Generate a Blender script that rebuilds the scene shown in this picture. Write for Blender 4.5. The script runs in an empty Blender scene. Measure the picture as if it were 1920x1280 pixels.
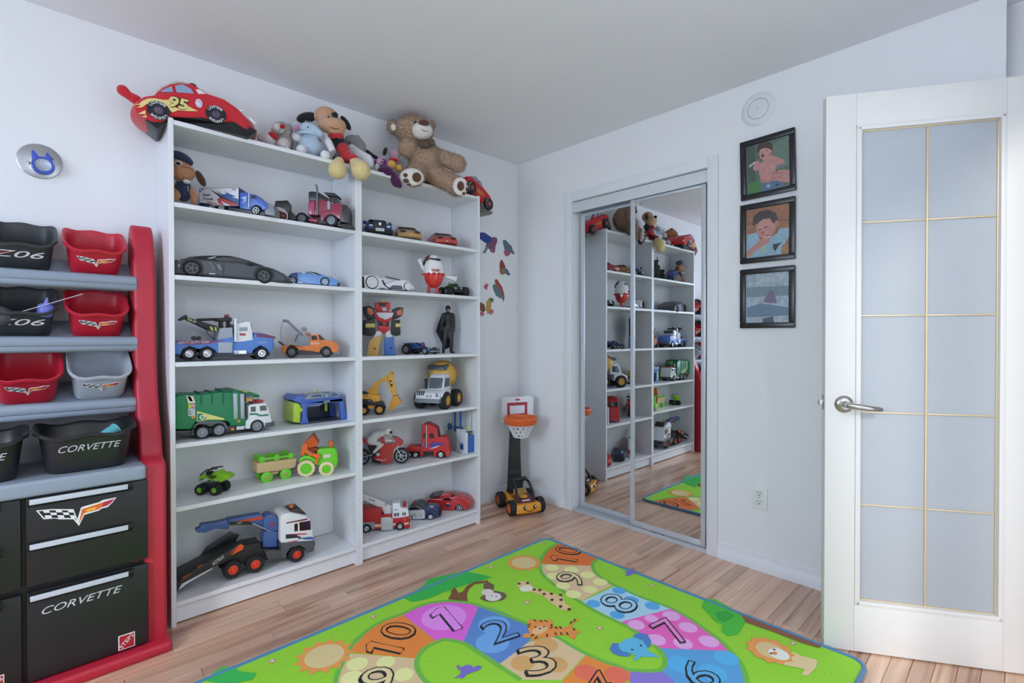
import bpy, bmesh, math, random
from mathutils import Vector, Matrix, noise
SC = bpy.context.scene
COL = SC.collection
PI = math.pi
random.seed(7)
def lin(c):
    c /= 255.0
    return c / 12.92 if c <= .04045 else ((c + .055) / 1.055) ** 2.4
def rgb(h):
    h = h.lstrip('#')
    return tuple(lin(int(h[i:i + 2], 16)) for i in (0, 2, 4))
# ---------------------------------------------------------------- camera, sky, lights, exposure
cam_data = bpy.data.cameras.new('camera'); cam = bpy.data.objects.new('camera', cam_data); COL.objects.link(cam)
cam_data.sensor_width = 36.0; cam_data.lens = 17.546; cam_data.clip_start = .02; cam_data.clip_end = 60
cam.location = (-2.5852, -2.6313, 1.1530)
yaw, pitch, roll = .80581, -.008492, -.000815
cam.rotation_euler = (Matrix.Rotation(yaw - PI / 2, 3, 'Z') @ Matrix.Rotation(PI / 2 + pitch, 3, 'X') @ Matrix.Rotation(roll, 3, 'Z')).to_euler()
SC.camera = cam
world = bpy.data.worlds.new('world'); SC.world = world; world.use_nodes = True
world.node_tree.nodes['Background'].inputs[0].default_value = (.72, .84, 1.0, 1)
world.node_tree.nodes['Background'].inputs[1].default_value = 2.6
def area(name, loc, aim, sx, sy, power, col):
    l = bpy.data.lights.new(name, 'AREA'); l.shape = 'RECTANGLE'; l.size = sx; l.size_y = sy; l.energy = power; l.color = col
    o = bpy.data.objects.new(name, l); COL.objects.link(o); o.location = loc
    o.rotation_euler = (Vector(aim) - Vector(loc)).to_track_quat('-Z', 'Z').to_euler()
    return o
area('daylight_left_window', (-4.76, -1.6, 1.55), (-3.8, -1.6, 1.45), 1.25, 1.15, 112, (.66, .80, 1.0))
area('daylight_near_window', (-1.2, -3.16, 1.18), (-1.2, -2.2, 1.1), 1.2, 2.1, 11, (.95, .97, 1.0))
ceiling_fill_light = bpy.data.lights.new('ceiling_fill', 'POINT'); ceiling_fill_light.energy = 28; ceiling_fill_light.color = (.93, .95, 1); ceiling_fill_light.shadow_soft_size = .12
ceiling_fill = bpy.data.objects.new('ceiling_fill', ceiling_fill_light); COL.objects.link(ceiling_fill); ceiling_fill.location = (-2.95, -2.55, 1.95)  # added fill light out of view to brighten the ceiling, no fixture here
sun_light = bpy.data.lights.new('sun', 'SUN'); sun_light.energy = 2.4; sun_light.angle = math.radians(9); sun_light.color = (1, .96, .9)
sun = bpy.data.objects.new('sun', sun_light); COL.objects.link(sun); sun.rotation_euler = Vector((1.5, 1.0, -.94)).to_track_quat('-Z', 'Y').to_euler()
SC.view_settings.view_transform = 'Standard'; SC.view_settings.look = 'None'
SC.view_settings.exposure = -.86; SC.view_settings.gamma = 1.0; SC.view_settings.use_curve_mapping = False
# ---------------------------------------------------------------- materials
MATS = {}
def M(h, rough=.5, metal=0, coat=0, bump=0, scale=300, vary=0, sheen=0, trans=0, spec=.5):
    key = (h, rough, metal, coat, bump, scale, vary, sheen, trans, spec)
    if key in MATS: return MATS[key]
    m = bpy.data.materials.new('surface_' + h.lstrip('#')); m.use_nodes = True; nt = m.node_tree; b = nt.nodes['Principled BSDF']
    b.inputs['Base Color'].default_value = (*rgb(h), 1); b.inputs['Roughness'].default_value = rough; b.inputs['Metallic'].default_value = metal
    b.inputs['Coat Weight'].default_value = coat; b.inputs['Sheen Weight'].default_value = sheen; b.inputs['Transmission Weight'].default_value = trans
    b.inputs['Specular IOR Level'].default_value = spec
    if bump or vary:
        tc = nt.nodes.new('ShaderNodeTexCoord'); n = nt.nodes.new('ShaderNodeTexNoise'); n.inputs['Scale'].default_value = scale; n.inputs['Detail'].default_value = 3
        nt.links.new(tc.outputs['Object'], n.inputs['Vector'])
        if bump:
            bp = nt.nodes.new('ShaderNodeBump'); bp.inputs['Strength'].default_value = bump; bp.inputs['Distance'].default_value = .002
            nt.links.new(n.outputs['Fac'], bp.inputs['Height']); nt.links.new(bp.outputs['Normal'], b.inputs['Normal'])
        if vary:
            hs = nt.nodes.new('ShaderNodeHueSaturation'); hs.inputs['Color'].default_value = (*rgb(h), 1)
            mr = nt.nodes.new('ShaderNodeMapRange'); mr.inputs[1].default_value = .3; mr.inputs[2].default_value = .7; mr.inputs[3].default_value = 1 - vary; mr.inputs[4].default_value = 1 + vary
            nt.links.new(n.outputs['Fac'], mr.inputs[0]); nt.links.new(mr.outputs[0], hs.inputs['Value']); nt.links.new(hs.outputs[0], b.inputs['Base Color'])
    MATS[key] = m
    return m
def plastic(h, r=.35): return M(h, r)
def cloth(h, v=.12, s=160): return M(h, .95, 0, 0, .5, s, v, .3)
def paint(h): return M(h, .3, 0, .6)
BLK = plastic('#17181b', .45); TYRE = M('#1c1c1e', .75, bump=.2); DGREY = plastic('#3a3d42'); GREY = plastic('#8d939b'); WHITE = plastic('#e9e9ea')
CHROME = M('#c9ccd0', .2, 1); GLASSD = M('#14171c', .08, 0, .5); RED = plastic('#c01f25'); YEL = plastic('#e3a83a')
# ---------------------------------------------------------------- mesh builder
def interp(tb, x):
    if x <= tb[0][0]: return tb[0][1]
    for (a, b), (c, d) in zip(tb, tb[1:]):
        if x <= c: return b + (d - b) * (x - a) / (c - a)
    return tb[-1][1]
class G:
    def __init__(s): s.V = []; s.F = []; s.smooth = 40
    def add(s, vs, fs, mx=None):
        k = len(s.V); s.V += [tuple(mx @ Vector(v)) if mx else tuple(v) for v in vs]; s.F += [tuple(i + k for i in f) for f in fs]; return s
    def bmadd(s, bm, bev=0, seg=2, mx=None, ang=28):
        bmesh.ops.recalc_face_normals(bm, faces=bm.faces)
        if bev > 0:
            es = [e for e in bm.edges if len(e.link_faces) == 2 and e.calc_face_angle(0) > math.radians(ang)]
            if es: bmesh.ops.bevel(bm, geom=es, offset=bev, segments=seg, affect='EDGES', clamp_overlap=True, profile=.6)
        bm.verts.index_update()
        s.add([v.co[:] for v in bm.verts], [[v.index for v in f.verts] for f in bm.faces], mx); bm.free(); return s
    def box(s, c, d, bev=0, seg=2, rot=None):
        bm = bmesh.new(); bmesh.ops.create_cube(bm, size=1)
        for v in bm.verts: v.co = Vector((v.co.x * d[0], v.co.y * d[1], v.co.z * d[2]))
        mx = Matrix.Translation(c)
        if rot: mx = mx @ Matrix.Rotation(rot[0], 4, 'X') @ Matrix.Rotation(rot[1], 4, 'Y') @ Matrix.Rotation(rot[2], 4, 'Z')
        return s.bmadd(bm, bev, seg, mx)
    def ext(s, pts, y0, y1, bev=0, seg=2, tw=None, nose=0, tail=0, ny=1, ax='y', mx=None, ang=28, tx=None):
        bm = bmesh.new(); n = len(pts); rings = []
        us = [p[0] for p in pts]; u0, u1 = min(us), max(us); um = (u0 + u1) / 2; ym = (y0 + y1) / 2
        for k in range(ny + 1):
            y = y0 + (y1 - y0) * k / ny; t = abs(2 * k / ny - 1); r = []
            for (u, z) in pts:
                f = (u - um) / max(1e-9, (u1 - um)); uu = u
                if f > 0: uu -= nose * t * t * f
                else: uu -= tail * t * t * f
                yy = y
                if tw: yy = ym + (yy - ym) * interp(tw, z)
                if tx: yy = ym + (yy - ym) * interp(tx, u)
                r.append(bm.verts.new((uu, yy, z) if ax == 'y' else (yy, u, z) if ax == 'x' else (u, z, y)))
                if ax == 'z': r[-1].co = (uu, z, y)
            rings.append(r)
        bm.faces.new(rings[0]); bm.faces.new(list(reversed(rings[-1])))
        for a, b in zip(rings, rings[1:]):
            for i in range(n): bm.faces.new((a[i], b[i], b[(i + 1) % n], a[(i + 1) % n]))
        return s.bmadd(bm, bev, seg, mx, ang)
    def cyl(s, p0, p1, r0, r1=None, n=16, cap=True):
        p0 = Vector(p0); p1 = Vector(p1); r1 = r0 if r1 is None else r1; d = (p1 - p0).normalized(); q = d.to_track_quat('Z', 'Y'); vs = []
        for p, r in ((p0, r0), (p1, r1)):
            for i in range(n): vs.append(p + q @ Vector((r * math.cos(2 * PI * i / n), r * math.sin(2 * PI * i / n), 0)))
        fs = [(i, (i + 1) % n, n + (i + 1) % n, n + i) for i in range(n)]
        if cap: fs += [tuple(reversed(range(n))), tuple(range(n, 2 * n))]
        return s.add(vs, fs)
    def lathe(s, prof, n=24, mx=None, knob=None):
        vs = []; m = len(prof)
        for i in range(n):
            a = 2 * PI * i / n
            for j, (r, h) in enumerate(prof):
                if knob and j in knob and i % 2: r *= .92
                vs.append((r * math.cos(a), r * math.sin(a), h))
        fs = [(i * m + j, ((i + 1) % n) * m + j, ((i + 1) % n) * m + j + 1, i * m + j + 1) for i in range(n) for j in range(m - 1)]
        bm = bmesh.new(); b = [bm.verts.new(v) for v in vs]
        for f in fs:
            try: bm.faces.new([b[i] for i in f])
            except ValueError: pass
        bmesh.ops.remove_doubles(bm, verts=bm.verts, dist=1e-6)
        return s.bmadd(bm, 0, 1, mx)
    def sph(s, c, r, rot=None, n=16, k=10):
        r = (r, r, r) if not hasattr(r, '__len__') else r; mx = Matrix.Translation(c)
        if rot: mx = mx @ Matrix.Rotation(rot[0], 4, 'X') @ Matrix.Rotation(rot[1], 4, 'Y') @ Matrix.Rotation(rot[2], 4, 'Z')
        bm = bmesh.new(); bmesh.ops.create_uvsphere(bm, u_segments=n, v_segments=k, radius=1)
        for v in bm.verts: v.co = Vector((v.co.x * r[0], v.co.y * r[1], v.co.z * r[2]))
        return s.bmadd(bm, 0, 1, mx)
    def tube(s, pts, r, n=8, rr=None):
        pts = [Vector(p) for p in pts]; vs = []; fs = []
        for i, p in enumerate(pts):
            d = (pts[min(i + 1, len(pts) - 1)] - pts[max(i - 1, 0)]).normalized(); q = d.to_track_quat('Z', 'Y'); ra = rr[i] if rr else r
            for j in range(n): vs.append(p + q @ Vector((ra * math.cos(2 * PI * j / n), ra * math.sin(2 * PI * j / n), 0)))
        for i in range(len(pts) - 1):
            best = min(range(n), key=lambda o: (vs[i * n] - vs[(i + 1) * n + o]).length)
            for j in range(n): fs.append((i * n + j, i * n + (j + 1) % n, (i + 1) * n + (j + 1 + best) % n, (i + 1) * n + (j + best) % n))
        fs += [tuple(range(n)), tuple(range((len(pts) - 1) * n, len(pts) * n))]
        return s.add(vs, fs)
    def mesh(s, name, mat):
        me = bpy.data.meshes.new(name); bm = bmesh.new(); b = [bm.verts.new(v) for v in s.V]
        for f in s.F:
            try: bm.faces.new([b[i] for i in f])
            except ValueError: pass
        bmesh.ops.recalc_face_normals(bm, faces=bm.faces)
        for f in bm.faces: f.smooth = True
        for e in bm.edges:
            if len(e.link_faces) == 2 and e.calc_face_angle(0) > math.radians(s.smooth): e.smooth = False
        bm.to_mesh(me); bm.free(); me.materials.append(mat); return me
def link(name, me, parent=None, loc=(0, 0, 0), rot=(0, 0, 0)):
    o = bpy.data.objects.new(name, me); COL.objects.link(o); o.location = loc; o.rotation_euler = rot
    if parent: o.parent = parent
    return o
def tag(o, label=None, cat=None, group=None, kind=None):
    if label: o['label'] = label
    if cat: o['category'] = cat
    if group: o['group'] = group
    if kind: o['kind'] = kind
    return o
def part(root, name, mat, g, label=None, kind=None):
    o = link(name, g.mesh(name, mat), root)
    return tag(o, label, None, None, kind)
def thing(name, label, cat, loc=((0, 0, 0), 0), group=None):
    o = bpy.data.objects.new(name, None); COL.objects.link(o); o.empty_display_size = .05
    o.location = loc[0]
    if hasattr(loc[1], '__len__'): o.rotation_euler = loc[1]
    else: o.rotation_euler = (0, 0, loc[1])
    return tag(o, label, cat, group)
def struct(name, mat, g, parent=None):
    o = link(name, g.mesh(name, mat), parent)
    if not parent: o['kind'] = 'structure'
    return o
def bx(*a, **k): return G().box(*a, **k)
def ex(*a, **k): return G().ext(*a, **k)
def cy(*a, **k): return G().cyl(*a, **k)
def sp(*a, **k): return G().sph(*a, **k)
def flat(pts, y, t=.0006): return G().ext(pts, y - t, y)           # thin print facing -y
def text(root, name, mat, s, mx, size, width=None, shear=0, kind='stuff', ex=.0003, outline=0):
    cu = bpy.data.curves.new('t', 'FONT'); cu.body = s; cu.size = size; cu.align_x = 'CENTER'; cu.align_y = 'CENTER'; cu.shear = shear; cu.extrude = ex; cu.resolution_u = 3
    if outline: cu.fill_mode = 'NONE'; cu.bevel_depth = outline; cu.bevel_resolution = 0; cu.extrude = 0
    o = bpy.data.objects.new('t', cu); me = bpy.data.meshes.new_from_object(o)
    xs = [v.co.x for v in me.vertices]; w = max(xs) - min(xs) if xs else 1; sx = width / w if width else 1
    if outline:
        for v in me.vertices: v.co.z *= .12
    me.transform(mx @ Matrix.Diagonal((sx, 1, 1, 1))); me.materials.clear(); me.materials.append(mat); me.name = name
    bpy.data.objects.remove(o); bpy.data.curves.remove(cu)
    return tag(link(name, me, root), kind=kind)
def side(u, y, z, tilt=0): return Matrix.Translation((u, y, z)) @ Matrix.Rotation(PI / 2, 4, 'X') @ Matrix.Rotation(tilt, 4, 'Z')
WC = {}
def wheel(root, u, z, r, y, w, tm=None, hm=None, hr=.6, sp=0, knob=False, far=False, hub=True):
    tm = tm or TYRE; hm = hm or GREY; key = (round(r, 4), round(w, 4), tm.name, hm.name, hr, sp, knob)
    if key not in WC:
        mx = Matrix.Rotation(PI / 2, 4, 'X'); h = w / 2; q = hr * r
        t = G().lathe([(0, h * .5), (q, h * .55), (q, h), (.88 * r, h), (r, .7 * h), (r, -.7 * h), (.88 * r, -h), (q, -h), (q, -h * .55), (0, -h * .5)], 28, mx, knob=(4, 5) if knob else None)
        hb = G(); f = h * .93
        if sp:
            hb.lathe([(.97 * q, f * .7), (.99 * q, f), (.84 * q, f), (.8 * q, f * .6)], 24, mx); hb.lathe([(.24 * q, f * .5), (.22 * q, f * .98), (0, f)], 12, mx)
            for i in range(sp): hb.box((math.cos(2 * PI * i / sp) * q * .52, -f * .8, math.sin(2 * PI * i / sp) * q * .52), (q * .7, f * .24, q * .17), 0, 1, (0, -2 * PI * i / sp, 0))
        else: hb.lathe([(.98 * q, f * .7), (.98 * q, f), (.82 * q, f), (.74 * q, f * .6), (.4 * q, f * .7), (.34 * q, f * 1.02), (.14 * q, f * 1.05), (0, f * .98)], 20, mx)
        WC[key] = (t.mesh('wheel', tm), hb.mesh('hub', hm))
    a, b = WC[key]
    o = link('wheel', a, root, (u, y, z), (0, 0, PI if far else 0))
    if hub: link('hub', b, o)
    return o
def wheels(root, lst, yn, w, far=True, **k):
    for (u, z, r) in lst:
        wheel(root, u, z, r, yn + w / 2, w, **k)
        if far: wheel(root, u, z, r, -yn - w / 2, w, far=True, **k)
def blob(root, name, mat, shapes, vox=.006, sm=6, label=None):
    g = G()
    for q in shapes:
        if q[0] == 's': g.sph(q[1], q[2], q[3] if len(q) > 3 else None)
        else:
            for (p, r), (p2, r2) in zip(q[1], q[1][1:]):
                L = (Vector(p2) - Vector(p)).length; n = max(2, int(L / (min(r, r2) * .5)))
                for i in range(n + 1):
                    t = i / n; g.sph(Vector(p).lerp(Vector(p2), t), r + (r2 - r) * t, n=10, k=7)
    me = g.mesh(name, mat); o = link(name, me, root)
    m = o.modifiers.new('r', 'REMESH'); m.mode = 'VOXEL'; m.voxel_size = vox; m2 = o.modifiers.new('s', 'SMOOTH'); m2.iterations = sm; m2.factor = .5
    bpy.context.view_layer.update(); dg = bpy.context.evaluated_depsgraph_get(); new = bpy.data.meshes.new_from_object(o.evaluated_get(dg))
    o.modifiers.clear(); o.data = new; bpy.data.meshes.remove(me); new.name = name
    for p in new.polygons: p.use_smooth = True
    return tag(o, label)
def fur(root, src, mat, n, L, r=.0009, name='fur'):
    me = src.data; ps = list(me.polygons); ar = [p.area for p in ps]; g = G(); vs = []; fs = []
    for p in random.choices(ps, ar, k=n):
        c = [me.vertices[i].co for i in p.vertices]; w = [random.random() for _ in c]; t = sum(w); q = sum((a * (b / t) for a, b in zip(c, w)), Vector())
        d = (p.normal + Vector((random.gauss(0, .5), random.gauss(0, .5), random.gauss(0, .5) - .25))).normalized(); s = d.orthogonal().normalized() * r; k = len(vs)
        vs += [q - s, q + s, q + d * L * random.uniform(.6, 1.2)]; fs.append((k, k + 1, k + 2))
    m = bpy.data.meshes.new(name); m.from_pydata(vs, [], fs); m.materials.append(mat)
    return tag(link(name, m, root), kind='stuff')
# ---------------------------------------------------------------- room shell
WALL = M('#ebecef', .7, bump=.06, scale=500); CEIL = M('#efeef3', .8, bump=.05, scale=400); TRIM = M('#e9ecf1', .4)
def wood():
    m = bpy.data.materials.new('oak_planks'); m.use_nodes = True; nt = m.node_tree; b = nt.nodes['Principled BSDF']; L = nt.links.new; N = nt.nodes.new
    tc = N('ShaderNodeTexCoord'); oi = N('ShaderNodeObjectInfo'); cm = N('ShaderNodeVectorMath'); cm.operation = 'MULTIPLY_ADD'
    cm.inputs[1].default_value = (.8, 15, 8); mu = N('ShaderNodeVectorMath'); mu.operation = 'SCALE'; mu.inputs[0].default_value = (37, 53, 11)
    L(oi.outputs['Random'], mu.inputs['Scale']); L(tc.outputs['Object'], cm.inputs[0]); L(mu.outputs[0], cm.inputs[2])
    n = N('ShaderNodeTexNoise'); n.inputs['Scale'].default_value = 1.5; n.inputs['Detail'].default_value = 6; n.inputs['Distortion'].default_value = .7; L(cm.outputs[0], n.inputs['Vector'])
    fine = N('ShaderNodeTexNoise'); fine.inputs['Scale'].default_value = 9; fine.inputs['Detail'].default_value = 4; L(cm.outputs[0], fine.inputs['Vector'])
    cr = N('ShaderNodeValToRGB'); e = cr.color_ramp.elements; e[0].position = .24; e[0].color = (*rgb('#86594a'), 1); e[1].position = .72; e[1].color = (*rgb('#f6d6bc'), 1)
    for p, c in ((.33, '#c08f76'), (.43, '#dcb095'), (.6, '#e8c1a4')): x = cr.color_ramp.elements.new(p); x.color = (*rgb(c), 1)
    L(n.outputs['Fac'], cr.inputs[0])
    hs = N('ShaderNodeHueSaturation'); mr = N('ShaderNodeMapRange'); mr.inputs[3].default_value = .8; mr.inputs[4].default_value = 1.14; wn = N('ShaderNodeTexWhiteNoise'); wn.noise_dimensions = '1D'
    L(oi.outputs['Random'], wn.inputs['W']); L(wn.outputs['Value'], mr.inputs[0]); L(mr.outputs[0], hs.inputs['Value']); L(cr.outputs[0], hs.inputs['Color'])
    mx = N('ShaderNodeMix'); mx.data_type = 'RGBA'; mx.blend_type = 'MULTIPLY'; mx.inputs[0].default_value = .2; L(hs.outputs[0], mx.inputs[6]); L(fine.outputs['Fac'], mx.inputs[7])
    L(mx.outputs[2], b.inputs['Base Color']); b.inputs['Roughness'].default_value = .28; b.inputs['Coat Weight'].default_value = .25; b.inputs['Coat Roughness'].default_value = .12
    bp = N('ShaderNodeBump'); bp.inputs['Strength'].default_value = .06; bp.inputs['Distance'].default_value = .001; L(fine.outputs['Fac'], bp.inputs['Height']); L(bp.outputs[0], b.inputs['Normal'])
    return m
OAK = wood(); SEAM = M('#4a362c', .7)
H = 2.42; XL = -4.6; YN = -3.0
floor = struct('floor', SEAM, bx(((XL + .2) / 2, YN / 2 - .05, -.031), (-XL + .4, -YN + .3, .04)))
PLW = .0572; pm = {}; rest = G(); rnd = random.Random(11); lens = [.4, .55, .7, .85, 1.0, 1.2]
for row in range(53):
    yc = -PLW * (row + .5); x = .13 - rnd.random() * .5
    if yc > -.02: pass
    x = .13
    first = True
    while x > XL:
        L_ = rnd.choice(lens)
        if first: L_ = rnd.choice(lens[:4]); first = False
        c = x - L_ / 2; x0 = x - L_; x -= L_
        hidden = (x0 > -2.5 and x < -.55 and yc < -.79 and yc > -2.2) or (yc > -.22 and x0 > -2.19 and c < -.62) or x0 < -2.95 and c < -2.75
        d = (L_ - .0014, PLW - .0013, .011)
        if hidden: rest.box((c, yc, -.0055), d); continue
        if L_ not in pm: pm[L_] = bx((0, 0, 0), d, .0007, 1).mesh('plank', OAK)
        link('plank', pm[L_], floor, (c, yc, -.0055))
struct('plank_field', OAK, rest, floor)['kind'] = 'stuff'
struct('ceiling', CEIL, bx(((XL + .2) / 2, YN / 2, H + .05), (-XL + .5, -YN + .3, .1)))
struct('wall_left', WALL, bx(((XL + .2) / 2, .05, H / 2), (-XL + .5, .1, H)))
g = bx((.05, -.2592 + .05, H / 2), (.1, .6184, H)); g = G().box((.05, -.2093, H / 2), (.1, .6186, H)).box((.05, -.979, (H + 2.048) / 2), (.1, .9214, H - 2.048)).box((.05, -2.0, H / 2), (.1, 1.1206, H)); struct('wall_right', WALL, g)
struct('wall_recess', WALL, bx((.17, -2.8, H / 2), (.1, .7, H))); struct('wall_jamb', WALL, bx((-.0, -2.745, H / 2), (.24, .06, H)))
struct('wall_closet', M('#c9ccd2', .8), G().box((.5, -.979, H / 2), (.02, .95, H)).box((.3, -.50, H / 2), (.38, .02, H)).box((.3, -1.46, H / 2), (.38, .02, H)))
g = G()                                                            # far left wall with its window opening
g.box((XL - .05, -.4, H / 2), (.1, 1.16, H)).box((XL - .05, -2.66, H / 2), (.1, .88, H)).box((XL - .05, -1.6, .475), (.1, 1.24, .95)).box((XL - .05, -1.6, 2.285), (.1, 1.24, .27)); struct('wall_far', WALL, g)
g = G(); g.box((-3.305, YN - .05, H / 2), (2.99, .1, H)).box((-.2, YN - .05, H / 2), (.8, .1, H)).box((-1.205, YN - .05, .03), (1.21, .1, .06)).box((-1.205, YN - .05, 2.36), (1.21, .1, .12)); struct('wall_near', WALL, g)
def window(name, w, h, loc, rz, slats):
    t = bpy.data.objects.new(name, None); COL.objects.link(t); t.location = loc; t.rotation_euler = (0, 0, rz); t['kind'] = 'structure'
    for k, (c, d) in enumerate((((0, 0, h / 2), (w, .06, .06)), ((0, 0, -h / 2), (w, .06, .06)), ((w / 2, 0, 0), (.06, .06, h)), ((-w / 2, 0, 0), (.06, .06, h)), ((0, 0, 0), (.05, .05, h)))): part(t, 'window_frame', TRIM, bx(c, d, .006))
    if slats:
        me = bx((0, .05, 0), (w - .08, .05, .0016), rot=(.35, 0, 0)).mesh('blind_slat', M('#f0f0f0', .4))
        for i in range(slats): link('blind_slat', me, t, (0, 0, -h / 2 + .07 + i * (h - .12) / slats))
window('window_1', 1.24, 1.2, (XL - .05, -1.6, 1.55), PI / 2, 14); window('window_2', 1.21, 2.24, (-1.205, YN - .05, 1.18), 0, 0)
# skirting boards: a plain board under a stepped moulding
BP = [(0, 0), (.012, 0), (.012, .052), (.0095, .055), (.0095, .062), (.007, .064), (.007, .071), (.0045, .073), (.0045, .082), (0, .086)]
struct('baseboard_left', TRIM, ex([(-a, b) for a, b in BP], -.598, .0, ax='x'))
struct('baseboard_right', TRIM, G().ext([(-a, b) for a, b in BP], -.462, -.0)); struct('baseboard_door', TRIM, G().ext([(-a, b) for a, b in BP], -2.558, -1.497))
# closet: casing, jambs, fascia, tracks, two sliding mirror doors
CAS = M('#e6e9ee', .4); ALU = M('#cdd3da', .3, .35); struct('trim_1', CAS, bx((-.006, -.490, 1.052), (.012, .057, 2.104), .003)); struct('trim_2', CAS, bx((-.006, -1.468, 1.052), (.012, .057, 2.104), .003)); struct('trim_3', CAS, bx((-.006, -.979, 2.078), (.012, .9214, .057), .003))
FAS = M('#d3d9de', .35); struct('trim_4', FAS, bx((.004, -.979, 2.009), (.006, .917, .066), .001)); struct('trim_5', ALU, bx((.05, -.979, 2.036), (.08, .92, .02)))
tr = struct('closet_track', ALU, bx((.04, -.979, .004), (.09, .92, .008), .001))
for k, xx in enumerate((.0, .021, .047, .083)): struct('track_rib', ALU, bx((xx, -.979, .014), (.004, .918, .016)), tr)
for yy in (-1.115, -1.17): struct('track_stop', DGREY, bx((.012, yy, .013), (.012, .02, .012), .002), tr)
MIR = M('#e4e8ea', .0, 1.0)
def mirror_door(name, y0, y1, x, zt):
    t = bpy.data.objects.new(name, None); COL.objects.link(t); t.location = (x, 0, 0); t['kind'] = 'structure'; z0 = .022
    part(t, 'frame_stile', ALU, bx((0, y0 - .013, (z0 + zt) / 2), (.02, .026, zt - z0), .003)); part(t, 'frame_stile', ALU, bx((0, y1 + .013, (z0 + zt) / 2), (.02, .026, zt - z0), .003))
    part(t, 'frame_rail', ALU, bx((0, (y0 + y1) / 2, z0 + .016), (.019, y0 - y1 - .052, .032), .003)); part(t, 'frame_rail', ALU, bx((0, (y0 + y1) / 2, zt - .008), (.019, y0 - y1 - .052, .016), .003))
    part(t, 'mirror', MIR, bx((0, (y0 + y1) / 2, (z0 + zt) / 2 + .008), (.006, y0 - y1 - .05, zt - z0 - .045)))
mirror_door('door_2', -.957, -1.4235, .018, 1.972); mirror_door('door_3', -.546, -1.01, .062, 1.972)
# glazed hall door standing open
t = bpy.data.objects.new('door_1', None); COL.objects.link(t); t.location = (-.478, -2.104, 0); t.rotation_euler = (0, 0, math.atan2(-.851, .526)); t['kind'] = 'structure'
DP = M('#dfddda', .42); DW = .645; part(t, 'stile', DP, bx((.049, .0175, 1.02), (.098, .035, 2.03), .002)); part(t, 'stile', DP, bx((DW - .049, .0175, 1.02), (.098, .035, 2.03), .002))
part(t, 'rail', DP, bx((DW / 2, .0175, 1.976), (DW - .196, .035, .118), .002)); part(t, 'rail', DP, bx((DW / 2, .0175, .0905), (DW - .196, .035, .171), .002))
for c, d in (((.1065, .006, 1.045), (.017, .02, 1.738)), ((DW - .1065, .006, 1.045), (.017, .02, 1.738))): part(t, 'glazing_bead', DP, bx(c, d, .004))
for z in (.184, 1.909): part(t, 'glazing_bead', DP, bx((DW / 2, .006, z), (DW - .2, .02, .016), .004))
GOLD = M('#dcc6a0', .35, .3); U0, U1, UM = .1155, .5295, .3225; zs = [.193, .541, .879, 1.23, 1.569, 1.9]
def frosted():
    m = bpy.data.materials.new('frosted_glass'); m.use_nodes = True; nt = m.node_tree; b = nt.nodes['Principled BSDF']; b.inputs['Base Color'].default_value = (*rgb('#d3d9e0'), 1); b.inputs['Roughness'].default_value = .38; b.inputs['Transmission Weight'].default_value = .45
    tc = nt.nodes.new('ShaderNodeTexCoord'); n = nt.nodes.new('ShaderNodeTexVoronoi'); n.inputs['Scale'].default_value = 140; bp = nt.nodes.new('ShaderNodeBump'); bp.inputs['Strength'].default_value = .35; bp.inputs['Distance'].default_value = .002
    nt.links.new(tc.outputs['Object'], n.inputs['Vector']); nt.links.new(n.outputs['Distance'], bp.inputs['Height']); nt.links.new(bp.outputs[0], b.inputs['Normal']); return m
FRO = frosted()
for a, b in zip(zs, zs[1:]):
    for p, q in ((U0, UM), (UM, U1)): part(t, 'pane', FRO, bx(((p + q) / 2, .017, (a + b) / 2), (q - p - .002, .005, b - a - .002)))
part(t, 'muntin', GOLD, bx((UM, .0125, 1.046), (.006, .006, 1.706), .0015))
for z in zs[1:-1]:
    for p, q in ((U0, UM), (UM, U1)): part(t, 'muntin', GOLD, bx(((p + q) / 2, .0125, z), (q - p - .007, .006, .005), .0015))
for u in (U0, U1): part(t, 'muntin', GOLD, bx((u, .0125, 1.046), (.005, .006, 1.706), .0015))
for z in (zs[0], zs[-1]): part(t, 'muntin', GOLD, bx((UM, .0125, z), (.408, .006, .005), .0015))
NI = M('#b4b0ab', .22, 1); ro = part(t, 'rosette', NI, G().lathe([(0, .012), (.018, .012), (.029, .006), (.032, 0), (0, 0)], 28, Matrix.Translation((.062, 0, .907)) @ Matrix.Rotation(PI / 2, 4, 'X')))
lv = part(t, 'lever', NI, G().tube([(.062, -.008, .908), (.062, -.03, .908), (.066, -.045, .907), (.082, -.051, .905), (.12, -.050, .901), (.158, -.046, .897), (.166, -.040, .896)], .009, 12, [.012, .012, .0125, .011, .0095, .0085, .006]))
part(t, 'latch_bolt', NI, bx((-.008, .017, .911), (.02, .012, .02), .003)); part(t, 'latch_plate', NI, bx((-.0012, .017, .911), (.003, .024, .055), .001))
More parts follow.
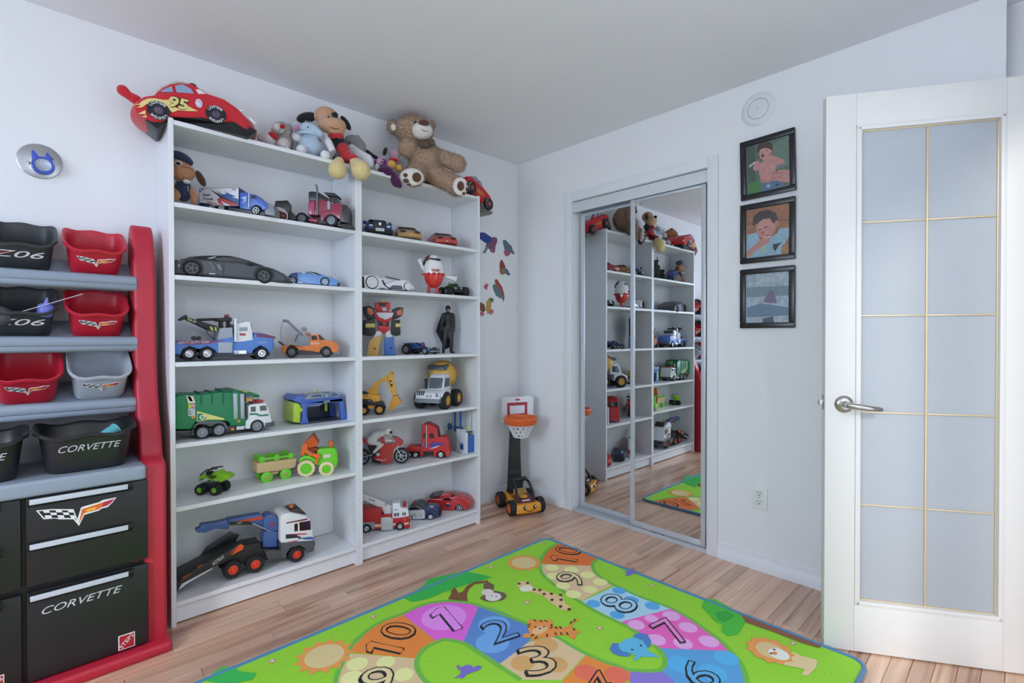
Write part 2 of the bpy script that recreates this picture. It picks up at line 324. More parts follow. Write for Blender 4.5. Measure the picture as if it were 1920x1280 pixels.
# ---------------------------------------------------------------- things on the walls
def ell(c, r, n=24, a=0): return [(c[0] + r[0] * math.cos(2 * PI * i / n) * math.cos(a) - r[1] * math.sin(2 * PI * i / n) * math.sin(a), c[1] + r[0] * math.cos(2 * PI * i / n) * math.sin(a) + r[1] * math.sin(2 * PI * i / n) * math.cos(a)) for i in range(n)]
def glass_thin():
    m = bpy.data.materials.new('picture_glass'); m.use_nodes = True; nt = m.node_tree; nt.nodes.remove(nt.nodes['Principled BSDF']); o = nt.nodes['Material Output']
    a = nt.nodes.new('ShaderNodeBsdfTransparent'); b = nt.nodes.new('ShaderNodeBsdfGlossy'); b.inputs['Roughness'].default_value = .02; x = nt.nodes.new('ShaderNodeMixShader'); f = nt.nodes.new('ShaderNodeFresnel'); f.inputs[0].default_value = 1.5
    nt.links.new(f.outputs[0], x.inputs[0]); nt.links.new(a.outputs[0], x.inputs[1]); nt.links.new(b.outputs[0], x.inputs[2]); nt.links.new(x.outputs[0], o.inputs['Surface']); return m
GLT = glass_thin(); FB = plastic('#1b1b1d', .3)
def picture(zc, label, prints, tilt=0):
    t = thing('picture_frame', label, 'picture frame', ((0, -1.737, zc), (tilt, 0, 0)), 'black framed photographs in a column'); W, Hh = .126, .147; b = .0265
    for k, (c, d) in enumerate((((-.009, 0, Hh - b / 2), (.018, 2 * W, b)), ((-.009, 0, b / 2 - Hh), (.018, 2 * W, b)), ((-.009, W - b / 2, 0), (.018, b, 2 * Hh - 2 * b)), ((-.009, b / 2 - W, 0), (.018, b, 2 * Hh - 2 * b)))): part(t, 'frame_side', FB, bx(c, d, .005))
    part(t, 'glass', GLT, bx((-.0095, 0, 0), (.0012, 2 * W - 2 * b, 2 * Hh - 2 * b)))
    ph = part(t, 'photo', M(prints[0], .6, vary=.25, scale=40), bx((-.003, 0, 0), (.002, 2 * W - 2 * b, 2 * Hh - 2 * b)))
    for k, (col, pts, nm) in enumerate(prints[1]): part(ph, nm, M(col, .6, vary=.1, scale=60), G().ext([(a, c - zc) for a, c in [(p + 1.737, q) for p, q in pts]], -.0042 - .00012 * k - .0001, -.004 - .00012 * k, ax='x'))
FR1 = [('#3f5a4d', [(-1.6399, 2.0996), (-1.6782, 2.1108), (-1.6837, 1.853), (-1.6484, 1.8583)], 'printed_foliage'), ('#6f8a7a', [(-1.7615, 2.0779), (-1.8364, 2.1042), (-1.8395, 1.9623), (-1.7709, 1.9601)], 'printed_foliage'), ('#3f8a45', [(-1.6453, 1.9207), (-1.707, 1.9266), (-1.7119, 1.857), (-1.6484, 1.8603)], 'printed_lawn'),
 ('#d79a93', [(-1.6993, 2.002), (-1.7252, 2.0179), (-1.7572, 2.0309), (-1.7886, 2.0112), (-1.8133, 1.9896), (-1.8108, 1.977), (-1.7753, 1.9734), (-1.771, 1.9408), (-1.7666, 1.9034), (-1.707, 1.907), (-1.6994, 1.948), (-1.6956, 1.9783), (-1.6786, 1.9726), (-1.6691, 1.9897), (-1.6785, 2.017), (-1.6926, 2.0233), (-1.702, 2.0111)], 'printed_torso'), ('#d9a196', ell((-1.7297, 2.0527), (.030, .037)), 'printed_face'),
 ('#3d2a25', [(-1.6877, 2.0786), (-1.6971, 2.1006), (-1.7249, 2.1075), (-1.7524, 2.0949), (-1.7633, 2.0726), (-1.7598, 2.0495), (-1.748, 2.0642), (-1.725, 2.0763), (-1.7046, 2.0721), (-1.6953, 2.0569)], 'printed_hair'), ('#6b2b2c', ell((-1.7159, 2.0398), (.007, .009), 12), 'printed_mouth'),
 ('#cf958f', [(-1.7511, 1.931), (-1.7888, 1.951), (-1.8413, 1.9383), (-1.8415, 1.8771), (-1.8067, 1.8896), (-1.7621, 1.9092)], 'printed_hand'), ('#5d7ea3', [(-1.7052, 1.9074), (-1.7666, 1.9053), (-1.8067, 1.8868), (-1.8068, 1.8677), (-1.7622, 1.861), (-1.7091, 1.8625)], 'printed_shorts'), ('#f0efe9', [(-1.6498, 2.0063), (-1.6785, 2.022), (-1.6813, 2.0153), (-1.6537, 1.9994)], 'printed_stick'), ('#2c2020', ell((-1.714, 2.0569), (.0035, .0025), 8), 'printed_eye'), ('#2c2020', ell((-1.7361, 2.0578), (.0035, .0025), 8), 'printed_eye'), ('#c4837e', ell((-1.7508, 2.0374), (.009, .009), 10), 'printed_cheek'), ('#c78983', [(-1.707, 1.9266), (-1.7394, 1.9115), (-1.771, 1.9264), (-1.7693, 1.9124), (-1.7394, 1.8998), (-1.7089, 1.9115)], 'printed_fold'), ('#c08078', [(-1.7547, 1.9447), (-1.8021, 1.9382), (-1.8004, 1.9329), (-1.7575, 1.9363)], 'printed_finger'), ('#c08078', [(-1.753, 1.9239), (-1.8022, 1.9192), (-1.8004, 1.9139), (-1.7575, 1.9151)], 'printed_finger'), ('#e0b0a8', [(-1.7483, 1.9801), (-1.7708, 1.9841), (-1.7754, 1.9686), (-1.7547, 1.964)], 'printed_hand'), ('#b9c6d4', ell((-1.7394, 1.8853), (.010, .008), 10), 'printed_pattern'), ('#34405a', ell((-1.7801, 1.8812), (.009, .007), 10), 'printed_pattern')]
FR2 = [('#8a5a38', [(-1.6391, 1.7222), (-1.8335, 1.7138), (-1.8335, 1.7044), (-1.6391, 1.7122)], 'printed_fence'), ('#9fc3d4', [(-1.6393, 1.6622), (-1.6891, 1.6696), (-1.708, 1.6128), (-1.7809, 1.6509), (-1.7942, 1.6728), (-1.8336, 1.6694), (-1.8338, 1.6288), (-1.8165, 1.5981), (-1.7991, 1.5479), (-1.6397, 1.547)], 'printed_shirt'), ('#d3988a', ell((-1.7309, 1.6827), (.045, .047)), 'printed_face'),
 ('#30211f', [(-1.668, 1.7075), (-1.6717, 1.7466), (-1.6981, 1.7695), (-1.7398, 1.7717), (-1.7761, 1.7496), (-1.7852, 1.7173), (-1.7825, 1.6986), (-1.7628, 1.7018), (-1.7491, 1.7283), (-1.7169, 1.729), (-1.6889, 1.714), (-1.6747, 1.7015)], 'printed_hair'), ('#cf9384', [(-1.6986, 1.6239), (-1.7265, 1.6444), (-1.7494, 1.6362), (-1.7468, 1.6124), (-1.722, 1.6011), (-1.6799, 1.5771), (-1.6609, 1.5545), (-1.6396, 1.554), (-1.6396, 1.5771), (-1.6703, 1.6031)], 'printed_arm'), ('#2a2020', [(-1.7217, 1.6891), (-1.7373, 1.6915), (-1.7383, 1.6874), (-1.7236, 1.6839)], 'printed_eye'), ('#f0efe9', [(-1.7246, 1.6447), (-1.7494, 1.644), (-1.7521, 1.6359), (-1.7265, 1.6376)], 'printed_stick'), ('#2a2020', [(-1.6937, 1.6817), (-1.7096, 1.6832), (-1.7106, 1.6791), (-1.6956, 1.6765)], 'printed_eye'), ('#b8776a', ell((-1.7153, 1.6627), (.009, .010), 10), 'printed_nose'), ('#c98a7c', ell((-1.779, 1.6973), (.010, .016), 12), 'printed_ear'), ('#b9564e', ell((-1.7375, 1.6457), (.011, .005), 10), 'printed_mouth'), ('#33414a', [(-1.7631, 1.6005), (-1.8033, 1.6046), (-1.79, 1.5921), (-1.7723, 1.5656), (-1.7632, 1.5841)], 'printed_pattern'), ('#d9d46a', [(-1.7174, 1.592), (-1.7266, 1.5956), (-1.7221, 1.5669), (-1.7128, 1.5651)], 'printed_pattern'), ('#b58a5a', [(-1.8033, 1.5903), (-1.8321, 1.6007), (-1.8323, 1.5439), (-1.7991, 1.5431)], 'printed_fence')]
FR3 = [('#7f97a0', [(-1.6411, 1.4017), (-1.8389, 1.3968), (-1.8382, 1.3496), (-1.6412, 1.3516)], 'printed_rocks'), ('#6f8fa8', [(-1.6414, 1.3014), (-1.709, 1.3182), (-1.8384, 1.2929), (-1.8368, 1.2551), (-1.6415, 1.2513)], 'printed_water'), ('#55626b', [(-1.7139, 1.2443), (-1.7643, 1.2526), (-1.7689, 1.2235), (-1.7186, 1.2216)], 'printed_shade'), ('#7d6f8e', [(-1.7183, 1.3226), (-1.7503, 1.3841), (-1.7684, 1.3731), (-1.7821, 1.3145)], 'printed_person')]
picture(1.984, 'topmost black picture frame on the wall, toddler with a stick on green lawn', ('#5d7566', FR1), -.022); picture(1.666, 'middle black picture frame of three, dark haired child in blue before a wooden fence', ('#a9714a', FR2)); picture(1.344, 'lowest black picture frame of three, grey landscape photo under reflecting glass', ('#b4c3cd', FR3))  # lowest print's base colour lightened to stand in for the window reflection
t = thing('wall_vent', 'round white vent cover on the wall above the picture frames', 'vent', ((0, -1.692, 2.275), 0)); mx = Matrix.Rotation(-PI / 2, 4, 'Y')
part(t, 'rim', M('#dfe3e9', .4), G().lathe([(.050, .007), (.062, .007), (.078, .004), (.082, 0), (.0495, 0), (.050, .007)], 36, mx)); part(t, 'damper', M('#dde2e8', .4), G().lathe([(0, .010), (.038, .010), (.0475, .008), (.049, .003), (0, .003)], 32, mx)); part(t, 'screw', GREY, G().lathe([(0, .011), (.003, .011), (.003, .009)], 10, mx))
t = thing('wall_outlet', 'white double electrical outlet low on the wall beside the glazed door', 'outlet', ((0, -1.704, .362), 0)); part(t, 'cover_plate', M('#e6eaec', .35), bx((-.003, 0, 0), (.006, .076, .118), .0025))
for z in (.021, -.021):
    s = part(t, 'socket', M('#dfe2de', .4), bx((-.0065, 0, z), (.003, .034, .03), .0012))
    for yy, hh in ((.0065, .009), (-.0065, .007)): part(s, 'slot', BLK, bx((-.0083, yy, z + .004), (.0008, .0018, hh)))
    part(s, 'slot', BLK, G().lathe([(0, .0012), (.0028, .0012), (.0028, 0)], 10, Matrix.Translation((-.0078, 0, z - .009)) @ mx))
part(t, 'screw', GREY, G().lathe([(0, .0012), (.003, .0012), (.003, 0)], 10, Matrix.Translation((-.006, 0, 0)) @ mx))
t = thing('wall_lamp', 'round brushed steel wall lamp with a winged blue spotlight, above the toy organizer', 'lamp', ((-2.561, 0, 1.826), 0)); mx = Matrix.Rotation(PI / 2, 4, 'X')
part(t, 'back_plate', M('#b4b8bc', .3, 1, bump=.05, scale=900), G().lathe([(0, .006), (.062, .006), (.065, .004), (.065, 0), (0, 0)], 48, mx)); part(t, 'screw', NI, G().lathe([(0, .006), (.006, .004), (.006, 0)], 12, Matrix.Translation((-.032, -.006, -.014)) @ mx)); part(t, 'screw', NI, G().lathe([(0, .006), (.006, .004), (.006, 0)], 12, Matrix.Translation((.032, -.006, .01)) @ mx))
BL = plastic('#3b55c0', .3); part(t, 'lamp_ring', BL, G().lathe([(.024, .034), (.031, .036), (.034, .02), (.026, .004), (.020, .004), (.024, .034)], 30, Matrix.Translation((.008, -.004, -.02)) @ mx)); part(t, 'bulb', M('#a9b2c0', .12, .6, bump=1.0, scale=260), G().lathe([(0, .026), (.016, .026), (.025, .03), (.025, .01), (0, .006)], 24, Matrix.Translation((.008, -.006, -.02)) @ mx))
for pts in (((-.022, -.012), (-.024, .024), (-.019, .034), (-.004, .012), (-.006, .002)), ((.014, .004), (.015, .026), (.021, .032), (.034, .012), (.037, -.012))): part(t, 'wing', BL, ex(pts, -.034, -.012, .003))
part(t, 'hook', DGREY, G().tube([(.024, -.008, .018), (.03, -.02, .016), (.036, -.018, .014)], .0025))
t = thing('wall_hook', 'small metal furniture anchor between the red organizer and the bookcase', 'anchor', ((-2.214, 0, 1.389), 0)); part(t, 'bolt', CHROME, cy((-.03, -.02, 0), (.006, -.02, 0), .006)); part(t, 'washer', CHROME, cy((.004, -.02, 0), (.008, -.02, 0), .011)); part(t, 'bracket', CHROME, bx((.0, -.012, 0), (.01, .024, .02), .002))
def sticker(label, cat, prints):
    xs = [p[0] for _, q, _ in prints for p in q]; zz = [p[1] for _, q, _ in prints for p in q]; c = (sum(xs) / len(xs), sum(zz) / len(zz)); t = thing('wall_sticker', label, cat, ((c[0], 0, c[1]), 0), 'parrot stickers between bookcase and corner')
    for k, (col, q, nm) in enumerate(prints): part(t, nm, M(col, .6, vary=.3, scale=120), flat([(a - c[0], b - c[1]) for a, b in q], -.0003 * k, .0004))
def st(*a): return a
sticker('purple parrot sticker with a spread blue wing, nearest the bookcase top', 'sticker', [('#7a4f6c', [(-0.3173, 1.787), (-0.2851, 1.822), (-0.2414, 1.8606), (-0.2049, 1.8574), (-0.2027, 1.8329), (-0.2195, 1.7977), (-0.2251, 1.7559), (-0.2416, 1.7457), (-0.2689, 1.7629)], 'body'), ('#2d3f8c', [(-0.3689, 1.8733), (-0.3225, 1.8784), (-0.2524, 1.8525), (-0.2634, 1.8232), (-0.3013, 1.802), (-0.369, 1.8301)], 'wing'), ('#6a7a94', [(-0.3013, 1.7955), (-0.2851, 1.7813), (-0.3174, 1.7353), (-0.3408, 1.7342)], 'tail'), ('#9a5a70', [(-0.2776, 1.7741), (-0.2195, 1.7648), (-0.2361, 1.7447), (-0.2689, 1.7507)], 'foot')])
sticker('blue green parrot sticker on a pink flower, rightmost on the wall', 'sticker', [('#4f7383', [(-0.152, 1.8463), (-0.1234, 1.8551), (-0.0828, 1.8276), (-0.0321, 1.77), (-0.0417, 1.7587), (-0.0887, 1.7719), (-0.1349, 1.7832)], 'body'), ('#b05a72', [(-0.143, 1.7739), (-0.1061, 1.7867), (-0.0747, 1.7651), (-0.0829, 1.7489), (-0.1143, 1.7352), (-0.135, 1.748)], 'flower'), ('#8a5468', [(-0.0945, 1.8261), (-0.0711, 1.8248), (-0.0511, 1.7976), (-0.077, 1.7987)], 'wing')])
sticker('single red parrot sticker with a green belly, below the blue green one', 'sticker', [('#8f3f3a', [(-0.1828, 1.6695), (-0.176, 1.6927), (-0.1624, 1.7099), (-0.1442, 1.6943), (-0.1213, 1.6547), (-0.1351, 1.6408), (-0.1783, 1.6243)], 'body'), ('#7b8a4a', [(-0.1783, 1.6284), (-0.1351, 1.6533), (-0.1098, 1.6389), (-0.1237, 1.6099), (-0.158, 1.5986)], 'belly'), ('#4f5f86', [(-0.1294, 1.6497), (-0.1098, 1.6473), (-0.0749, 1.6082), (-0.0947, 1.5989), (-0.1214, 1.6126)], 'tail'), ('#c03a5a', [(-0.1851, 1.6237), (-0.1693, 1.6376), (-0.1523, 1.6141), (-0.1693, 1.6026)], 'flower')])
sticker('sticker of two parrots side by side, red behind grey blue, second from the bottom', 'sticker', [('#a24a4a', [(-0.2298, 1.5562), (-0.2165, 1.5655), (-0.2009, 1.5618), (-0.183, 1.5408), (-0.1558, 1.5136), (-0.1376, 1.4646), (-0.1331, 1.4397), (-0.1469, 1.4037), (-0.156, 1.43), (-0.2032, 1.4689)], 'body'), ('#5f7a7f', [(-0.2475, 1.5155), (-0.2342, 1.5312), (-0.2165, 1.5218), (-0.1864, 1.4907), (-0.1354, 1.4378), (-0.1752, 1.429), (-0.2166, 1.4475), (-0.2387, 1.4832)], 'body'), ('#55805a', ell((-0.2342, 1.518), (.007, .009), 12), 'head')])
sticker('small pink flower sticker left of the two parrots', 'sticker', [('#c4506c', [(-0.3285, 1.5097), (-0.3146, 1.5188), (-0.3124, 1.5368), (-0.3017, 1.5214), (-0.2856, 1.5266), (-0.2964, 1.4998), (-0.3018, 1.4775), (-0.3146, 1.4905), (-0.3253, 1.4873)], 'blossom')])
sticker('green headed yellow parrot sticker with a brown mate and pink flowers, lowest on the wall', 'sticker', [('#7a4a3a', [(-0.3656, 1.3965), (-0.3234, 1.3808), (-0.3149, 1.3406), (-0.3341, 1.3222), (-0.3657, 1.3388)], 'body'), ('#b59a4a', [(-0.3073, 1.4018), (-0.2857, 1.4215), (-0.2531, 1.4167), (-0.2608, 1.3754), (-0.2674, 1.3342), (-0.2967, 1.3112), (-0.3127, 1.3488)], 'body'), ('#4f7a4a', [(-0.289, 1.4181), (-0.2694, 1.4306), (-0.241, 1.4255), (-0.2399, 1.3993), (-0.2586, 1.4033)], 'head'), ('#c56a78', [(-0.3678, 1.3267), (-0.3341, 1.3278), (-0.3256, 1.3079), (-0.35, 1.2975), (-0.3636, 1.3067)], 'flower'), ('#c56a78', [(-0.2783, 1.342), (-0.2477, 1.3513), (-0.2389, 1.3311), (-0.2642, 1.3098), (-0.2805, 1.3174)], 'flower')])
# ---------------------------------------------------------------- the two bookcases
SHW = M('#e6e8ec', .38, bump=.03, scale=700); HOLE = M('#4a4c50', .6)
def bookcase(x0, zs, label):
    t = thing('bookcase', label, 'bookcase', ((x0, 0, 0), 0), 'white bookcases side by side'); D, T = .277, .018
    for xx in (.009, .791): part(t, 'side_panel', SHW, bx((xx, -D / 2, 1.01), (T, D - .002, 2.02), .0008, 1))
    part(t, 'back_panel', SHW, bx((.4, -.008, 1.06), (.762, .004, 1.92))); part(t, 'top_board', SHW, bx((.4, -D / 2, 2.005), (.763, D - .004, .019), .0008, 1))
    for z in zs: part(t, 'shelf', SHW, bx((.4, -D / 2 - .004, z - .009), (.763, D - .01, .018), .0008, 1))
    part(t, 'bottom_board', SHW, bx((.4, -D / 2, .088), (.763, D - .004, .018), .0008, 1)); part(t, 'kick_plate', SHW, bx((.4, -D + .028, .043), (.763, .016, .07)))
    for xx, s in ((.0182, 1), (.7818, -1)):
        g = G()
        for yy in (-.24, -.045):
            for k in range(54):
                z = .18 + k * .032
                if min(abs(z - q + .009) for q in zs) > .014: g.cyl((xx - s * .001, yy, z), (xx + s * .0002, yy, z), .0022, n=6)
        part(t, 'peg_holes', HOLE, g, kind='stuff')
bookcase(-2.1965, (1.69, 1.402, 1.054, .729, .475), 'white bookcase next to the red organizer, with the blue tow truck on a shelf'); bookcase(-1.3965, (1.69, 1.402, 1.054, .731, .44), 'white bookcase nearer the corner, with the robot and the cement mixer on its shelves')
# ---------------------------------------------------------------- printed play mat (flat prints laid on the mat, top at ZM)
ZM = .011
t = thing('play_mat', 'bright green play mat printed with numbered path and animals on the floor', 'mat', ((-1.53, -1.48, 0), 0)); OX, OY = -1.53, -1.48
def loc2(pts): return [(a - OX, b - OY) for a, b in pts]
def rrect(x0, y0, x1, y1, r, n=6):
    o = []
    for cx, cy_, a in ((x1 - r, y1 - r, 0), (x0 + r, y1 - r, 90), (x0 + r, y0 + r, 180), (x1 - r, y0 + r, 270)): o += [(cx + r * math.cos(math.radians(a + 90 * k / n)), cy_ + r * math.sin(math.radians(a + 90 * k / n))) for k in range(n + 1)]
    return o
X0, Y0, X1, Y1 = -2.52, -2.235, -.487, -.728
def matfab(h, v=.06):
    c = [int(h[i:i + 2], 16) for i in (1, 3, 5)]; return M('#' + ''.join('%02x' % min(250, int(a * 1.1)) for a in c), .8, 0, 0, .25, 900, v)
part(t, 'foam', M('#a2e43c', .8, bump=.3, scale=1100, vary=.05), ex(loc2(rrect(X0, Y0, X1, Y1, .045)), 0, ZM - .0006, ax='z'))
ring = rrect(X0 - .003, Y0 - .003, X1 + .003, Y1 + .003, .05); g = G(); g.tube([(a - OX, b - OY, .0085) for a, b in ring + ring[:2]], .0085, 8); part(t, 'binding', cloth('#4f86b0', .1, 300), g, 'blue cloth edge binding')
LAY = [0]
def pr(name, col, pts, lay, parent=None):
    z = ZM + .00022 * lay; LAY[0] += 1; z += .000004 * LAY[0]
    return part(parent or t, name, matfab(col), G().ext(loc2(pts), z - .0002, z, ax='z'))
def band(pts, w):
    P = [Vector(p) for p in pts]; Lf, Rt = [], []
    for i, p in enumerate(P):
        d = (P[min(i + 1, len(P) - 1)] - P[max(0, i - 1)]).normalized(); n = Vector((-d.y, d.x)) * w / 2; Lf.append(tuple(p + n)); Rt.append(tuple(p - n))
    return Lf + Rt[::-1]
def spl(pts, n=5):
    P = [Vector(p) for p in pts]; o = []
    for i in range(len(P) - 1):
        a, b, c, d = P[max(0, i - 1)], P[i], P[i + 1], P[min(len(P) - 1, i + 2)]
        for k in range(n):
            s = k / n; o.append(tuple(.5 * ((2 * b) + (c - a) * s + (2 * a - 5 * b + 4 * c - d) * s * s + (3 * b - a - 3 * c + d) * s ** 3)))
    return o + [tuple(P[-1])]
def circ(cxyr, n=28): return ell(cxyr[:2], (cxyr[2], cxyr[2]), n)
def star(c, r0, r1, n): return [(c[0] + (r0 if k % 2 else r1) * math.cos(PI * k / n), c[1] + (r0 if k % 2 else r1) * math.sin(PI * k / n)) for k in range(2 * n)]
T9 = '#d8bd92'; PATH = [('#e8863c', [(-1.7645, -0.9231), (-1.7311, -0.883), (-1.7132, -0.8897), (-1.639, -0.8387), (-1.5627, -0.8275), (-1.493, -0.8375), (-1.4983, -0.9742), (-1.4982, -1.0876), (-1.5554, -1.0959), (-1.6072, -1.1227), (-1.6825, -1.0256)]), ('#dd66cf', [(-1.493, -0.8375), (-1.4235, -0.8336), (-1.3601, -0.8461), (-1.3019, -0.8822), (-1.251, -0.9412), (-1.2221, -1.0044), (-1.3384, -1.0948), (-1.4327, -1.1657), (-1.4478, -1.1255), (-1.4687, -1.0978), (-1.4977, -1.0926)]),
 ('#5d86c4', [(-1.2202, -1.0067), (-1.1971, -1.0554), (-1.1804, -1.1355), (-1.1723, -1.2201), (-1.1772, -1.2792), (-1.2485, -1.3318), (-1.4197, -1.3496), (-1.4246, -1.2599), (-1.4323, -1.1631)]), (T9, [(-1.2474, -1.3308), (-1.1522, -1.3781), (-1.1538, -1.4516), (-1.1515, -1.5246), (-1.3208, -1.5525), (-1.4193, -1.4552), (-1.4186, -1.349)]), ('#ef8a3e', [(-1.1544, -1.5277), (-1.1332, -1.6051), (-1.1101, -1.6819), (-1.1577, -1.7106), (-1.2486, -1.6932), (-1.3645, -1.6427), (-1.3316, -1.5598)]), ('#8a78cc', [(-1.1087, -1.6809), (-1.0805, -1.7222), (-1.0415, -1.7597), (-1.0543, -1.8157), (-1.1456, -1.8533), (-1.2399, -1.7625), (-1.1577, -1.7106)]),
 ('#5a9fd2', [(-0.9393, -1.6817), (-0.8515, -1.7796), (-0.7625, -1.8787), (-0.8091, -1.9355), (-0.8762, -1.9782), (-0.9611, -2.0108), (-1.123, -1.875), (-1.0526, -1.8118), (-1.04, -1.7588), (-0.9682, -1.7326)]), ('#ea66b8', [(-0.8992, -1.4917), (-0.7806, -1.5367), (-0.6497, -1.5882), (-0.667, -1.6745), (-0.7022, -1.767), (-0.7277, -1.8301), (-0.7625, -1.8787), (-0.8515, -1.7796), (-0.9385, -1.6825), (-0.9076, -1.6138), (-0.9023, -1.5592)]), ('#a9d0ec', [(-0.8884, -1.2892), (-0.6629, -1.3138), (-0.6509, -1.3814), (-0.6556, -1.4524), (-0.6513, -1.523), (-0.6497, -1.5882), (-0.7806, -1.5367), (-0.8992, -1.4917), (-0.9006, -1.399)]),
 (T9, [(-0.7476, -0.9224), (-0.6649, -1.0169), (-0.5753, -1.1162), (-0.6107, -1.154), (-0.6427, -1.2173), (-0.6604, -1.3003), (-0.7784, -1.2896), (-0.8876, -1.2864), (-0.8724, -1.1843), (-0.845, -1.0716), (-0.8098, -0.9883)]), ('#dc7434', [(-0.4728, -0.8111), (-0.478, -0.9535), (-0.49, -1.0846), (-0.5447, -1.0992), (-0.5753, -1.1162), (-0.6649, -1.0169), (-0.7423, -0.92), (-0.6796, -0.8722), (-0.5742, -0.8288)]), (T9, [(-1.7654, -0.932), (-1.684, -1.0283), (-1.6072, -1.1227), (-1.6335, -1.1631), (-1.6512, -1.2384), (-1.6409, -1.3337), (-1.9024, -1.1038), (-1.8626, -1.029), (-1.805, -0.9591)])]
for col, q in PATH: pr('printed_path', col, q, 1)
for q in (spl([(-1.8886, -1.0732), (-1.8529, -1.0143), (-1.805, -0.9591), (-1.7311, -0.883), (-1.639, -0.8387), (-1.5627, -0.8275), (-1.4941, -0.8365), (-1.4235, -0.8336), (-1.3601, -0.8461), (-1.3019, -0.8822), (-1.251, -0.9412), (-1.2221, -1.0044), (-1.1945, -1.1285), (-1.1711, -1.239)]) + spl([(-1.1742, -1.2764), (-1.1522, -1.3781), (-1.1538, -1.4516), (-1.1515, -1.5246), (-1.1391, -1.5999), (-1.1146, -1.6812)]) + spl([(-1.0805, -1.7222), (-1.0438, -1.7516), (-1.0018, -1.7501), (-0.9628, -1.725), (-0.9305, -1.6697), (-0.9023, -1.5592), (-0.8992, -1.4917), (-0.9006, -1.399), (-0.8884, -1.2892)]) + spl([(-0.8876, -1.2864), (-0.8724, -1.1843), (-0.845, -1.0716), (-0.8098, -0.9883), (-0.7485, -0.9216), (-0.6796, -0.8722), (-0.5742, -0.8288), (-0.4703, -0.8134)]), spl([(-1.6456, -1.3401), (-1.6512, -1.2384), (-1.6335, -1.1631), (-1.6022, -1.1207), (-1.5536, -1.0933), (-1.4977, -1.0926), (-1.4676, -1.1019), (-1.4327, -1.1657), (-1.4257, -1.235), (-1.4223, -1.347), (-1.4179, -1.4569)]), spl([(-0.4865, -1.082), (-0.5438, -1.1), (-0.5753, -1.1162), (-0.6107, -1.154), (-0.6427, -1.2173), (-0.6593, -1.2982), (-0.6643, -1.4428)]) + spl([(-0.6497, -1.5882), (-0.667, -1.6745), (-0.7022, -1.767), (-0.7277, -1.8301), (-0.7625, -1.8787), (-0.8091, -1.9355), (-0.8762, -1.9782), (-0.9604, -2.0116)])): pr('printed_edging', '#6fb548', band(q, .017), 2)
for col, cs in (('#e3e29a', [(-0.7352, -0.9894, 0.0339), (-0.6854, -1.0731, 0.0348), (-0.7969, -1.052, 0.0327), (-0.6693, -1.158, 0.0329), (-0.8346, -1.145, 0.0326), (-0.6833, -1.2434, 0.0342), (-0.8593, -1.2262, 0.0348), (-0.7722, -1.251, 0.0332)]), ('#e3e29a', [(-1.7734, -1.0027, 0.0361), (-1.6968, -1.0632, 0.0325), (-1.6861, -1.1626, 0.0338), (-1.8202, -1.0579, 0.0358), (-1.785, -1.1616, 0.0336)]), ('#5ba6dc', [(-0.6873, -1.3483, 0.03), (-0.8588, -1.3362, 0.03), (-0.693, -1.5195, 0.0312), (-0.8588, -1.4563, 0.0302), (-0.7164, -1.4322, 0.0319)]), ('#f3a6dc', [(-0.8637, -1.5498, 0.0331), (-0.704, -1.6138, 0.0355), (-0.732, -1.7001, 0.0354), (-0.8942, -1.6556, 0.0352), (-0.8427, -1.7362, 0.0348), (-0.7615, -1.7976, 0.0363), (-0.7813, -1.5677, 0.0271)]), ('#e38ce6', [(-1.3813, -0.9756, 0.0915)]), ('#6fa6dd', [(-1.2713, -1.1594, 0.0635), (-1.3523, -1.2401, 0.0632)]), ('#d3a366', [(-1.3543, -1.4018, 0.042), (-1.2192, -1.3887, 0.0444), (-1.2759, -1.4863, 0.0418)]), ('#ec6f58', [(-1.2318, -1.5855, 0.0408), (-1.167, -1.6648, 0.0414)]), ('#57b0e0', [(-0.9599, -1.7904, 0.0465), (-0.8109, -1.884, 0.0415), (-0.9224, -1.8859, 0.0454)])):
    for c in cs:
        pr('printed_dot', col, circ(c, 24), 2)
ONE = [(-.30, .20), (-.30, .34), (-.06, .5), (.14, .5), (.14, -.5), (-.08, -.5), (-.08, .27)]
def number(s, bot, top, fill, asp=.75):
    b, tp = Vector(bot), Vector(top); h = (tp - b).length; up = (tp - b) / h; rt = Vector((up.y, -up.x)); c0 = (b + tp) / 2; INK = M('#26282c', .8); sz = h / .72; w = asp * h
    for k, ch in enumerate(s):
        c = c0 + rt * w * 1.08 * (k - (len(s) - 1) / 2)
        def mx(d, z): p = c - (rt + up) * d; return Matrix(((rt.x, up.x, 0, p.x - OX), (rt.y, up.y, 0, p.y - OY), (0, 0, 1, z), (0, 0, 0, 1)))
        def outline(d, z, r):
            if ch != '1': return text(t, 'printed_number', INK, ch, mx(d, z), sz, w, ex=.00005, outline=r)
            q = [(x * h * .9, y * h, 0) for x, y in ONE]; g = G().tube(q + q[:2], r, 6); g.V = [(a, e, f * .12) for a, e, f in g.V]; o = part(t, 'printed_number', INK, g, kind='stuff'); o.data.transform(mx(d, z))
        for j in range(3): outline(.003 * j, ZM + .0008, .0016)
        if ch == '1': part(t, 'printed_number', matfab(fill), G().ext([(x * h * .9, y * h) for x, y in ONE], -.0001, .0001, ax='z', mx=mx(0, ZM + .0011)))
        else: text(t, 'printed_number', matfab(fill), ch, mx(0, ZM + .0011), sz, w, ex=.00005)
        outline(0, ZM + .0013, .0024)
number('1', (-1.3973, -1.0842), (-1.3569, -0.9055), '#e38ce6', .45); number('2', (-1.302, -1.2782), (-1.2626, -1.1333), '#6b9ad4'); number('3', (-1.3429, -1.504), (-1.2672, -1.3625), '#d8b587'); number('4', (-1.2853, -1.7043), (-1.2168, -1.6), '#ee7d4a'); number('10', (-1.5766, -1.0242), (-1.6444, -0.8977), '#e8863c', .72); number('9', (-1.8046, -1.2087), (-1.7369, -1.0738), '#dfcf98')
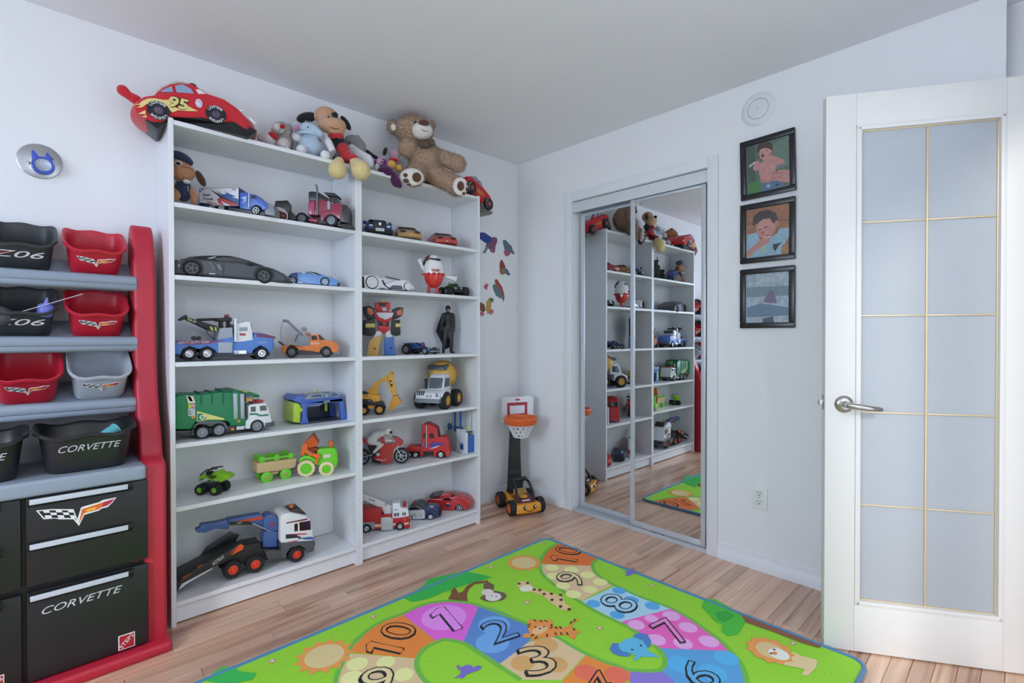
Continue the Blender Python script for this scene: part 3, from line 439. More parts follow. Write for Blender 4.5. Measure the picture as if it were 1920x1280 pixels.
number('10', (-0.5399, -1.0069), (-0.5976, -0.8802), '#dc7434', .72); number('9', (-0.7462, -1.2066), (-0.7598, -1.0623), '#dcc997'); number('8', (-0.7658, -1.494), (-0.7828, -1.3358), '#9cc8ea'); number('7', (-0.813, -1.7508), (-0.7871, -1.5996), '#ee84c8', .7); number('6', (-0.993, -1.9287), (-0.939, -1.7982), '#63a8d8')
for c, r in (((-1.838, -0.8801, 0.067), 1.55), ((-0.7979, -0.8552, 0.0619), 1.5)): pr('printed_sun', '#e59a50', star(c, c[2] * 1.18, c[2] * r, 13), 3); pr('printed_sun', '#d9c38c', circ(c), 4)
def animal(nm, layers):
    for k, (col, q) in enumerate(layers): pr(nm, col, q, 6 + k * .5)
animal('printed_tree', [('#36b24e', [(-1.421, -0.7167), (-1.3463, -0.7144), (-1.3007, -0.703), (-1.245, -0.6642), (-1.1698, -0.6882), (-1.0743, -0.7178), (-1.0418, -0.7868), (-1.0158, -0.8609), (-1.098, -0.841), (-1.2048, -0.8178), (-1.2791, -0.8113), (-1.3449, -0.8105), (-1.4112, -0.7869), (-1.4177, -0.7404)]), ('#7b5236', [(-1.2877, -0.8758), (-1.2448, -0.8443), (-1.2384, -0.8291), (-1.204, -0.8141), (-1.222, -0.8664), (-1.1981, -0.8679), (-1.1568, -0.8417), (-1.104, -0.8353), (-1.0514, -0.8696), (-1.0646, -0.8848), (-1.1178, -0.852), (-1.171, -0.8723), (-1.2058, -0.9031), (-1.2354, -0.9462), (-1.2605, -0.9161)])])
animal('printed_monkey', [('#6f5b49', [(-1.0903, -0.883), (-1.0591, -0.8785), (-1.0603, -0.9233), (-1.0951, -0.9563), (-1.083, -0.9788), (-1.0734, -1.0094), (-1.0873, -1.038), (-1.1224, -1.045), (-1.1626, -1.0263), (-1.18, -0.9996), (-1.1836, -0.9658), (-1.1519, -0.955), (-1.1233, -0.94), (-1.1114, -0.9077)]), ('#d9d2c8', ell((-1.1244, -0.9497), (.028, .028))), ('#dcd8d2', ell((-1.1327, -0.9985), (.036, .034))), ('#3a302a', ell((-1.1314, -0.9852), (.004, .004), 8)), ('#3a302a', ell((-1.1191, -1.0033), (.004, .004), 8))])
animal('printed_giraffe', [('#dcc089', [(-0.9786, -0.9828), (-0.9482, -0.9803), (-0.9276, -1.0001), (-0.9317, -1.0358), (-0.9477, -1.0667), (-0.9357, -1.0935), (-0.9238, -1.1422), (-0.9122, -1.1897), (-0.9202, -1.2246), (-0.9468, -1.2539), (-0.9521, -1.2952), (-0.9831, -1.2977), (-0.9981, -1.2704), (-0.9883, -1.214), (-0.9705, -1.1479), (-0.979, -1.089), (-1.0068, -1.0549), (-0.9958, -1.0204)]), ('#e9e2cf', ell((-0.9757, -1.0474), (.032, .026)))] + [('#54422f', ell(p, (.011, .008), 10, .6)) for p in [(-0.9684, -0.9926), (-0.9358, -1.0161), (-0.9576, -1.0799), (-0.9548, -1.1372), (-0.9297, -1.1584), (-0.9083, -1.1935), (-0.9661, -1.1943), (-0.9374, -1.2219), (-0.9802, -1.2551), (-0.9708, -1.2941), (-0.9436, -1.1009)]])
animal('printed_tiger', [('#e2904a', [(-1.1612, -1.2368), (-1.1405, -1.2304), (-1.1326, -1.2501), (-1.1129, -1.2654), (-1.0971, -1.2842), (-1.0798, -1.2853), (-1.0888, -1.3065), (-1.1122, -1.3304), (-1.0945, -1.3531), (-1.0737, -1.3731), (-1.0376, -1.3557), (-1.0031, -1.3591), (-1.001, -1.3732), (-1.0372, -1.3679), (-1.0648, -1.3874), (-1.0671, -1.4076), (-1.0614, -1.4242), (-1.0742, -1.4284), (-1.0888, -1.4252), (-1.1146, -1.443), (-1.1216, -1.431), (-1.1138, -1.4065), (-1.1471, -1.3798), (-1.1759, -1.3681), (-1.2027, -1.3424), (-1.2358, -1.3419), (-1.2343, -1.3277), (-1.22, -1.3204), (-1.2472, -1.3048), (-1.2431, -1.2875), (-1.2219, -1.2862), (-1.21, -1.2977), (-1.1968, -1.2716)]), ('#efb98a', ell((-1.1671, -1.3092), (.036, .022)))] + [('#3a2c24', ell(p, (.010, .0035), 8, a)) for p, a in zip([(-1.1817, -1.2635), (-1.1703, -1.2538), (-1.1112, -1.3199), (-1.1236, -1.3308), (-1.1338, -1.2513), (-1.1192, -1.2713), (-1.1051, -1.2849), (-1.1097, -1.3441), (-1.0976, -1.3558), (-1.1417, -1.3689), (-1.1264, -1.3836), (-1.1095, -1.3999), (-1.174, -1.3539), (-1.0691, -1.4001), (-1.0424, -1.3629), (-1.0186, -1.3622), (-1.2155, -1.3353), (-1.2145, -1.315)], (.1, -.3, .4, 0, 1.4, 1.5, 1.7, 1, 1.1, 1, .9, 1.1, .7, 1, .3, .5, .2, 0))] + [('#2a2220', ell(p, (.005, .004), 8)) for p in [(-1.1673, -1.2864), (-1.1413, -1.3081), (-1.1624, -1.3048)]])
animal('printed_elephant', [('#4e7fbe', [(-1.071, -1.5684), (-1.0356, -1.5547), (-1.0174, -1.5681), (-1.0425, -1.5959), (-1.0394, -1.6187), (-1.0426, -1.6418), (-1.0592, -1.6387), (-1.0767, -1.6154), (-1.0822, -1.5907)]), ('#4e7fbe', [(-0.9351, -1.58), (-0.9027, -1.589), (-0.8913, -1.6148), (-0.917, -1.6479), (-0.957, -1.6647), (-0.9617, -1.6328), (-0.9532, -1.5988)]), ('#5fb4d8', [(-1.0219, -1.5748), (-0.9804, -1.5727), (-0.9423, -1.592), (-0.9395, -1.6262), (-0.9636, -1.6583), (-0.9786, -1.6707), (-0.9781, -1.6974), (-0.9819, -1.7194), (-1.0077, -1.6882), (-1.0225, -1.6803), (-1.0208, -1.6692), (-1.0575, -1.6718), (-1.0582, -1.6586), (-1.0337, -1.6568), (-1.0342, -1.6329), (-1.0481, -1.6104), (-1.0428, -1.5889)]), ('#1e2a3a', ell((-1.0142, -1.6271), (.005, .005), 8)), ('#1e2a3a', ell((-0.97, -1.6358), (.005, .005), 8))])
LI = (-0.6548, -1.9756, 0.082)
animal('printed_lion', [('#dcc795', [(-0.6784, -2.0115), (-0.6041, -2.0377), (-0.6083, -2.0662), (-0.598, -2.0952), (-0.5934, -2.1122), (-0.6404, -2.122), (-0.7081, -2.1151), (-0.7197, -2.0983), (-0.6789, -2.0968), (-0.7014, -2.0513), (-0.7164, -2.0186)]), ('#e59a55', star(LI[:2], LI[2] * .84, LI[2], 11)), ('#d6bd88', ell(LI[:2], (LI[2] * .6, LI[2] * .56))), ('#f0e9da', ell((-0.6563, -2.0071), (.034, .034))), ('#e08a4a', ell((-0.6621, -1.995), (.012, .008), 10)), ('#33271e', ell((-0.641, -1.9863), (.005, .005), 8)), ('#33271e', ell((-0.6726, -1.9862), (.005, .005), 8))])
for cc in ([(-1.5774, -1.2949), (-1.5486, -1.2976), (-1.5357, -1.2845), (-1.5375, -1.2698), (-1.5343, -1.2553), (-1.5223, -1.2536), (-1.5276, -1.2706), (-1.5075, -1.2724), (-1.4932, -1.2817), (-1.4956, -1.3014), (-1.4738, -1.3048), (-1.4723, -1.3195), (-1.49, -1.3242), (-1.511, -1.3168), (-1.5337, -1.312), (-1.5557, -1.3199), (-1.5608, -1.3067)], [(-0.5008, -1.2421), (-0.5085, -1.2647), (-0.4912, -1.2743), (-0.464, -1.2776), (-0.4655, -1.3061), (-0.4937, -1.3101), (-0.5117, -1.3013), (-0.5318, -1.3074), (-0.5434, -1.2878), (-0.5181, -1.278)]): animal('printed_bird', [('#7a6cc2', cc)])
animal('printed_grass', [('#4cb83e', [(-0.5488, -1.6674), (-0.487, -1.6531), (-0.449, -1.6802), (-0.4702, -1.7609), (-0.496, -1.8055), (-0.5279, -1.8411), (-0.5703, -1.8479), (-0.6402, -1.8565), (-0.6785, -1.8344), (-0.6649, -1.8029), (-0.6159, -1.7883), (-0.617, -1.7553), (-0.5848, -1.72)]), ('#3aa03f', [(-0.558, -1.7289), (-0.5045, -1.7544), (-0.5231, -1.7963), (-0.5997, -1.788), (-0.5958, -1.7594)]), ('#8a5a44', [(-0.4936, -1.8079), (-0.4891, -1.8621), (-0.4727, -1.9804), (-0.4893, -2.0985), (-0.5093, -2.0982), (-0.5226, -2.0415), (-0.5252, -1.9374), (-0.535, -1.8471)])])
animal('printed_bush', [('#38b552', [(-2.1846, -0.7251), (-2.1194, -0.6955), (-2.0928, -0.7211), (-2.0819, -0.7632), (-2.0453, -0.8108), (-2.0637, -0.8355), (-2.1308, -0.8061)])])
for c in [(-1.9828, -0.7813), (-1.5887, -0.7706), (-0.9496, -0.773), (-1.0586, -1.1304)] + [(-1.0586, -1.1327), (-0.987, -1.4623), (-0.5536, -0.7559), (-0.9466, -0.7713)] + [(-0.5404, -1.4254), (-0.5472, -2.0206), (-0.987, -1.4623)]: pr('printed_flower', '#d98aa0', star(c, .007, .015, 5), 3); pr('printed_flower', '#f2e2c0', ell(c, (.005, .005), 8), 4)
g = G()
for k in range(900):
    a, b = random.uniform(X0 + .05, X1 - .05), random.uniform(Y0 + .05, Y1 - .05); g.box((a - OX, b - OY, ZM - .0004), (.006, .0025, .0005), rot=(0, 0, random.random() * 3))
part(t, 'printed_specks', matfab('#6fb92f'), g, kind='stuff')
# ---------------------------------------------------------------- red toy organizer at the left edge
RP = M('#b8243a', .42, bump=.12, scale=500); GRS = M('#8f9bab', .4, bump=.05, scale=400); BKP = M('#1d1e21', .42, bump=.1, scale=600)
t = thing('toy_organizer', 'tall red and grey toy organizer with black drawers, left of the bookcases', 'shelf unit', ((-2.62, -.22, 0), 0)); OX3, OY3 = -2.62, -.22
def L3(pts): return [(a - OY3, b) for a, b in pts]
PRF = [(-.03, 0), (-.395, 0), (-.4, .66), (-.39, .69), (-.33, .705), (-.322, .73), (-.302, .79), (-.265, .86), (-.235, .95), (-.215, 1.05), (-.205, 1.18), (-.20, 1.3), (-.19, 1.42), (-.172, 1.52), (-.145, 1.58), (-.115, 1.608), (-.085, 1.61), (-.055, 1.59), (-.035, 1.54), (-.028, 1.4)]
for x0, x1 in ((-2.30, -2.228), (-3.012, -2.94)): part(t, 'end_panel', RP, ex(L3(PRF), x0 - OX3, x1 - OX3, .026, 4, ax='x'))
part(t, 'base', RP, bx((0, .0 - .005, .0195), (.80, .45, .039), .014, 3)); part(t, 'side_tab', RP, bx((-2.312 - OX3, -.398 - OY3, .367), (.05, .02, .036), .006))
part(t, 'cabinet_core', BKP, bx((0, -.0, .34), (.66, .34, .6))); part(t, 'cabinet_top', GRS, bx((0, -.025, .668), (.655, .355, .052), .012, 3)); part(t, 'plug', GRS, G().lathe([(0, .006), (.008, .005), (.012, .002), (.013, 0)], 16, Matrix.Translation((-2.622 - OX3, -.4, .668)) @ Matrix.Rotation(PI / 2, 4, 'X')) if 0 else sp((-2.622 - OX3, -.4 - OY3 - .003, .668), (.011, .005, .011)))
for z, y in ((1.364, -.19), (1.128, -.20), (.893, -.225)):
    s = part(t, 'shelf', GRS, ex([(y - OY3 + .02, z + .002), (.17, z + .09), (.17, z + .075), (y - OY3 + .02, z - .016)], -.325, .325, .003, ax='x'))
    part(s, 'front_rail', GRS, ex([(y - OY3 + a, z + b) for a, b in ((.022, .027), (.012, .031), (-.004, .027), (-.012, .012), (-.013, -.004), (-.008, -.006), (-.010, -.009), (-.009, -.022), (0, -.029), (.02, -.027))], -.33, .33, .0015, 1, ax='x'))
EM_ = [(-2.5826, 0.5966), (-2.5681, 0.5953), (-2.5441, 0.5923), (-2.4918, 0.5793), (-2.4823, 0.5431), (-2.4727, 0.5804), (-2.465, 0.5825), (-2.4256, 0.5877), (-2.4166, 0.5926), (-2.3784, 0.594), (-2.3905, 0.5768), (-2.4033, 0.5651), (-2.419, 0.5642), (-2.4257, 0.5589), (-2.4643, 0.5534), (-2.4782, 0.5195), (-2.4925, 0.5457), (-2.5281, 0.5547), (-2.5362, 0.5595), (-2.5651, 0.564)]
EB_ = [(-2.5767, 0.5925), (-2.5681, 0.592), (-2.5433, 0.5882), (-2.494, 0.5758), (-2.4841, 0.539), (-2.4908, 0.5492), (-2.5289, 0.5593), (-2.5635, 0.568)]; EO_ = [(-2.4706, 0.5742), (-2.4234, 0.5832), (-2.4144, 0.5852), (-2.419, 0.5689), (-2.4266, 0.5637), (-2.4651, 0.5593), (-2.4786, 0.5286)]; ER_ = [(-2.4144, 0.5852), (-2.384, 0.5906), (-2.3941, 0.5776), (-2.4055, 0.5703), (-2.419, 0.5689)]; EY_ = [(-2.4616, 0.5658), (-2.4564, 0.5708), (-2.4499, 0.5704), (-2.4389, 0.5724), (-2.431, 0.5705), (-2.4368, 0.565), (-2.4456, 0.5648), (-2.4521, 0.5618)]
EQ_ = [[(-2.5661, 0.5915), (-2.5522, 0.5893), (-2.549, 0.5819), (-2.5634, 0.5843)], [(-2.5361, 0.5865), (-2.5218, 0.5831), (-2.519, 0.5757), (-2.5337, 0.5787)], [(-2.5065, 0.5794), (-2.494, 0.5758), (-2.4915, 0.5679), (-2.5041, 0.5716)], [(-2.549, 0.5814), (-2.5349, 0.5785), (-2.5321, 0.5701), (-2.5463, 0.573)], [(-2.519, 0.5752), (-2.5049, 0.5718), (-2.5016, 0.5626), (-2.5157, 0.566)], [(-2.5622, 0.5764), (-2.5467, 0.5726), (-2.5451, 0.5639), (-2.5611, 0.5679)], [(-2.5321, 0.569), (-2.5165, 0.5651), (-2.5141, 0.5562), (-2.5289, 0.5599)], [(-2.5016, 0.5614), (-2.4899, 0.5585), (-2.4866, 0.5464), (-2.4975, 0.5514)]]
EC = (-2.481, .566)
def emblem(root, mx, s):
    def f(q): return [((a - EC[0]) * s, (b - EC[1]) * s) for a, b in q]
    for k, (c, qs) in enumerate((('#e8e8ea', [EM_]), ('#1d1f24', [EB_]), ('#e9e9ee', EQ_), ('#dd6a2a', [EO_]), ('#b92a4a', [ER_]), ('#f0c04a', [EY_]))):
        g = G()
        for q in qs: g.ext(f(q), -.0006 - .0002 * k, -.0001, mx=mx)
        part(root, 'printed_emblem', plastic(c), g, kind='stuff')
STRIP = M('#c3cad6', .35, 0, 0, .3, 900, .15)
for xc in (-2.447, -2.775):
    for z0, z1 in ((.352, .64), (.045, .335)):
        d = part(t, 'drawer', BKP, bx((xc - OX3, -.178 - .0, (z0 + z1) / 2), (.318, .03, z1 - z0), .008, 2)); up = z0 > .2
        for zz in ((.636, .492) if up else (.327,)):
            part(d, 'handle_lip', BKP, ex([(-.19, zz - .03), (-.205, zz - .012), (-.206, zz + .002), (-.19, zz + .006)], xc - OX3 - .155, xc - OX3 + .115, .003, ax='x')); part(d, 'handle_strip', STRIP, bx((xc - OX3 - .025, -.2068, zz - .008), (.25, .002, .017), .0006))
        if up: emblem(d, Matrix.Translation((xc - OX3 - .033, -.1934, .566)), 1.0)
        else:
            text(d, 'printed_name', plastic('#c9ccd4'), 'CORVETTE', side(xc - OX3 - .027, -.1935, .266, .02), .033, .207, .35)
            lg = part(d, 'printed_badge', plastic('#e8e4e4'), bx((xc - OX3 + .095, -.1935, .077), (.047, .0012, .052), .0005)); part(d, 'printed_badge', plastic('#a81f2c'), bx((xc - OX3 + .095, -.1942, .077), (.041, .001, .046)))
            text(d, 'printed_badge', WHITE, 'STEP2', side(xc - OX3 + .095, -.1949, .077, .8), .019, .05, .1)
BINN = [0]
def bin_(label, mat, w, d, h, lip, tilt, group, deco=None, wave=.012):
    b = thing('storage_bin', label, 'bin', (lip, (tilt, 0, 0)), group); n = 40
    def ring(sx, sy, z, wav, yo=0):
        o = []
        for k in range(n):
            a = 2 * PI * k / n; c, s = math.cos(a), math.sin(a); p = 5; q = (abs(c) ** p + abs(s) ** p) ** (-1 / p); x, y = c * q * sx / 2, s * q * sy / 2
            f = max(0, 1 - (x / (sx * .42)) ** 2) if abs(s) > .5 else 0
            o.append((x, d / 2 + y + yo, z - wav * f + wav * .5 * math.cos(x / sx * 10) * (abs(s) > .5)))
        return o
    rs = [ring(w * .76, d * .74, -h, 0), ring(w * .80, d * .78, -h + .012, 0), ring(w * .9, d * .9, -.014, wave), ring(w, d, -.010, wave), ring(w * 1.0, d * 1.0, -.001, wave), ring(w * .97, d * .97, .001, wave), ring(w * .88, d * .88, -.008, wave), ring(w * .77, d * .75, -h + .016, 0)]
    g = G(); V_ = [v for r in rs for v in r]; F_ = [tuple(range(n - 1, -1, -1)), tuple(range(7 * n, 8 * n))]
    for k in range(7): F_ += [(k * n + i, k * n + (i + 1) % n, (k + 1) * n + (i + 1) % n, (k + 1) * n + i) for i in range(n)]
    g.smooth = 50; g.add(V_, F_); part(b, 'tub', mat, g)
    sl = math.atan2((d * .9 - d * .78) / 2, h - .026); mid = Matrix.Translation((0, d * .5 - d * .425, -h * .5)) @ Matrix.Rotation(sl, 4, 'X')
    if deco: deco(b, mid)
    return b
RB = M('#c02338', .38, bump=.06, scale=500); BB = M('#35383d', .45, bump=.06, scale=500); GB = M('#b3bac4', .4, bump=.06, scale=500); KB = M('#222326', .4, bump=.06, scale=500)
def dE(b, mx): emblem(b, mx @ Matrix.Translation((0, -.0018, .006)), .56)
def dZ(b, mx):
    r = mx @ Matrix.Rotation(PI / 2, 4, 'X') @ Matrix.Translation((-.014, .008, .002)); text(b, 'printed_name', plastic('#dcdce0'), 'Z06', r, .038, .138, .3, ex=.0005); g = G(); g.ext([(-.074, -.004), (-.034, .010), (-.026, .010), (-.066, -.004)], -.0034, -.0028, mx=mx @ Matrix.Translation((0, 0, .008))); part(b, 'printed_slash', RED, g)
def dC(b, mx): text(b, 'printed_name', plastic('#c4c8d0'), 'CORVETTE', mx @ Matrix.Rotation(PI / 2, 4, 'X') @ Matrix.Translation((0, .012, .002)), .032, .165, .35, ex=.0005)
gb = 'bins of the toy organizer'
for xc in (-2.611,): bin_('dark grey bin lettered Z06 on the top shelf of the organizer', BB, .188, .2, .125, (xc, -.225, 1.484), .52, gb, dZ); bin_('dark grey bin lettered Z06 on the second organizer shelf, holding a purple bottle', BB, .188, .2, .125, (xc, -.24, 1.247), .52, gb, dZ)
bin_('empty red bin with a crossed flags emblem on the top organizer shelf', RB, .188, .2, .125, (-2.411, -.225, 1.484), .52, gb, dE); bin_('red bin with a crossed flags emblem on the second organizer shelf', RB, .19, .2, .125, (-2.408, -.24, 1.247), .52, gb, dE)
bin_('red bin beside the pale grey bin on the third organizer shelf', RB, .19, .2, .125, (-2.60, -.26, 1.015), .52, gb, dE); bin_('pale grey bin with crossed flags on the third organizer shelf', GB, .19, .2, .125, (-2.402, -.26, 1.015), .52, gb, dE)
bin_('large black bin lettered CORVETTE with a teal cup inside', KB, .277, .235, .142, (-2.4505, -.42, .837), .07, gb, dC, .016); bin_('large black bin cut off by the left photo edge', KB, .277, .235, .142, (-2.734, -.42, .837), .07, gb, dC, .016)
t = thing('glue_bottle', 'small purple bottle with a pointed tip leaning in the second row grey bin', 'bottle', ((-2.555, -.200, 1.232), (.35, .12, 0))); part(t, 'bottle_body', plastic('#6f74c9'), G().lathe([(0, 0), (.02, 0), (.022, .004), (.022, .034), (.018, .040), (.008, .043)], 20)); part(t, 'nozzle', plastic('#7f84d4'), G().lathe([(.008, .042), (.006, .05), (.002, .066), (0, .066)], 12))
t = thing('toy_wand', 'thin pale stick with a red end lying across the second row grey bin', 'stick', ((-2.61, -.2, 1.235), 0)); part(t, 'stick', plastic('#c8c3cc'), cy((-.02, -.02, .0), (.155, -.06, .075), .0014, n=8)); part(t, 'tip', RED, sp((.156, -.0605, .0755), .0032))
t = thing('teal_cup', 'small teal cup lying in the large black lettered bin', 'cup', ((-2.405, -.33, .80), (0, 1.2, .5))); part(t, 'cup_body', plastic('#5bb0b8'), G().lathe([(0, 0), (.018, 0), (.023, .045), (.021, .045), (.016, .003), (0, .003)], 20)); part(t, 'cup_rim', plastic('#6fc4cb'), G().lathe([(.022, .043), (.025, .045), (.022, .047)], 20))
tag(link('plastic_scrap', ex([(-.035, -.006), (.03, -.009), (.04, 0), (.03, .01), (-.03, .006)], -.003, .003, .002).mesh('plastic_scrap', plastic('#9aa3ad')), None, (-2.475, -.37, .806), (.4, -.15, .2)), 'grey plastic piece poking out of the large black lettered bin', 'toy piece')
tag(link('toy_ball', sp((0, 0, 0), .035).mesh('toy_ball', plastic('#4b4f56')), None, (-2.665, -.19, 1.225)), 'dark grey ball heaped in the second row grey bin, at the photo edge', 'ball')
# ---------------------------------------------------------------- toys in the left bookcase
def de(root, nm, col, pts, y, k=1, mat=None): return part(root, nm, mat or plastic(col), flat(pts, y - .0004 * k, .0005))
def bar(p, q, r, y=0, n=10): return cy((p[0], y, p[1]), (q[0], y, q[1]), r, n=n)
# green garbage truck
t = thing('garbage_truck', 'green toy garbage truck with a white cab and a yellow recycling sticker', 'toy truck', (((-2.15, -0.175, 0.73), 0.0))); w = .06; GRN = plastic('#0f7a4c'); GRD = plastic('#0b5d3c')
c = part(t, 'container', GRN, ex([(-0.035, 0.0528), (-0.0431, 0.1468), (-0.0168, 0.188), (0.0151, 0.1904), (0.0661, 0.1864), (0.1075, 0.1887), (0.15, 0.1907), (0.1877, 0.1878), (0.1869, 0.0443), (0.1651, 0.0625), (0.0508, 0.0759), (0.0324, 0.0441)], -w, w, .006, 3))
for q in ([(0.0662, 0.1936), (0.0706, 0.1941), (0.0704, 0.1444), (0.0659, 0.1448)], [(0.1068, 0.1948), (0.1113, 0.1954), (0.1111, 0.1406), (0.1065, 0.141)], [(0.1481, 0.1987), (0.1528, 0.1993), (0.1525, 0.1367), (0.1478, 0.1372)]): part(c, 'rib', GRD, ex(q, -w - .003, w + .003, .002))
part(t, 'bulkhead', GRN, ex([(0.1857, 0.1906), (0.2018, 0.1957), (0.2345, 0.1788), (0.2388, 0.0357), (0.1769, 0.0411)], -w - .001, w + .001, .005)); part(t, 'roof_cap', GRD, ex([(0.1469, 0.1953), (0.1978, 0.1986), (0.2428, 0.1781), (0.2386, 0.173), (0.1977, 0.1897), (0.15, 0.188)], -w - .003, w + .003, .002)); part(t, 'lift_arm', GRN, ex([(0.2365, 0.1764), (0.2721, 0.1768), (0.3063, 0.1616), (0.3054, 0.1501), (0.2385, 0.1576)], -.03, .03, .003)); part(t, 'beacon', plastic('#c9d04a'), ex([(0.2378, 0.184), (0.2574, 0.1852), (0.2595, 0.1741), (0.2386, 0.1748)], -.02, .02, .003))
SILV = M('#a9afb8', .3, .6, bump=.5, scale=260)
for q in ([(0.1876, 0.1802), (0.2058, 0.1797), (0.2073, 0.0688), (0.1899, 0.0681)], [(0.2148, 0.1781), (0.2328, 0.1767), (0.2339, 0.0666), (0.2175, 0.0667)]): part(t, 'vent_column', SILV, ex(q, -w - .006, -w + .002, .003))
s = part(t, 'sticker', plastic('#d8cf7a'), flat([(0.0539, 0.1182), (0.1553, 0.076), (0.1533, 0.0705), (0.0955, 0.078), (0.0618, 0.0742), (0.0537, 0.0751)], -w - .0006)); de(s, 'sticker', '#17784e', [(0.0557, 0.1082), (0.0731, 0.1055), (0.088, 0.0823), (0.0618, 0.0767), (0.0556, 0.0775)], -w, 3); part(s, 'recycle_mark', WHITE, G().lathe([(.0068, .0005), (.0068, .001), (.0095, .001), (.0095, .0005), (.0068, .0005)], 24, Matrix.Translation(((0.0719, 0.0906)[0], -w - .0022, (0.0719, 0.0906)[1])) @ Matrix.Rotation(PI / 2, 4, 'X')))
RC = (0.0719, 0.0906)
for k in range(3): a = PI / 2 + k * 2 * PI / 3; part(s, 'recycle_arrow', WHITE, flat([(RC[0] + .0052 * math.cos(a + d) * m, RC[1] + .0052 * math.sin(a + d) * m) for d, m in ((-.5, 1), (.2, 1.25), (.55, .7), (.1, .4))], -w - .002))
for col, q in (('#e4dcd0', [(0.0162, 0.1853), (0.0396, 0.1813), (0.0482, 0.1529), (0.0228, 0.1522)]), ('#c8d040', [(0.0228, 0.1497), (0.0347, 0.1486), (0.0346, 0.1325), (0.0227, 0.1337)]), ('#d99a9a', [(0.0358, 0.1493), (0.0475, 0.1483), (0.0474, 0.1338), (0.0357, 0.1349)]), ('#b9bec6', [(0.022, 0.1321), (0.0474, 0.1304), (0.0472, 0.0989), (0.0225, 0.1003)]), ('#c86a2a', [(0.0194, 0.1821), (0.0295, 0.1813), (0.0402, 0.16), (0.0294, 0.161)]), ('#e08a2a', [(0.0326, 0.0971), (0.0472, 0.0989), (0.049, 0.0919), (0.0344, 0.0893)])): de(c, 'sticker', col, q, -w, 2)
for q in ((0.0284, 0.1196), (0.0284, 0.109)): part(c, 'button', plastic('#5a6a72'), cy((q[0], -w, q[1]), (q[0], -w - .004, q[1]), .003))
CABW = plastic('#e3e5e8'); cb = part(t, 'cab', CABW, ex([(0.25, 0.1176), (0.2571, 0.1246), (0.3257, 0.1275), (0.3375, 0.0983), (0.3505, 0.0384), (0.3165, 0.0192), (0.3122, 0.0392), (0.2907, 0.0537), (0.2694, 0.0443), (0.2596, 0.0172), (0.2378, 0.0199), (0.2359, 0.0496), (0.2514, 0.0637)], -w + .003, w - .003, .005, 3))
for q in ([(0.26, 0.1148), (0.2795, 0.1156), (0.2802, 0.0926), (0.2608, 0.0923)], [(0.2975, 0.1157), (0.3244, 0.1155), (0.3269, 0.0933), (0.2991, 0.0934)]): de(cb, 'window', '#30343a', q, -w + .003, 2, GLASSD)
de(cb, 'stripe', '#1f7a55', [(0.2549, 0.087), (0.2836, 0.0854), (0.2973, 0.0761), (0.3343, 0.0753), (0.3347, 0.0683), (0.2938, 0.0691), (0.2823, 0.0777), (0.2548, 0.0793)], -w + .003, 2); part(t, 'sign_box', plastic('#6f757a'), ex([(0.2406, 0.1656), (0.2712, 0.1659), (0.272, 0.1383), (0.2417, 0.1374)], -w + .01, w - .01, .003)); de(t, 'sign', '#e08f3a', [(0.2435, 0.1531), (0.2686, 0.1533), (0.2686, 0.1395), (0.2443, 0.1395)], -w + .01, 2)
part(t, 'light_bar', plastic('#c23a3a'), ex([(0.2728, 0.1323), (0.2911, 0.1329), (0.2933, 0.1383), (0.3192, 0.1387), (0.3214, 0.1311), (0.2753, 0.1261)], -.04, .04, .003)); part(t, 'fender', plastic('#565a60'), ex([(0.034, 0.0206), (0.0415, 0.0579), (0.0581, 0.0729), (0.0804, 0.0746), (0.1416, 0.0666), (0.1611, 0.0563), (0.1697, 0.0287), (0.161, 0.0276), (0.1493, 0.0533), (0.126, 0.0583), (0.1029, 0.0459), (0.0804, 0.0617), (0.0544, 0.0605), (0.0433, 0.0449), (0.0413, 0.0175)], -w - .004, -w + .03, .003))
part(t, 'chassis', DGREY, ex([(-0.0211, 0.0448), (0.0469, 0.0359), (0.169, 0.0399), (0.2379, 0.0358), (0.3209, 0.0302), (0.3208, 0.0163), (0.2545, 0.0155), (0.1808, 0.0161), (0.0468, 0.0146), (-0.0177, 0.0318)], -w + .012, w - .012, .003)); part(t, 'bumper', plastic('#4a4e54'), ex([(0.3196, 0.0364), (0.3594, 0.0383), (0.3606, 0.0174), (0.3222, 0.0175)], -w, w, .003))
for q in ((0.2117, 0.0579), (0.1869, 0.0251)): part(t, 'side_light', plastic('#e58a3a'), sp((q[0], -w, q[1]), (.008, .005, .006)))
de(t, 'name_sign', '#c9ced4', [(0.201, 0.0359), (0.2317, 0.0352), (0.2325, 0.0206), (0.2022, 0.0209)], -w - .001, 2); wheels(t, [(0.0735, 0.026, 0.0279), (0.1355, 0.0282, 0.0272), (0.2855, 0.0272, 0.0281)], -w - .001, .03, hr=.72)
# blue and lime toy garage
t = thing('toy_garage', 'blue and lime green toy police garage with a drive-through arch', 'toy garage', (((-1.66, -0.105, 0.73), 0.0))); w = .075; BLU = plastic('#4464b4'); LIME = plastic('#b6d449')
part(t, 'roof', BLU, ex([(-0.0261, 0.121), (-0.0042, 0.1439), (0.0351, 0.1356), (0.2075, 0.1251), (0.2267, 0.1076), (0.2239, 0.092), (0.045, 0.0955), (0.0054, 0.1032)], -w, w, .004)); part(t, 'roof_trim', GREY, ex([(0.0276, 0.1247), (0.0502, 0.143), (0.1012, 0.1476), (0.175, 0.146), (0.2075, 0.1303), (0.2048, 0.12), (0.0301, 0.1195)], -w - .003, -w + .05, .003))
for q in ([(0.0526, 0.1312), (0.0755, 0.1409), (0.1089, 0.1383), (0.1104, 0.1279)], [(0.1589, 0.1342), (0.175, 0.1408), (0.2021, 0.1308), (0.1615, 0.1252)]): de(t, 'roof_window', '#3f5a86', q, -w - .003, 2)
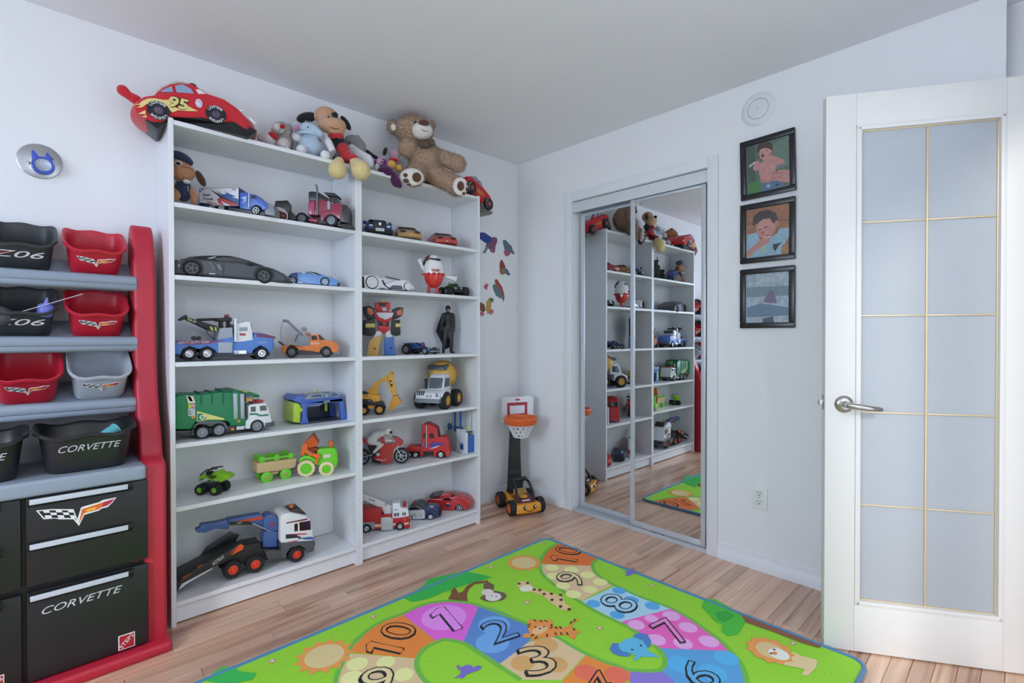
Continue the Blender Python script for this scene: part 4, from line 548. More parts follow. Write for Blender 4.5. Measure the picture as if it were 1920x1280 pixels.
for dy in (-w, w - .02):
    part(t, 'arch_leg', BLU, ex([(0.0103, 0.1063), (0.0475, 0.1004), (0.0388, 0.066), (0.0422, 0.0304), (0.0496, -0.0007), (0.0098, 0.0041), (0.0173, 0.0332), (0.0175, 0.0731)], dy, dy + .02, .004)); part(t, 'arch_leg', BLU, ex([(0.202, 0.1124), (0.224, 0.1105), (0.2376, 0.0456), (0.2514, 0.0015), (0.2136, 0.0006), (0.2073, 0.054)], dy, dy + .02, .004))
part(t, 'lintel', BLU, ex([(0.04, 0.1036), (0.213, 0.1115), (0.2129, 0.093), (0.1322, 0.0951), (0.0424, 0.0857)], -w, -w + .012, .002)); part(t, 'door_flap', plastic('#8d95ad'), ex([(0.0424, 0.0933), (0.1322, 0.0936), (0.1061, 0.0806), (0.0424, 0.0807)], -w + .012, w - .03, .002)); text(t, 'printed_name', WHITE, 'POLICE', side((0.1375, 0.1013)[0], -w - .0012, (0.1375, 0.1013)[1], .1), .012, .03, .2)
part(t, 'side_door', LIME, ex([(-0.018, 0.1103), (0.0093, 0.0999), (0.0151, 0.0834), (0.0098, 0.0066), (-0.0242, 0.0141), (-0.0214, 0.0919)], -w + .008, w - .01, .006)); part(t, 'door_latch', LIME, ex([(0.0092, 0.0815), (0.0225, 0.0751), (0.0199, 0.0629), (0.0091, 0.063)], -w + .002, -w + .02, .002)); part(t, 'inner_post', LIME, ex([(0.1694, 0.0891), (0.1829, 0.0889), (0.1827, 0.0381), (0.1703, 0.0379)], .02, .04, .002)); part(t, 'floor_plate', plastic('#3c4048'), ex([(0.0123, 0.0098), (0.2458, 0.0022), (0.2458, -0.0021), (0.0123, 0.0048)], -w + .002, w, .001))
sh = [(a * .013, b * .016) for a, b in ((-.9, .9), (0, 1), (.9, .9), (.85, -.2), (0, -1), (-.85, -.2))]; c = (0.1334, 0.1311); b = part(t, 'badge', plastic('#3b4f86'), flat([(c[0] + x, c[1] + z) for x, z in sh], -w - .004, .003)); part(b, 'badge_face', plastic('#8fa9c4'), flat([(c[0] + x * .8, c[1] + z * .8) for x, z in sh], -w - .007, .001)); part(t, 'roof_lamp', plastic('#e3c88a'), sp(((0.1012, 0.1506)[0], -.02, (0.1012, 0.1506)[1]), .008)); part(t, 'back_wall', plastic('#2c3350'), ex([(0.05, 0.1001), (0.2074, 0.104), (0.2291, 0.0041), (0.0496, 0.0043)], w - .008, w - .003))
# tow crane truck on the bottom board
t = thing('tow_crane_truck', 'large toy recovery truck with white cab, blue crane and lowered black ramp', 'toy truck', (((-2.0955, -0.1632, 0.097), -0.0698))); w = .065; CB = plastic('#44609c'); OR = plastic('#e0482e')
cb = part(t, 'cab', CABW, ex([(0.3285, 0.2295), (0.3416, 0.2439), (0.37, 0.244), (0.4454, 0.2136), (0.4668, 0.1911), (0.4827, 0.1302), (0.485, 0.0812), (0.4324, 0.0899), (0.3457, 0.1028), (0.3294, 0.1147)], -w, w, .008, 3, nose=.008, ny=4)); part(t, 'cab_skirt', plastic('#54585e'), ex([(0.3294, 0.1157), (0.4325, 0.0976), (0.4855, 0.0868), (0.4853, 0.0369), (0.4481, 0.0327), (0.4402, 0.0596), (0.4128, 0.0798), (0.3741, 0.0801), (0.354, 0.058), (0.3492, 0.0302), (0.3337, 0.0486)], -w - .002, w + .002, .004, nose=.006, ny=4))
for q in ([(0.4113, 0.1898), (0.4617, 0.1855), (0.464, 0.1421), (0.4131, 0.1486)], [(0.389, 0.187), (0.4044, 0.1864), (0.4043, 0.1508), (0.3898, 0.1519)]): de(cb, 'window', '', q, -w, 2, GLASSD)
for col, q in (('#7a2233', [(0.3518, 0.2025), (0.4478, 0.2001), (0.4487, 0.1922), (0.3546, 0.1973)]), ('#2b2f3c', [(0.3506, 0.1482), (0.3936, 0.1383), (0.4178, 0.1168), (0.3515, 0.1279)]), ('#c33a48', [(0.3601, 0.1468), (0.4475, 0.1297), (0.4425, 0.1248), (0.3936, 0.1342)]), ('#4a66a8', [(0.4129, 0.1155), (0.4624, 0.1094), (0.4765, 0.1006), (0.4754, 0.0915), (0.4374, 0.1014)]), ('#c0405a', [(0.3514, 0.1114), (0.4031, 0.1078), (0.4055, 0.1037), (0.3514, 0.1058)])): de(cb, 'stripe', col, q, -w, 2)
part(t, 'roof_rack', plastic('#3a3230'), ex([(0.3748, 0.2479), (0.4208, 0.2498), (0.4518, 0.2121), (0.3997, 0.2149)], -.045, .045, .004)); part(t, 'beacon', plastic('#c86a24'), bx(((0.3893, 0.2599)[0], -.02, (0.3893, 0.2599)[1]), (.016, .02, .016), .003)); part(t, 'mirror', DGREY, bx(((0.411, 0.1175)[0], -w - .004, (0.411, 0.1175)[1]), (.009, .006, .011), .002))
for k in range(4): part(t, 'grille_bar', BLK, bx(((0.4844, 0.0632)[0] + .0015, 0, (0.4845, 0.0736)[1] - .006 * k), (.004, .1, .003)))
part(t, 'chassis', BLK, ex([(0.0757, 0.0847), (0.1084, 0.1125), (0.184, 0.1341), (0.2496, 0.131), (0.254, 0.1005), (0.3503, 0.074), (0.3454, 0.0303), (0.2807, 0.0415), (0.1666, 0.058)], -w + .02, w - .02, .004)); part(t, 'step_box', plastic('#4a4c52'), ex([(0.2629, 0.0932), (0.3386, 0.0773), (0.3407, 0.0392), (0.2762, 0.0502)], -w, w, .004))
part(t, 'crane_post', CB, ex([(0.2678, 0.1727), (0.3249, 0.1582), (0.3269, 0.083), (0.2607, 0.0987)], -.028, .028, .006)); part(t, 'crane_shoulder', CB, ex([(0.2625, 0.196), (0.2658, 0.2319), (0.2817, 0.2453), (0.3022, 0.243), (0.3238, 0.2256), (0.3273, 0.1651), (0.2995, 0.1612), (0.27, 0.177)], -.034, .034, .006)); bo = part(t, 'crane_boom', CB, ex([(0.1215, 0.258), (0.2547, 0.2525), (0.2838, 0.2202), (0.2746, 0.193), (0.2104, 0.2209), (0.1296, 0.2326)], -.024, .024, .004)); part(t, 'crane_boom_tip', CB, ex([(0.0231, 0.2588), (0.0846, 0.2548), (0.1214, 0.2566), (0.1346, 0.2276), (0.1254, 0.2134), (0.0764, 0.2258), (0.0366, 0.2189), (0.0055, 0.2314), (0.0037, 0.2427), (0.0192, 0.2447)], -.017, .017, .004))
de(bo, 'stripe', '#c8452e', [(0.1422, 0.2436), (0.2613, 0.2427), (0.2658, 0.227), (0.1931, 0.2313), (0.1463, 0.2332)], -.024, 2); de(bo, 'stripe', '#1f2126', [(0.1305, 0.2465), (0.2061, 0.233), (0.2235, 0.2129), (0.1317, 0.2321)], -.024, 3); text(bo, 'printed_name', WHITE, 'HOTRAX', side((0.1674, 0.2328)[0], -.0262, (0.1674, 0.2328)[1], .02), .009, .02, .3)
q = (0.3006, 0.1965); part(t, 'crest', plastic('#b02a3e'), G().lathe([(.004, 0), (.004, .001), (.0095, .001), (.0095, 0), (.004, 0)], 20, Matrix.Translation((q[0], -.0345, q[1])) @ Matrix.Rotation(PI / 2, 4, 'X'))); part(t, 'piston', CHROME, bar((0.2191, 0.2212), (0.2927, 0.1663), .004, -.03)); part(t, 'hook', BLK, G().tube([((0.0133, 0.2303)[0], 0, (0.0133, 0.2303)[1] + d) if 0 else ((0.0133, 0.2303)[0] + a, 0, (0.0133, 0.2303)[1] + d) for a, d in ((0, .004), (.002, -.006), (.009, -.010), (.013, -.004))], .0028))
rp = part(t, 'ramp', BLK, ex([(-0.0782, 0.024), (-0.0662, 0.0689), (0.1084, 0.1265), (0.167, 0.1387), (0.172, 0.1269), (0.0557, 0.086), (-0.0709, 0.0216)], -w + .006, w - .006, .002)); sd = part(t, 'ramp_side', plastic('#26262a'), ex([(-0.0782, 0.024), (-0.0762, 0.0588), (-0.0484, 0.0687), (0.0165, 0.1022), (0.1085, 0.1321), (0.1628, 0.1574), (0.1781, 0.1453), (0.1729, 0.1267), (0.1083, 0.0985), (0.0557, 0.0791), (-0.0373, 0.0442), (-0.0654, 0.0234)], -w - .004, -w + .006, .002)); part(t, 'ramp_side', plastic('#26262a'), ex([(-0.058, 0.0196), (-0.0501, 0.0545), (0.0297, 0.0963), (0.0525, 0.1303), (0.1481, 0.175), (0.1854, 0.1507), (0.172, 0.1318), (0.1305, 0.1229), (0.0626, 0.0832), (0.0336, 0.0531), (-0.0464, 0.0206)], w - .008, w, .002))
de(sd, 'stripe', '#e0562c', [(0.1146, 0.1201), (0.1628, 0.1541), (0.1772, 0.1445), (0.172, 0.1288), (0.1249, 0.1149), (0.1501, 0.1386)], -w - .004, 2); de(sd, 'stripe', '#d6d3da', [(-0.0654, 0.0251), (-0.0522, 0.0489), (0.0597, 0.0839), (0.0537, 0.0765), (-0.0335, 0.0452)], -w - .004, 2); de(sd, 'stripe', '#8a3526', [(-0.0521, 0.0756), (-0.0182, 0.0854), (-0.0239, 0.0737), (-0.0484, 0.0656)], -w - .004, 2); de(sd, 'stripe', '#8a3526', [(0.001, 0.1067), (0.0243, 0.109), (0.0223, 0.1005), (0.0048, 0.0956)], -w - .004, 2); text(sd, 'printed_name', WHITE, 'HOTRAX', side((0.0778, 0.1073)[0], -w - .0064, (0.0778, 0.1073)[1], .5), .022, .05, .3)
wheels(t, [(0.135, 0.0484, 0.0396), (0.2236, 0.047, 0.0401), (0.3999, 0.0411, 0.0376)], -w - .002, .034, hm=OR, hr=.5, knob=True)
# blue tow truck
t = thing('blue_tow_truck', 'blue toy tow truck lettered HEAVY DUTY TOW with white cab and black boom', 'toy truck', (((-2.1455, -0.1452, 1.054), -0.0698))); w = .065; TB = plastic('#4f7cc8')
bed = part(t, 'bed', TB, ex([(-0.0286, 0.0809), (-0.0306, 0.032), (0.0027, 0.0292), (0.0092, 0.0502), (0.0332, 0.0635), (0.0568, 0.0537), (0.0678, 0.0493), (0.0976, 0.0627), (0.1221, 0.0484), (0.1335, 0.0328), (0.1972, 0.0292), (0.1975, 0.0964), (0.1906, 0.1402), (0.1494, 0.138), (0.1357, 0.0877), (0.094, 0.0853)], -w, w, .004)); de(bed, 'stripe', '#7a3f66', [(-0.0128, 0.0863), (0.094, 0.0853), (0.1608, 0.0876), (0.1052, 0.0713), (0.0207, 0.0691), (-0.0129, 0.0779)], -w, 1); text(bed, 'printed_name', WHITE, 'HEAVY DUTY TOW', side((0.0467, 0.0783)[0], -w - .002, (0.0467, 0.0783)[1], .02), .013, 0.1128, .3)
part(t, 'tool_box', plastic('#9aa3b0'), ex([(0.1475, 0.1397), (0.1914, 0.1429), (0.1923, 0.0987), (0.1357, 0.0899)], -w - .002, w + .002, .003)); part(t, 'side_door', plastic('#a3abb6'), ex([(0.1372, 0.078), (0.1903, 0.0786), (0.19, 0.033), (0.1369, 0.0327)], -w - .003, -w + .003, .002)); part(t, 'hood', TB, ex([(0.2715, 0.0894), (0.2842, 0.1215), (0.3244, 0.1171), (0.369, 0.1046), (0.3714, 0.049), (0.3477, 0.026), (0.3391, 0.0449), (0.3092, 0.0625), (0.2796, 0.0458), (0.2691, 0.0268), (0.1956, 0.0284), (0.1958, 0.0776)], -w + .004, w - .004, .006, 3, nose=.012, ny=4))
de(t, 'hood_stripe', '#6d2f52', [(0.2862, 0.1179), (0.3244, 0.1139), (0.3664, 0.1027), (0.3681, 0.0933), (0.3264, 0.0981), (0.2883, 0.1018)], -w + .004, 1); text(t, 'printed_name', WHITE, 'CITY TOWING', side((0.3114, 0.0754)[0], -w + .0022, (0.3114, 0.0754)[1]), .007, .034)
cb = part(t, 'cab', CABW, ex([(0.2066, 0.1592), (0.2512, 0.17), (0.2636, 0.1657), (0.2717, 0.1274), (0.274, 0.0894), (0.284, 0.0862), (0.2831, 0.0807), (0.2062, 0.0766)], -w + .006, w - .006, .005, 3)); de(cb, 'window', '', [(0.2194, 0.1432), (0.2511, 0.1454), (0.2523, 0.1277), (0.2193, 0.1261)], -w + .006, 2, M('#8c96a0', .1)); part(cb, 'sun_visor', DGREY, ex([(0.2627, 0.1648), (0.2698, 0.1603), (0.275, 0.1352), (0.2709, 0.1352)], -.045, .045, .001))
for x in ((0.2265, 0.1122), (0.2387, 0.1122)): de(cb, 'mark', '#b03a48', [(x[0] - .006, x[1] - .005), (x[0] + .006, x[1] - .005), (x[0] + .006, x[1] + .005), (x[0] - .006, x[1] + .005)], -w + .006, 2)
for yy in (-w + .002, w - .002): part(t, 'exhaust_stack', CHROME, bar((0.2039, 0.1816), (0.2034, 0.0803), .0055, yy, 14))
part(t, 'fuel_tank', CHROME, ex([(0.1964, 0.0427), (0.2486, 0.0436), (0.2485, 0.0245), (0.1971, 0.0248)], -w - .001, -w + .03, .004)); part(t, 'chassis', DGREY, ex([(-0.0149, 0.038), (0.3477, 0.033), (0.3476, 0.0143), (-0.0149, 0.0233)], -w + .018, w - .018, .003)); part(t, 'bumper', plastic('#6d7278'), ex([(0.3391, 0.0472), (0.3719, 0.0514), (0.3731, 0.0302), (0.3434, 0.0252)], -w + .006, w - .006, .003))
bm_ = part(t, 'boom', BLK, ex([(0.0303, 0.1852), (0.1418, 0.1485), (0.1416, 0.1221), (0.1055, 0.1314), (0.0277, 0.1733)], -.022, .022, .003)); part(t, 'boom_head', BLK, ex([(-0.0008, 0.1743), (0.025, 0.1949), (0.0328, 0.1895), (0.0292, 0.1767), (0.007, 0.1686)], -.026, .026, .003))
for q in ([(0.0314, 0.1818), (0.0375, 0.1799), (0.0436, 0.1672), (0.0371, 0.1692)], [(0.0422, 0.1778), (0.0472, 0.1762), (0.0508, 0.1643), (0.0465, 0.166)], [(0.1124, 0.1481), (0.1207, 0.1456), (0.1275, 0.1264), (0.1176, 0.1307)], [(0.1291, 0.1448), (0.1379, 0.1427), (0.1405, 0.1238), (0.1336, 0.1255)]): de(bm_, 'hazard_bar', '#c9cf6a', q, -.022, 2)
part(bm_, 'knob', GREY, cy(((0.0574, 0.1662)[0], -.026, (0.0574, 0.1662)[1]), ((0.0574, 0.1662)[0], .026, (0.0574, 0.1662)[1]), .006)); part(t, 'lift_ram', BLK, bar((0.0666, 0.1741), (0.1477, 0.1794), .006, 0)); part(t, 'light_bar', BLK, ex([(0.1392, 0.1836), (0.1928, 0.1876), (0.1955, 0.1702), (0.1392, 0.1691)], -.045, .045, .003)); part(t, 'beacon', plastic('#7a2438'), bx(((0.1798, 0.1926)[0], -.01, (0.1798, 0.1926)[1]), (.018, .02, .014), .003))
for q in ([(0.1527, 0.1694), (0.1632, 0.1696), (0.163, 0.1417), (0.1537, 0.1416)], [(0.182, 0.1713), (0.1891, 0.1715), (0.1898, 0.1429), (0.1827, 0.1428)]): part(t, 'mast', BLK, ex(q, -.03, .03, .001))
part(t, 'hose', BLK, G().tube([((0.098, 0.1335)[0], -.03, (0.098, 0.1335)[1]), ((0.1054, 0.1118)[0], -.035, (0.1054, 0.1118)[1]), ((0.1319, 0.0899)[0], -.03, (0.1319, 0.0899)[1])], .0013, 6))
for q in ((0.0526, 0.0958), (0.0695, 0.0958)): part(t, 'reel', BLK, cy((q[0], -.025, q[1]), (q[0], -.045, q[1]), .009, n=18))
wheels(t, [(0.0324, 0.0319, 0.0273), (0.0967, 0.0314, 0.0278), (0.3086, 0.0278, 0.0282)], -w - .001, .034, hm=CHROME, hr=.56)
# orange tow truck
t = thing('orange_tow_truck', 'worn orange toy tow truck with a grey crane and hanging hook', 'toy truck', (((-1.6427, -0.1262, 1.054), -0.4189))); w = .0425; OT = M('#d97838', .5, vary=.15, scale=40)
part(t, 'body', OT, ex([(-0.0741, 0.0417), (-0.0659, 0.0604), (-0.0023, 0.06), (-0.0, 0.055), (0.0555, 0.0596), (0.0589, 0.1099), (0.1002, 0.116), (0.1295, 0.0856), (0.1802, 0.0752), (0.1908, 0.0639), (0.1906, 0.0281), (0.1593, 0.0243), (0.1484, 0.0499), (0.1284, 0.0587), (0.1094, 0.0477), (0.1008, 0.024), (0.0624, 0.0324), (0.0068, 0.038), (-0.006, 0.0511), (-0.0297, 0.0597), (-0.047, 0.0464), (-0.0543, 0.0217), (-0.0683, 0.0269)], -w, w, .005, 3, nose=.005, ny=4))
for q in ([(0.0636, 0.1069), (0.0851, 0.1079), (0.0916, 0.0882), (0.0635, 0.0857)], [(0.0946, 0.1109), (0.1012, 0.1119), (0.1228, 0.0876), (0.1011, 0.0866)]): de(t, 'window', '', q, -w, 2, GLASSD)
de(t, 'stripe', '#e0a888', [(0.0588, 0.0747), (0.1001, 0.0745), (0.1, 0.0654), (0.0588, 0.0646)], -w, 1); part(t, 'tool_box', plastic('#7d848c'), ex([(0.0071, 0.1048), (0.058, 0.1048), (0.0555, 0.0566), (-0.0032, 0.057)], -w - .001, w + .001, .003)); part(t, 'bumper', plastic('#8a8480'), ex([(0.1667, 0.0712), (0.1917, 0.0675), (0.1925, 0.0178), (0.1627, 0.0182)], -w + .003, w - .003, .003)); part(t, 'chassis', DGREY, ex([(-0.0479, 0.0415), (0.1665, 0.0319), (0.1626, 0.0141), (-0.0435, 0.0142)], -w + .012, w - .012, .002)); part(t, 'roof_rack', plastic('#a06a4a'), ex([(0.0311, 0.1108), (0.0395, 0.1259), (0.0604, 0.1199), (0.058, 0.1048)], -.02, .02, .003))
CG = plastic('#7c8188')
for yy in (-.018, .018): part(t, 'crane_arm', CG, bar((-0.0496, 0.181), (0.0209, 0.1083), .0055, yy)); part(t, 'crane_brace', CG, bar((0.0002, 0.1158), (-0.015, 0.08), .004, yy))
part(t, 'crane_tip', CG, bar((-0.0676, 0.1808), (-0.0405, 0.1777), .007, 0)); part(t, 'cable_drum', CG, cy(((0.028, 0.1384)[0], -.024, (0.028, 0.1384)[1]), ((0.028, 0.1384)[0], .024, (0.028, 0.1384)[1]), .0125, n=20)); part(t, 'cable', BLK, G().tube([((-0.0699, 0.1759)[0], -.002, (-0.0699, 0.1759)[1]), ((-0.0791, 0.1108)[0], -.002, (-0.0791, 0.1108)[1]), ((-0.0703, 0.0738)[0], -.002, (-0.0703, 0.0738)[1])], .001, 6)); part(t, 'hook', DGREY, bar((-0.086, 0.0788), (-0.0636, 0.0614), .005, -.004))
wheels(t, [(-0.0262, 0.0284, 0.0278), (0.1321, 0.0267, 0.0279)], -w - .001, .026, knob=True, hr=.55, hm=plastic('#6d7076'))
# green monster truck, wagon, tractor
t = thing('green_monster_truck', 'small lime green monster truck with black roll cage alone on a shelf', 'toy truck', (((-2.0449, -0.131, 0.475), -0.8203))); w = .022; LG = plastic('#86c52a')
part(t, 'body', LG, ex([(-0.0167, 0.0532), (-0.0132, 0.0786), (-0.0009, 0.0821), (0.0351, 0.0793), (0.0479, 0.0939), (0.0712, 0.1003), (0.0796, 0.0902), (0.107, 0.0886), (0.1272, 0.0782), (0.1204, 0.0675), (0.09, 0.0589), (0.0857, 0.0506), (0.0604, 0.0633), (0.0435, 0.0561), (0.0139, 0.0688), (-0.0073, 0.0656)], -w, w, .003, nose=.004, ny=4)); de(t, 'decal', '#3d5a22', [(0.0224, 0.0808), (0.0519, 0.0874), (0.073, 0.0795), (0.0476, 0.0669)], -w - .006, 1)
for yy in (-.018, .018): part(t, 'roll_cage', BLK, G().tube([((-0.0106, 0.0807)[0], yy, (-0.0106, 0.0807)[1]), ((0.0192, 0.1045)[0], yy, (0.0192, 0.1045)[1]), ((0.067, 0.1109)[0], yy, (0.067, 0.1109)[1])], .003, 6))
part(t, 'engine', BLK, ex([(0.0055, 0.0789), (0.0204, 0.0955), (0.0394, 0.0876), (0.0351, 0.0712)], -.012, .012, .002)); part(t, 'axle_frame', DGREY, ex([(-0.0152, 0.0443), (0.0654, 0.0497), (0.061, 0.0209), (-0.0111, 0.0198)], -.012, .012, .002))
wheels(t, [(0.001, 0.0227, 0.024), (0.0665, 0.0225, 0.0243)], -.0425, .03, knob=True, hm=LG, hr=.48)
t = thing('toy_wagon', 'cream and green toy farm wagon hitched behind the green tractor', 'toy wagon', (((-1.84, -0.1125, 0.475), 0.0))); w = .0425; TAN = plastic('#d7b98a'); GG = plastic('#6fd02c')
part(t, 'box', TAN, ex([(-0.0035, 0.0961), (0.1791, 0.0898), (0.1762, 0.046), (0.1238, 0.0401), (0.0007, 0.0477)], -w, w, .005, 3, tw=[(.05, .86), (.075, 1)])); part(t, 'undercarriage', TAN, ex([(0.0637, 0.0379), (0.1064, 0.0375), (0.0977, 0.0242), (0.0678, 0.0255)], -.02, .02, .003)); part(t, 'hitch', TAN, bar((0.1782, 0.0186), (0.2113, 0.0209), .004))
for yy in (-w + .001, w - .005):
    part(t, 'fence_rail', GG, ex([(0.0039, 0.1158), (0.1684, 0.11), (0.1684, 0.1008), (0.0039, 0.1062)], yy, yy + .004, .001))
    for q in ([(0.0101, 0.1227), (0.0314, 0.1226), (0.033, 0.0959), (0.0116, 0.0961)], [(0.0759, 0.1224), (0.0964, 0.1217), (0.098, 0.0954), (0.0766, 0.0954)], [(0.14, 0.121), (0.1613, 0.1203), (0.1621, 0.0936), (0.1407, 0.0944)]): part(t, 'fence_post', GG, ex(q, yy - .002, yy + .006, .001))
wheels(t, [(0.0426, 0.0224, 0.0257), (0.1281, 0.022, 0.0259)], -w - .002, .016, tm=GG, hm=plastic('#c4b07a'), hr=.36)
t = thing('toy_tractor', 'bright green toy tractor with cream tyres and an orange front loader', 'toy tractor', (((-1.6117, -0.1521, 0.475), -0.4712))); w = .0425; TO = plastic('#ee6c2e'); CREAM = plastic('#e6d4a4')
part(t, 'body', GG, ex([(-0.0338, 0.0703), (-0.0261, 0.0913), (-0.0083, 0.1016), (0.011, 0.1039), (0.0345, 0.0893), (0.0517, 0.0904), (0.0484, 0.1198), (0.0605, 0.1306), (0.1294, 0.1288), (0.1412, 0.1098), (0.1455, 0.058), (0.1388, 0.0342), (0.1211, 0.0271), (0.0472, 0.0505)], -w + .014, w - .014, .006, 3)); part(t, 'fender', GG, ex([(-0.0355, 0.0691), (-0.0261, 0.0936), (-0.0083, 0.1034), (0.0131, 0.1028), (0.0431, 0.0818), (0.0482, 0.0689), (0.0408, 0.0667), (0.0216, 0.0833), (-0.0041, 0.0875), (-0.0232, 0.0774)], -w - .001, -w + .022, .003)); part(t, 'name_plate', plastic('#d7d2c6'), flat([(0.0768, 0.1004), (0.1119, 0.1003), (0.1109, 0.083), (0.0767, 0.0831)], -w + .0135, .001))
part(t, 'loader_arm', TO, ex([(-0.0261, 0.1065), (-0.0166, 0.1526), (-0.0003, 0.1677), (0.009, 0.1533), (0.0055, 0.1319), (0.0268, 0.112), (0.0604, 0.107), (0.0682, 0.0925), (0.0543, 0.081), (0.0516, 0.0594), (0.0395, 0.0585), (0.0457, 0.0885), (0.0131, 0.1047), (-0.0031, 0.1196), (-0.0099, 0.1053)], -w - .003, -w + .006, .003)); part(t, 'loader_arm', TO, ex([(-0.0261, 0.1065), (-0.0166, 0.1526), (-0.0003, 0.1677), (0.009, 0.1533), (0.0055, 0.1319), (0.0268, 0.112), (0.0604, 0.107), (0.0682, 0.0925), (0.0543, 0.081), (0.0516, 0.0594), (0.0395, 0.0585), (0.0457, 0.0885), (0.0131, 0.1047), (-0.0031, 0.1196), (-0.0099, 0.1053)], w - .006, w + .003, .003)); part(t, 'bucket', plastic('#d45c20'), ex([(-0.0059, 0.168), (0.0306, 0.2027), (0.0572, 0.1572), (0.0398, 0.1421), (0.0111, 0.138), (-0.0004, 0.1516)], -w + .004, w - .004, .004)); part(t, 'loader_link', plastic('#9a3c1c'), ex([(0.009, 0.1395), (0.0562, 0.1304), (0.041, 0.1157), (0.026, 0.1213)], -.02, .02, .003))
q = (0.1115, 0.1527); part(t, 'exhaust_dome', TO, G().sph((q[0], 0, q[1] - .003), (.0125, .0125, .0115)).cyl((q[0], 0, q[1] - .006), (q[0], 0, q[1] - .022), .009)); wheels(t, [(0.0004, 0.0402, 0.0423)], -w - .002, .024, tm=CREAM, hm=GG, hr=.62, knob=True); wheels(t, [(0.0932, 0.0312, 0.0354)], -w - .002, .022, tm=CREAM, hm=GG, hr=.6)
# two sports cars
t = thing('dark_supercar', 'large matt dark grey toy supercar, longest car on the second shelf', 'toy car', (((-2.0866, -0.1224, 1.402), -0.2269))); w = .095; GM = M('#43484f', .42, .2, .2)
part(t, 'body', GM, ex([(-0.1035, 0.0416), (-0.0759, 0.0708), (-0.0197, 0.0795), (0.0453, 0.0804), (0.1124, 0.077), (0.174, 0.0787), (0.2294, 0.0694), (0.2699, 0.0697), (0.3278, 0.0583), (0.3701, 0.0398), (0.3907, 0.0192), (0.3871, 0.0003), (0.3025, -0.0012), (0.2371, 0.0033), (0.0895, 0.0056), (0.0339, 0.0104), (-0.0554, 0.0094), (-0.1037, 0.0084)], -w, w, .01, 3, nose=.03, tail=.02, ny=6, ang=20)); part(t, 'cabin', M('#2a2d32', .25, 0, .6), ex([(-0.0339, 0.0741), (-0.009, 0.0889), (0.0271, 0.0974), (0.0713, 0.1029), (0.1355, 0.1074), (0.1742, 0.1018), (0.2076, 0.0929), (0.2719, 0.0689), (0.2294, 0.0658), (0.1124, 0.074), (0.0526, 0.0767)], -w + .006, w - .006, .008, 3, tw=[(.07, 1), (.1, .68)], ny=4, ang=20))
de(t, 'side_intake', '', [(0.073, 0.0727), (0.1067, 0.0709), (0.1115, 0.0332), (0.0888, 0.033), (0.0785, 0.0549)], -w, 2, GLASSD); de(t, 'door_panel', '#6a7280', [(0.0897, 0.06), (0.101, 0.0631), (0.1092, 0.0374), (0.0971, 0.0388)], -w, 3); de(t, 'blade', '#596270', [(0.06, 0.0699), (0.0674, 0.0705), (0.0859, 0.038), (0.0803, 0.0376)], -w, 3); de(t, 'marker_light', '#c8ccd2', [(0.0627, 0.0226), (0.0843, 0.0222), (0.0843, 0.0188), (0.0627, 0.0191)], -w, 2)
part(t, 'door_mirror', BLK, sp(((0.2134, 0.0701)[0], -w + .004, (0.2134, 0.0701)[1]), (.014, .009, .006))); part(t, 'splitter', BLK, ex([(0.3067, 0.0073), (0.388, 0.0083), (0.3854, -0.0021), (0.3067, -0.0028)], -w + .01, w - .01, .002)); part(t, 'headlamp', GLASSD, sp(((0.3551, 0.0217)[0] - .006, -w + .028, (0.3551, 0.0217)[1]), (.016, .012, .007), (0, .3, 0)))
wheels(t, [(0.0008, 0.0386, 0.035), (0.2689, 0.0233, 0.0336)], -w - .008, .05, sp=5, hr=.66, hm=plastic('#5d646b'))
for q in ((0.0008, 0.0386, 0.0426), (0.2689, 0.0233, 0.0409)): part(t, 'wheel_arch', BLK, flat([p for p in ell((q[0], q[1]), (q[2], q[2]), 28) if p[1] > .012], -w - .0006, .002))
de(t, 'side_window', '', [(0.0786, 0.0844), (0.1125, 0.0946), (0.1741, 0.0965), (0.2056, 0.0865), (0.2254, 0.0656), (0.1975, 0.0635), (0.143, 0.0728), (0.1049, 0.076)], -w + .0055, 1, GLASSD); de(t, 'quarter_window', '', [(0.0527, 0.0841), (0.0824, 0.096), (0.0899, 0.094), (0.0712, 0.0825)], -w + .0055, 1, M('#7a828c', .2)); part(t, 'tail_light', plastic('#b9bcc4', .2), bx(((-0.048, 0.0697)[0], -w, (-0.048, 0.0697)[1]), (.02, .004, .004), .001)); de(t, 'door_line', '', [(0.113, 0.0333), (0.1154, 0.0707), (0.117, 0.0708), (0.1159, 0.0094), (0.114, 0.0093)], -w, 2, BLK); de(t, 'sill', '', [(0.082, 0.0182), (0.2291, 0.0096), (0.2291, 0.0041), (0.082, 0.0125)], -w, 2, BLK)
t = thing('blue_supercar', 'pale and dark blue toy supercar with a silver side curve beside the dark one', 'toy car', (((-1.6055, -0.1301, 1.402), -0.3491))); w = .0425; LB = M('#6f9fdc', .25, .2, .6); DB = M('#2d4a86', .25, .2, .6)
part(t, 'body', LB, ex([(-0.04, 0.0688), (0.0156, 0.0767), (0.0484, 0.0728), (0.0912, 0.0588), (0.1297, 0.0504), (0.1564, 0.0378), (0.1618, 0.0225), (0.1578, 0.0095), (0.1102, 0.0101), (-0.0402, 0.0149)], -w, w, .007, 3, nose=.014, ny=6, ang=20, tw=[(.02, 1), (.045, .78)])); part(t, 'rear_body', DB, ex([(-0.0834, 0.0477), (-0.0697, 0.0622), (-0.0377, 0.0694), (-0.0347, 0.0141), (-0.0744, 0.0184)], -w, w, .006, 3, tail=.012, ny=6, tw=[(.02, 1), (.045, .78)])); part(t, 'window_band', GLASSD, ex([(-0.0239, 0.0676), (0.0155, 0.0747), (0.0446, 0.0711), (0.0768, 0.0586), (0.0342, 0.0595), (-0.0226, 0.0577)], -w - .0006, w + .0006, .001, tw=[(.02, 1), (.045, .79)]))
